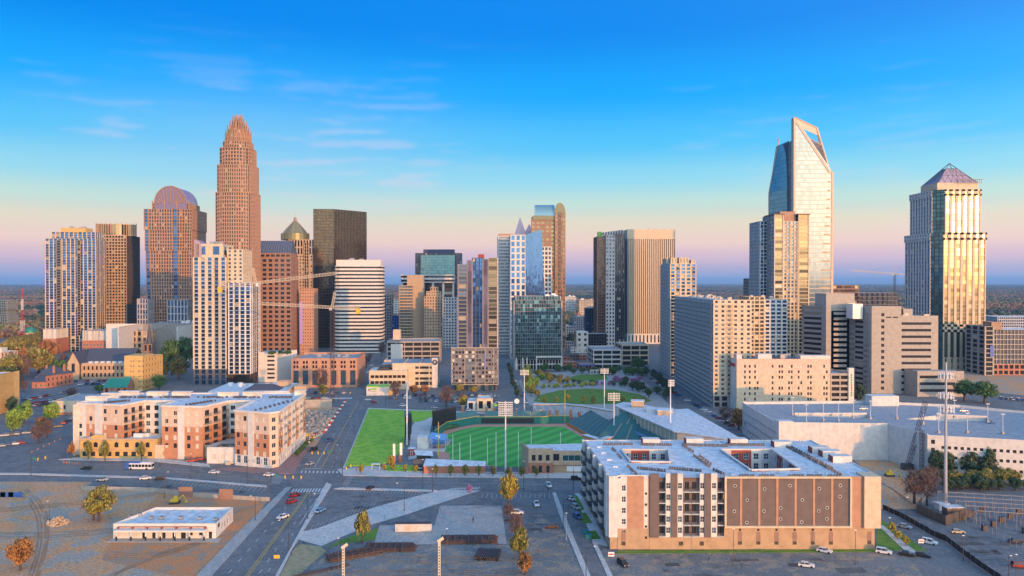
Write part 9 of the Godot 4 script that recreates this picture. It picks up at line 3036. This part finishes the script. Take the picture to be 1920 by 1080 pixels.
# label, from, to, count, turn
var lot_list := [
	["in the church car park", G(-346.8, -545.8), G(-342, -582.2), 12, 1.2], ["in the church car park", G(-337.8, -522.4), G(-322.6, -545.8), 12, 1.2], ["in the church car park", G(-354.9, -630.3), G(-319, -630.3), 8, 1.4],
	["in the lot below the bare mauve trees", G(-279, -421.4), G(-269.4, -430.3), 6, 0.4], ["in the lot below the bare mauve trees", G(-263.2, -394.2), G(-257.2, -402), 4, 0.4], ["in the lot below the bare mauve trees", G(-263, -439.6), G(-271.5, -473.7), 5, 0.6],
	["in the lot behind the lawn", G(-85.4, -571.3), G(-51.2, -566), 11, 1.5], ["in the lot behind the lawn", G(-68.3, -545.8), G(-35.6, -538.5), 10, 1.5], ["in the lot before the lilac tower", G(-45.9, -574), G(-9.8, -566), 14, 1.5], ["in the lot before the lilac tower", G(-13.3, -545.8), G(-4.3, -513.6), 6, 1.4],
	["in the lot before the civic building", G(-161.9, -582.2), G(-127.5, -582.2), 9, 1.5], ["in the lot before the civic building", G(-159.2, -555.7), G(-132.1, -555.7), 8, 0.1], ["along the narrow street between the towers", G(-1, -711), G(9.4, -538.5), 7, 1.9], ["along the tree lined street", G(125.2, -545.8), G(128.8, -449.3), 13, -0.6], ["along the tree lined street", G(121, -664.6), G(123.6, -555.7), 9, -0.7],
	["in the middle row behind the lawn", G(-92.4, -558.2), G(-37.7, -553.2), 16, 1.5], ["in the row beside the small bank", G(-11.1, -531.5), G(-3.5, -505.1), 5, 0.2], ["in the row against the church", G(-375.3, -650.4), G(-331, -650.4), 10, 1.4], ["in the back lot of the old quarter", G(-326.9, -522.4), G(-316.9, -526.9), 6, 1.2], ["on the lot past the brown slope", G(350.8, -555.7), G(364.3, -545.8), 6, 1.3], ["by the avenue near the civic building", G(-134.4, -711), G(-145.4, -804.6), 4, 1.2]]

# label, foot, height, arm, group, material
var lamp_list := [
	["tall black lamp post with a long arm over the lower avenue", G(-70.9, -243.1), 9.0, -3.0], ["black lamp post beside the marked parking bays", G(-73, -273.8), 9.0, 2.4], ["black lamp post beside the dirt lot walk", G(-91.3, -272.5), 8.5, -1.6], ["lamp post at the bend of the curved access road", G(-39.9, -284), 10.0, -2.6], ["slim lamp post before the clubhouse", G(14.7, -311.6), 11.0, 0.0],
	["slim lamp post at the plaza kerb opposite the brick store", G(-36.7, -315.6), 11.5, 0.0], ["slim lamp post opposite the iron fence", G(4.8, -312.4), 11.5, 0.0], ["slim lamp post by the red tree", G(-32.1, -310), 9.0, 0.0], ["lamp post at the corner of the brown apartment block", G(25.1, -313.2), 9.0, 0.0], ["black lamp post standing over the side street", G(17.7, -264.2), 10.0, 2.2],
	["pale double lamp post at the verge of the side street", G(17.9, -252.2), 8.5, 0.0, "", "steel_bright"], ["black lamp post low on the side street", G(21.2, -219.1), 9.0, 2.5], ["slim black lamp post before the podium wall", G(-138.3, -330.1), 10.5, 0.0], ["slim black lamp post below the brick corner", G(-111, -321.4), 10.0, 1.2], ["tall wooden pole with lamp above the retaining wall", G(-136.5, -300.8), 10.0, 1.5, "", "wood_grey"],
	["leaning lamp post on the dirt lot", G(-164.9, -273.1), 6.5, -0.6, "", "wood_grey"], ["thin pole on the gravel beside the rig boom", G(-19.4, -228.5), 11.0, 0.0, "", "wood_grey"], ["thin pole beside the rail panels", G(-51.3, -226), 9.0, 0.0, "", "wood_grey"], ["wooden pole beside the slim green tree", G(-49.9, -248.1), 7.5, 0.0, "", "wood_grey"],
	["wooden pole on the gravel below the round windows", G(66.1, -228.5), 11.0, 0.0, "", "wood_grey"], ["wooden pole beside the two white parked cars", G(103.3, -230.3), 10.0, 0.0, "", "wood_grey"], ["rusty pole by the screen fence", G(137.2, -232.9), 7.5, 0.0, "", "rust"], ["white headed lamp post on the compound lot", G(140.8, -217.1), 7.0, 0.6], ["wooden pole beside the red car", G(141.7, -215.2), 8.0, 0.0, "", "wood_grey"],
	["lamp post with red sign on the driveway", G(140.6, -272.5), 8.0, 0.0, "", "rust"], ["globe lamp beside the grass strip", G(129.7, -263.1), 3.6, 0.0], ["black lamp post on the upper avenue median", G(-88.6, -430.3), 9.0, -2.0], ["black lamp post on the walk beside the lawn", G(-78.8, -355.1), 9.0, -2.0], ["black lamp post at the far crossing", G(-86.1, -522.4), 9.0, 0.0], ["floodlit post at the corner of the church car park", G(-379.1, -611.3), 9.0, 0.0],
	["black lamp post between the annex and the warehouse", G(-282, -485), 10.0, 0.0]]

func park_trees() -> void:
	# the park behind the ballpark, street trees and small plantings
	var sets = [
		["pale green park tree beside the narrow street", G(17.3, -711), G(20.5, -590.6), 9, 7.5, 4.2, "bright", 9.0], ["olive park tree at the promenade", G(24, -690.9), G(39.4, -630.3), 12, 6.0, 3.8, "olive", 8.0],
		["pink blossoming park tree", G(85.9, -650.4), G(106.3, -650.4), 9, 4.5, 3.2, "pink", 6.0], ["violet blossoming shrub by the park fountain", G(64.8, -630.3), G(78.9, -630.3), 4, 3.0, 2.4, "pink", 1.0],
		["dark street tree along the apartment slab", G(122.5, -690.9), G(120, -571.3), 9, 8.0, 4.2, "dark", 3.0], ["dark street tree along the tree lined street", G(96.4, -630.3), G(108.2, -555.7), 9, 7.0, 4.0, "dark", 7.0], ["dark park tree beside the parking garage", G(84.5, -694.8), G(123.2, -694.8), 11, 8.0, 4.6, "green", 6.0],
		["pale bush in the park planting beds", G(23.4, -611.3), G(65.1, -623.8), 16, 3.0, 2.6, "bright", 5.0], ["dark bush in the park planting beds", G(40.3, -643.5), G(104.1, -623.8), 20, 3.2, 2.6, "green", 6.0], ["olive tree on the park slope", G(15.7, -563.4), G(11.4, -653.9), 9, 6.0, 3.4, "olive", 4.0], ["small tree beside the pergola", G(56.8, -711), G(110, -719.3), 12, 6.0, 3.8, "green", 4.0],
		["yellow young tree on the oval lawn", G(21.5, -533.8), G(49, -533.8), 4, 6.0, 2.6, "yellow", 1.0], ["small olive tree on the oval lawn", G(56.4, -533.8), G(93.6, -538.5), 6, 5.0, 2.6, "olive", 2.0],
		["green hotel garden tree", G(27.7, -723.6), G(55.3, -723.6), 8, 7.0, 4.0, "green", 5.0], ["small pruned tree on the ballpark plaza", G(-33.1, -334.7), G(10.5, -333.7), 8, 4.6, 1.9, "olive", 0.3],
		["evergreen screening the white parking deck", G(184.5, -335.6), G(222.9, -331.9), 7, 12.0, 5.2, "dark", 3.0], ["brushy olive tree below the parking deck evergreens", G(176.3, -321.4), G(213.6, -318.1), 11, 7.0, 4.2, "olive", 3.0], ["dark brush above the substation", G(176.5, -313.2), G(209.3, -311.6), 9, 5.0, 4.0, "dark", 2.0],
		["street tree lining the avenue by the civic building", G(-131.2, -664.6), G(-153.9, -826.4), 6, 8.0, 4.0, "bare", 2.0], ["street tree under the narrow street towers", G(-4.2, -754.9), G(3.9, -563.4), 8, 6.5, 2.8, "dark", 1.5],
		["young street tree beside the pink flank", G(-104.7, -372.5), G(-106.4, -404.6), 5, 3.2, 1.7, "green", 0.6], ["small yellow tree on the grass strip", G(128.2, -258.6), G(126.8, -246.1), 3, 3.4, 1.6, "yellow", 0.5], ["young tree at the ballpark gate lawn", G(-58.1, -345.1), G(-43, -343.1), 4, 3.2, 1.5, "yellow", 0.6],
		["tree between the background blocks", G(68.3, -1092.2), G(155.5, -1492.1), 9, 13.0, 9.0, "olive", 20.0], ["tree behind the old quarter", G(-618.2, -926.6), G(-667.9, -1092.2), 14, 14.0, 9.0, "olive", 20.0], ["dark tree behind the lattice mast", G(-816, -1223.4), G(-829.3, -1359.4), 16, 14.0, 10.0, "dark", 26.0], ["autumn tree behind the domed pavilion", G(-971.5, -1456.5), G(-965.9, -1589), 16, 14.0, 10.0, "rust", 26.0], ["tree beyond the netted block", G(826.9, -1329.8), G(927.3, -1390.3), 14, 14.0, 10.0, "olive", 26.0], ["tree behind the terraced office", G(708.4, -1699.4), G(873.6, -1699.4), 14, 14.0, 10.0, "rust", 30.0]]
	for q in sets:
		for i in q[3]:
			var p = q[1].lerp(q[2], i / maxf(1.0, q[3] - 1.0)) + G(rf(-1, 1), rf(-1, 1)) * q[7]
			tree(q[0], p, q[4] * rf(0.8, 1.2), q[5] * rf(0.8, 1.15), q[6], q[0] + " set", 0.14)
	var o = G(-238.2, -754.9)
	for i in 16:
		tree("small shrub in the roof garden of the white garage", G(S(-203.7, 23, -637.2).x + rf(0, 18), S(-203.7, 23, -637.2).z - rf(0, 14)), rf(2, 3.6), rf(1.4, 2.4), "green", "roof garden shrubs", 0.08, 24.0)

func _ready() -> void:
	rng.seed = 20240611
	light()
	materials()
	print("ground"); the_ground()
	print("towers"); towers_left(); towers_middle(); towers_right()
	print("near"); apartments_pink(); apartments_brown(); low_white(); old_quarter()
	print("ballpark"); ballpark()
	print("trees"); trees(); park_trees()
	print("street"); cars(); street_things()
	print("done ", get_child_count())
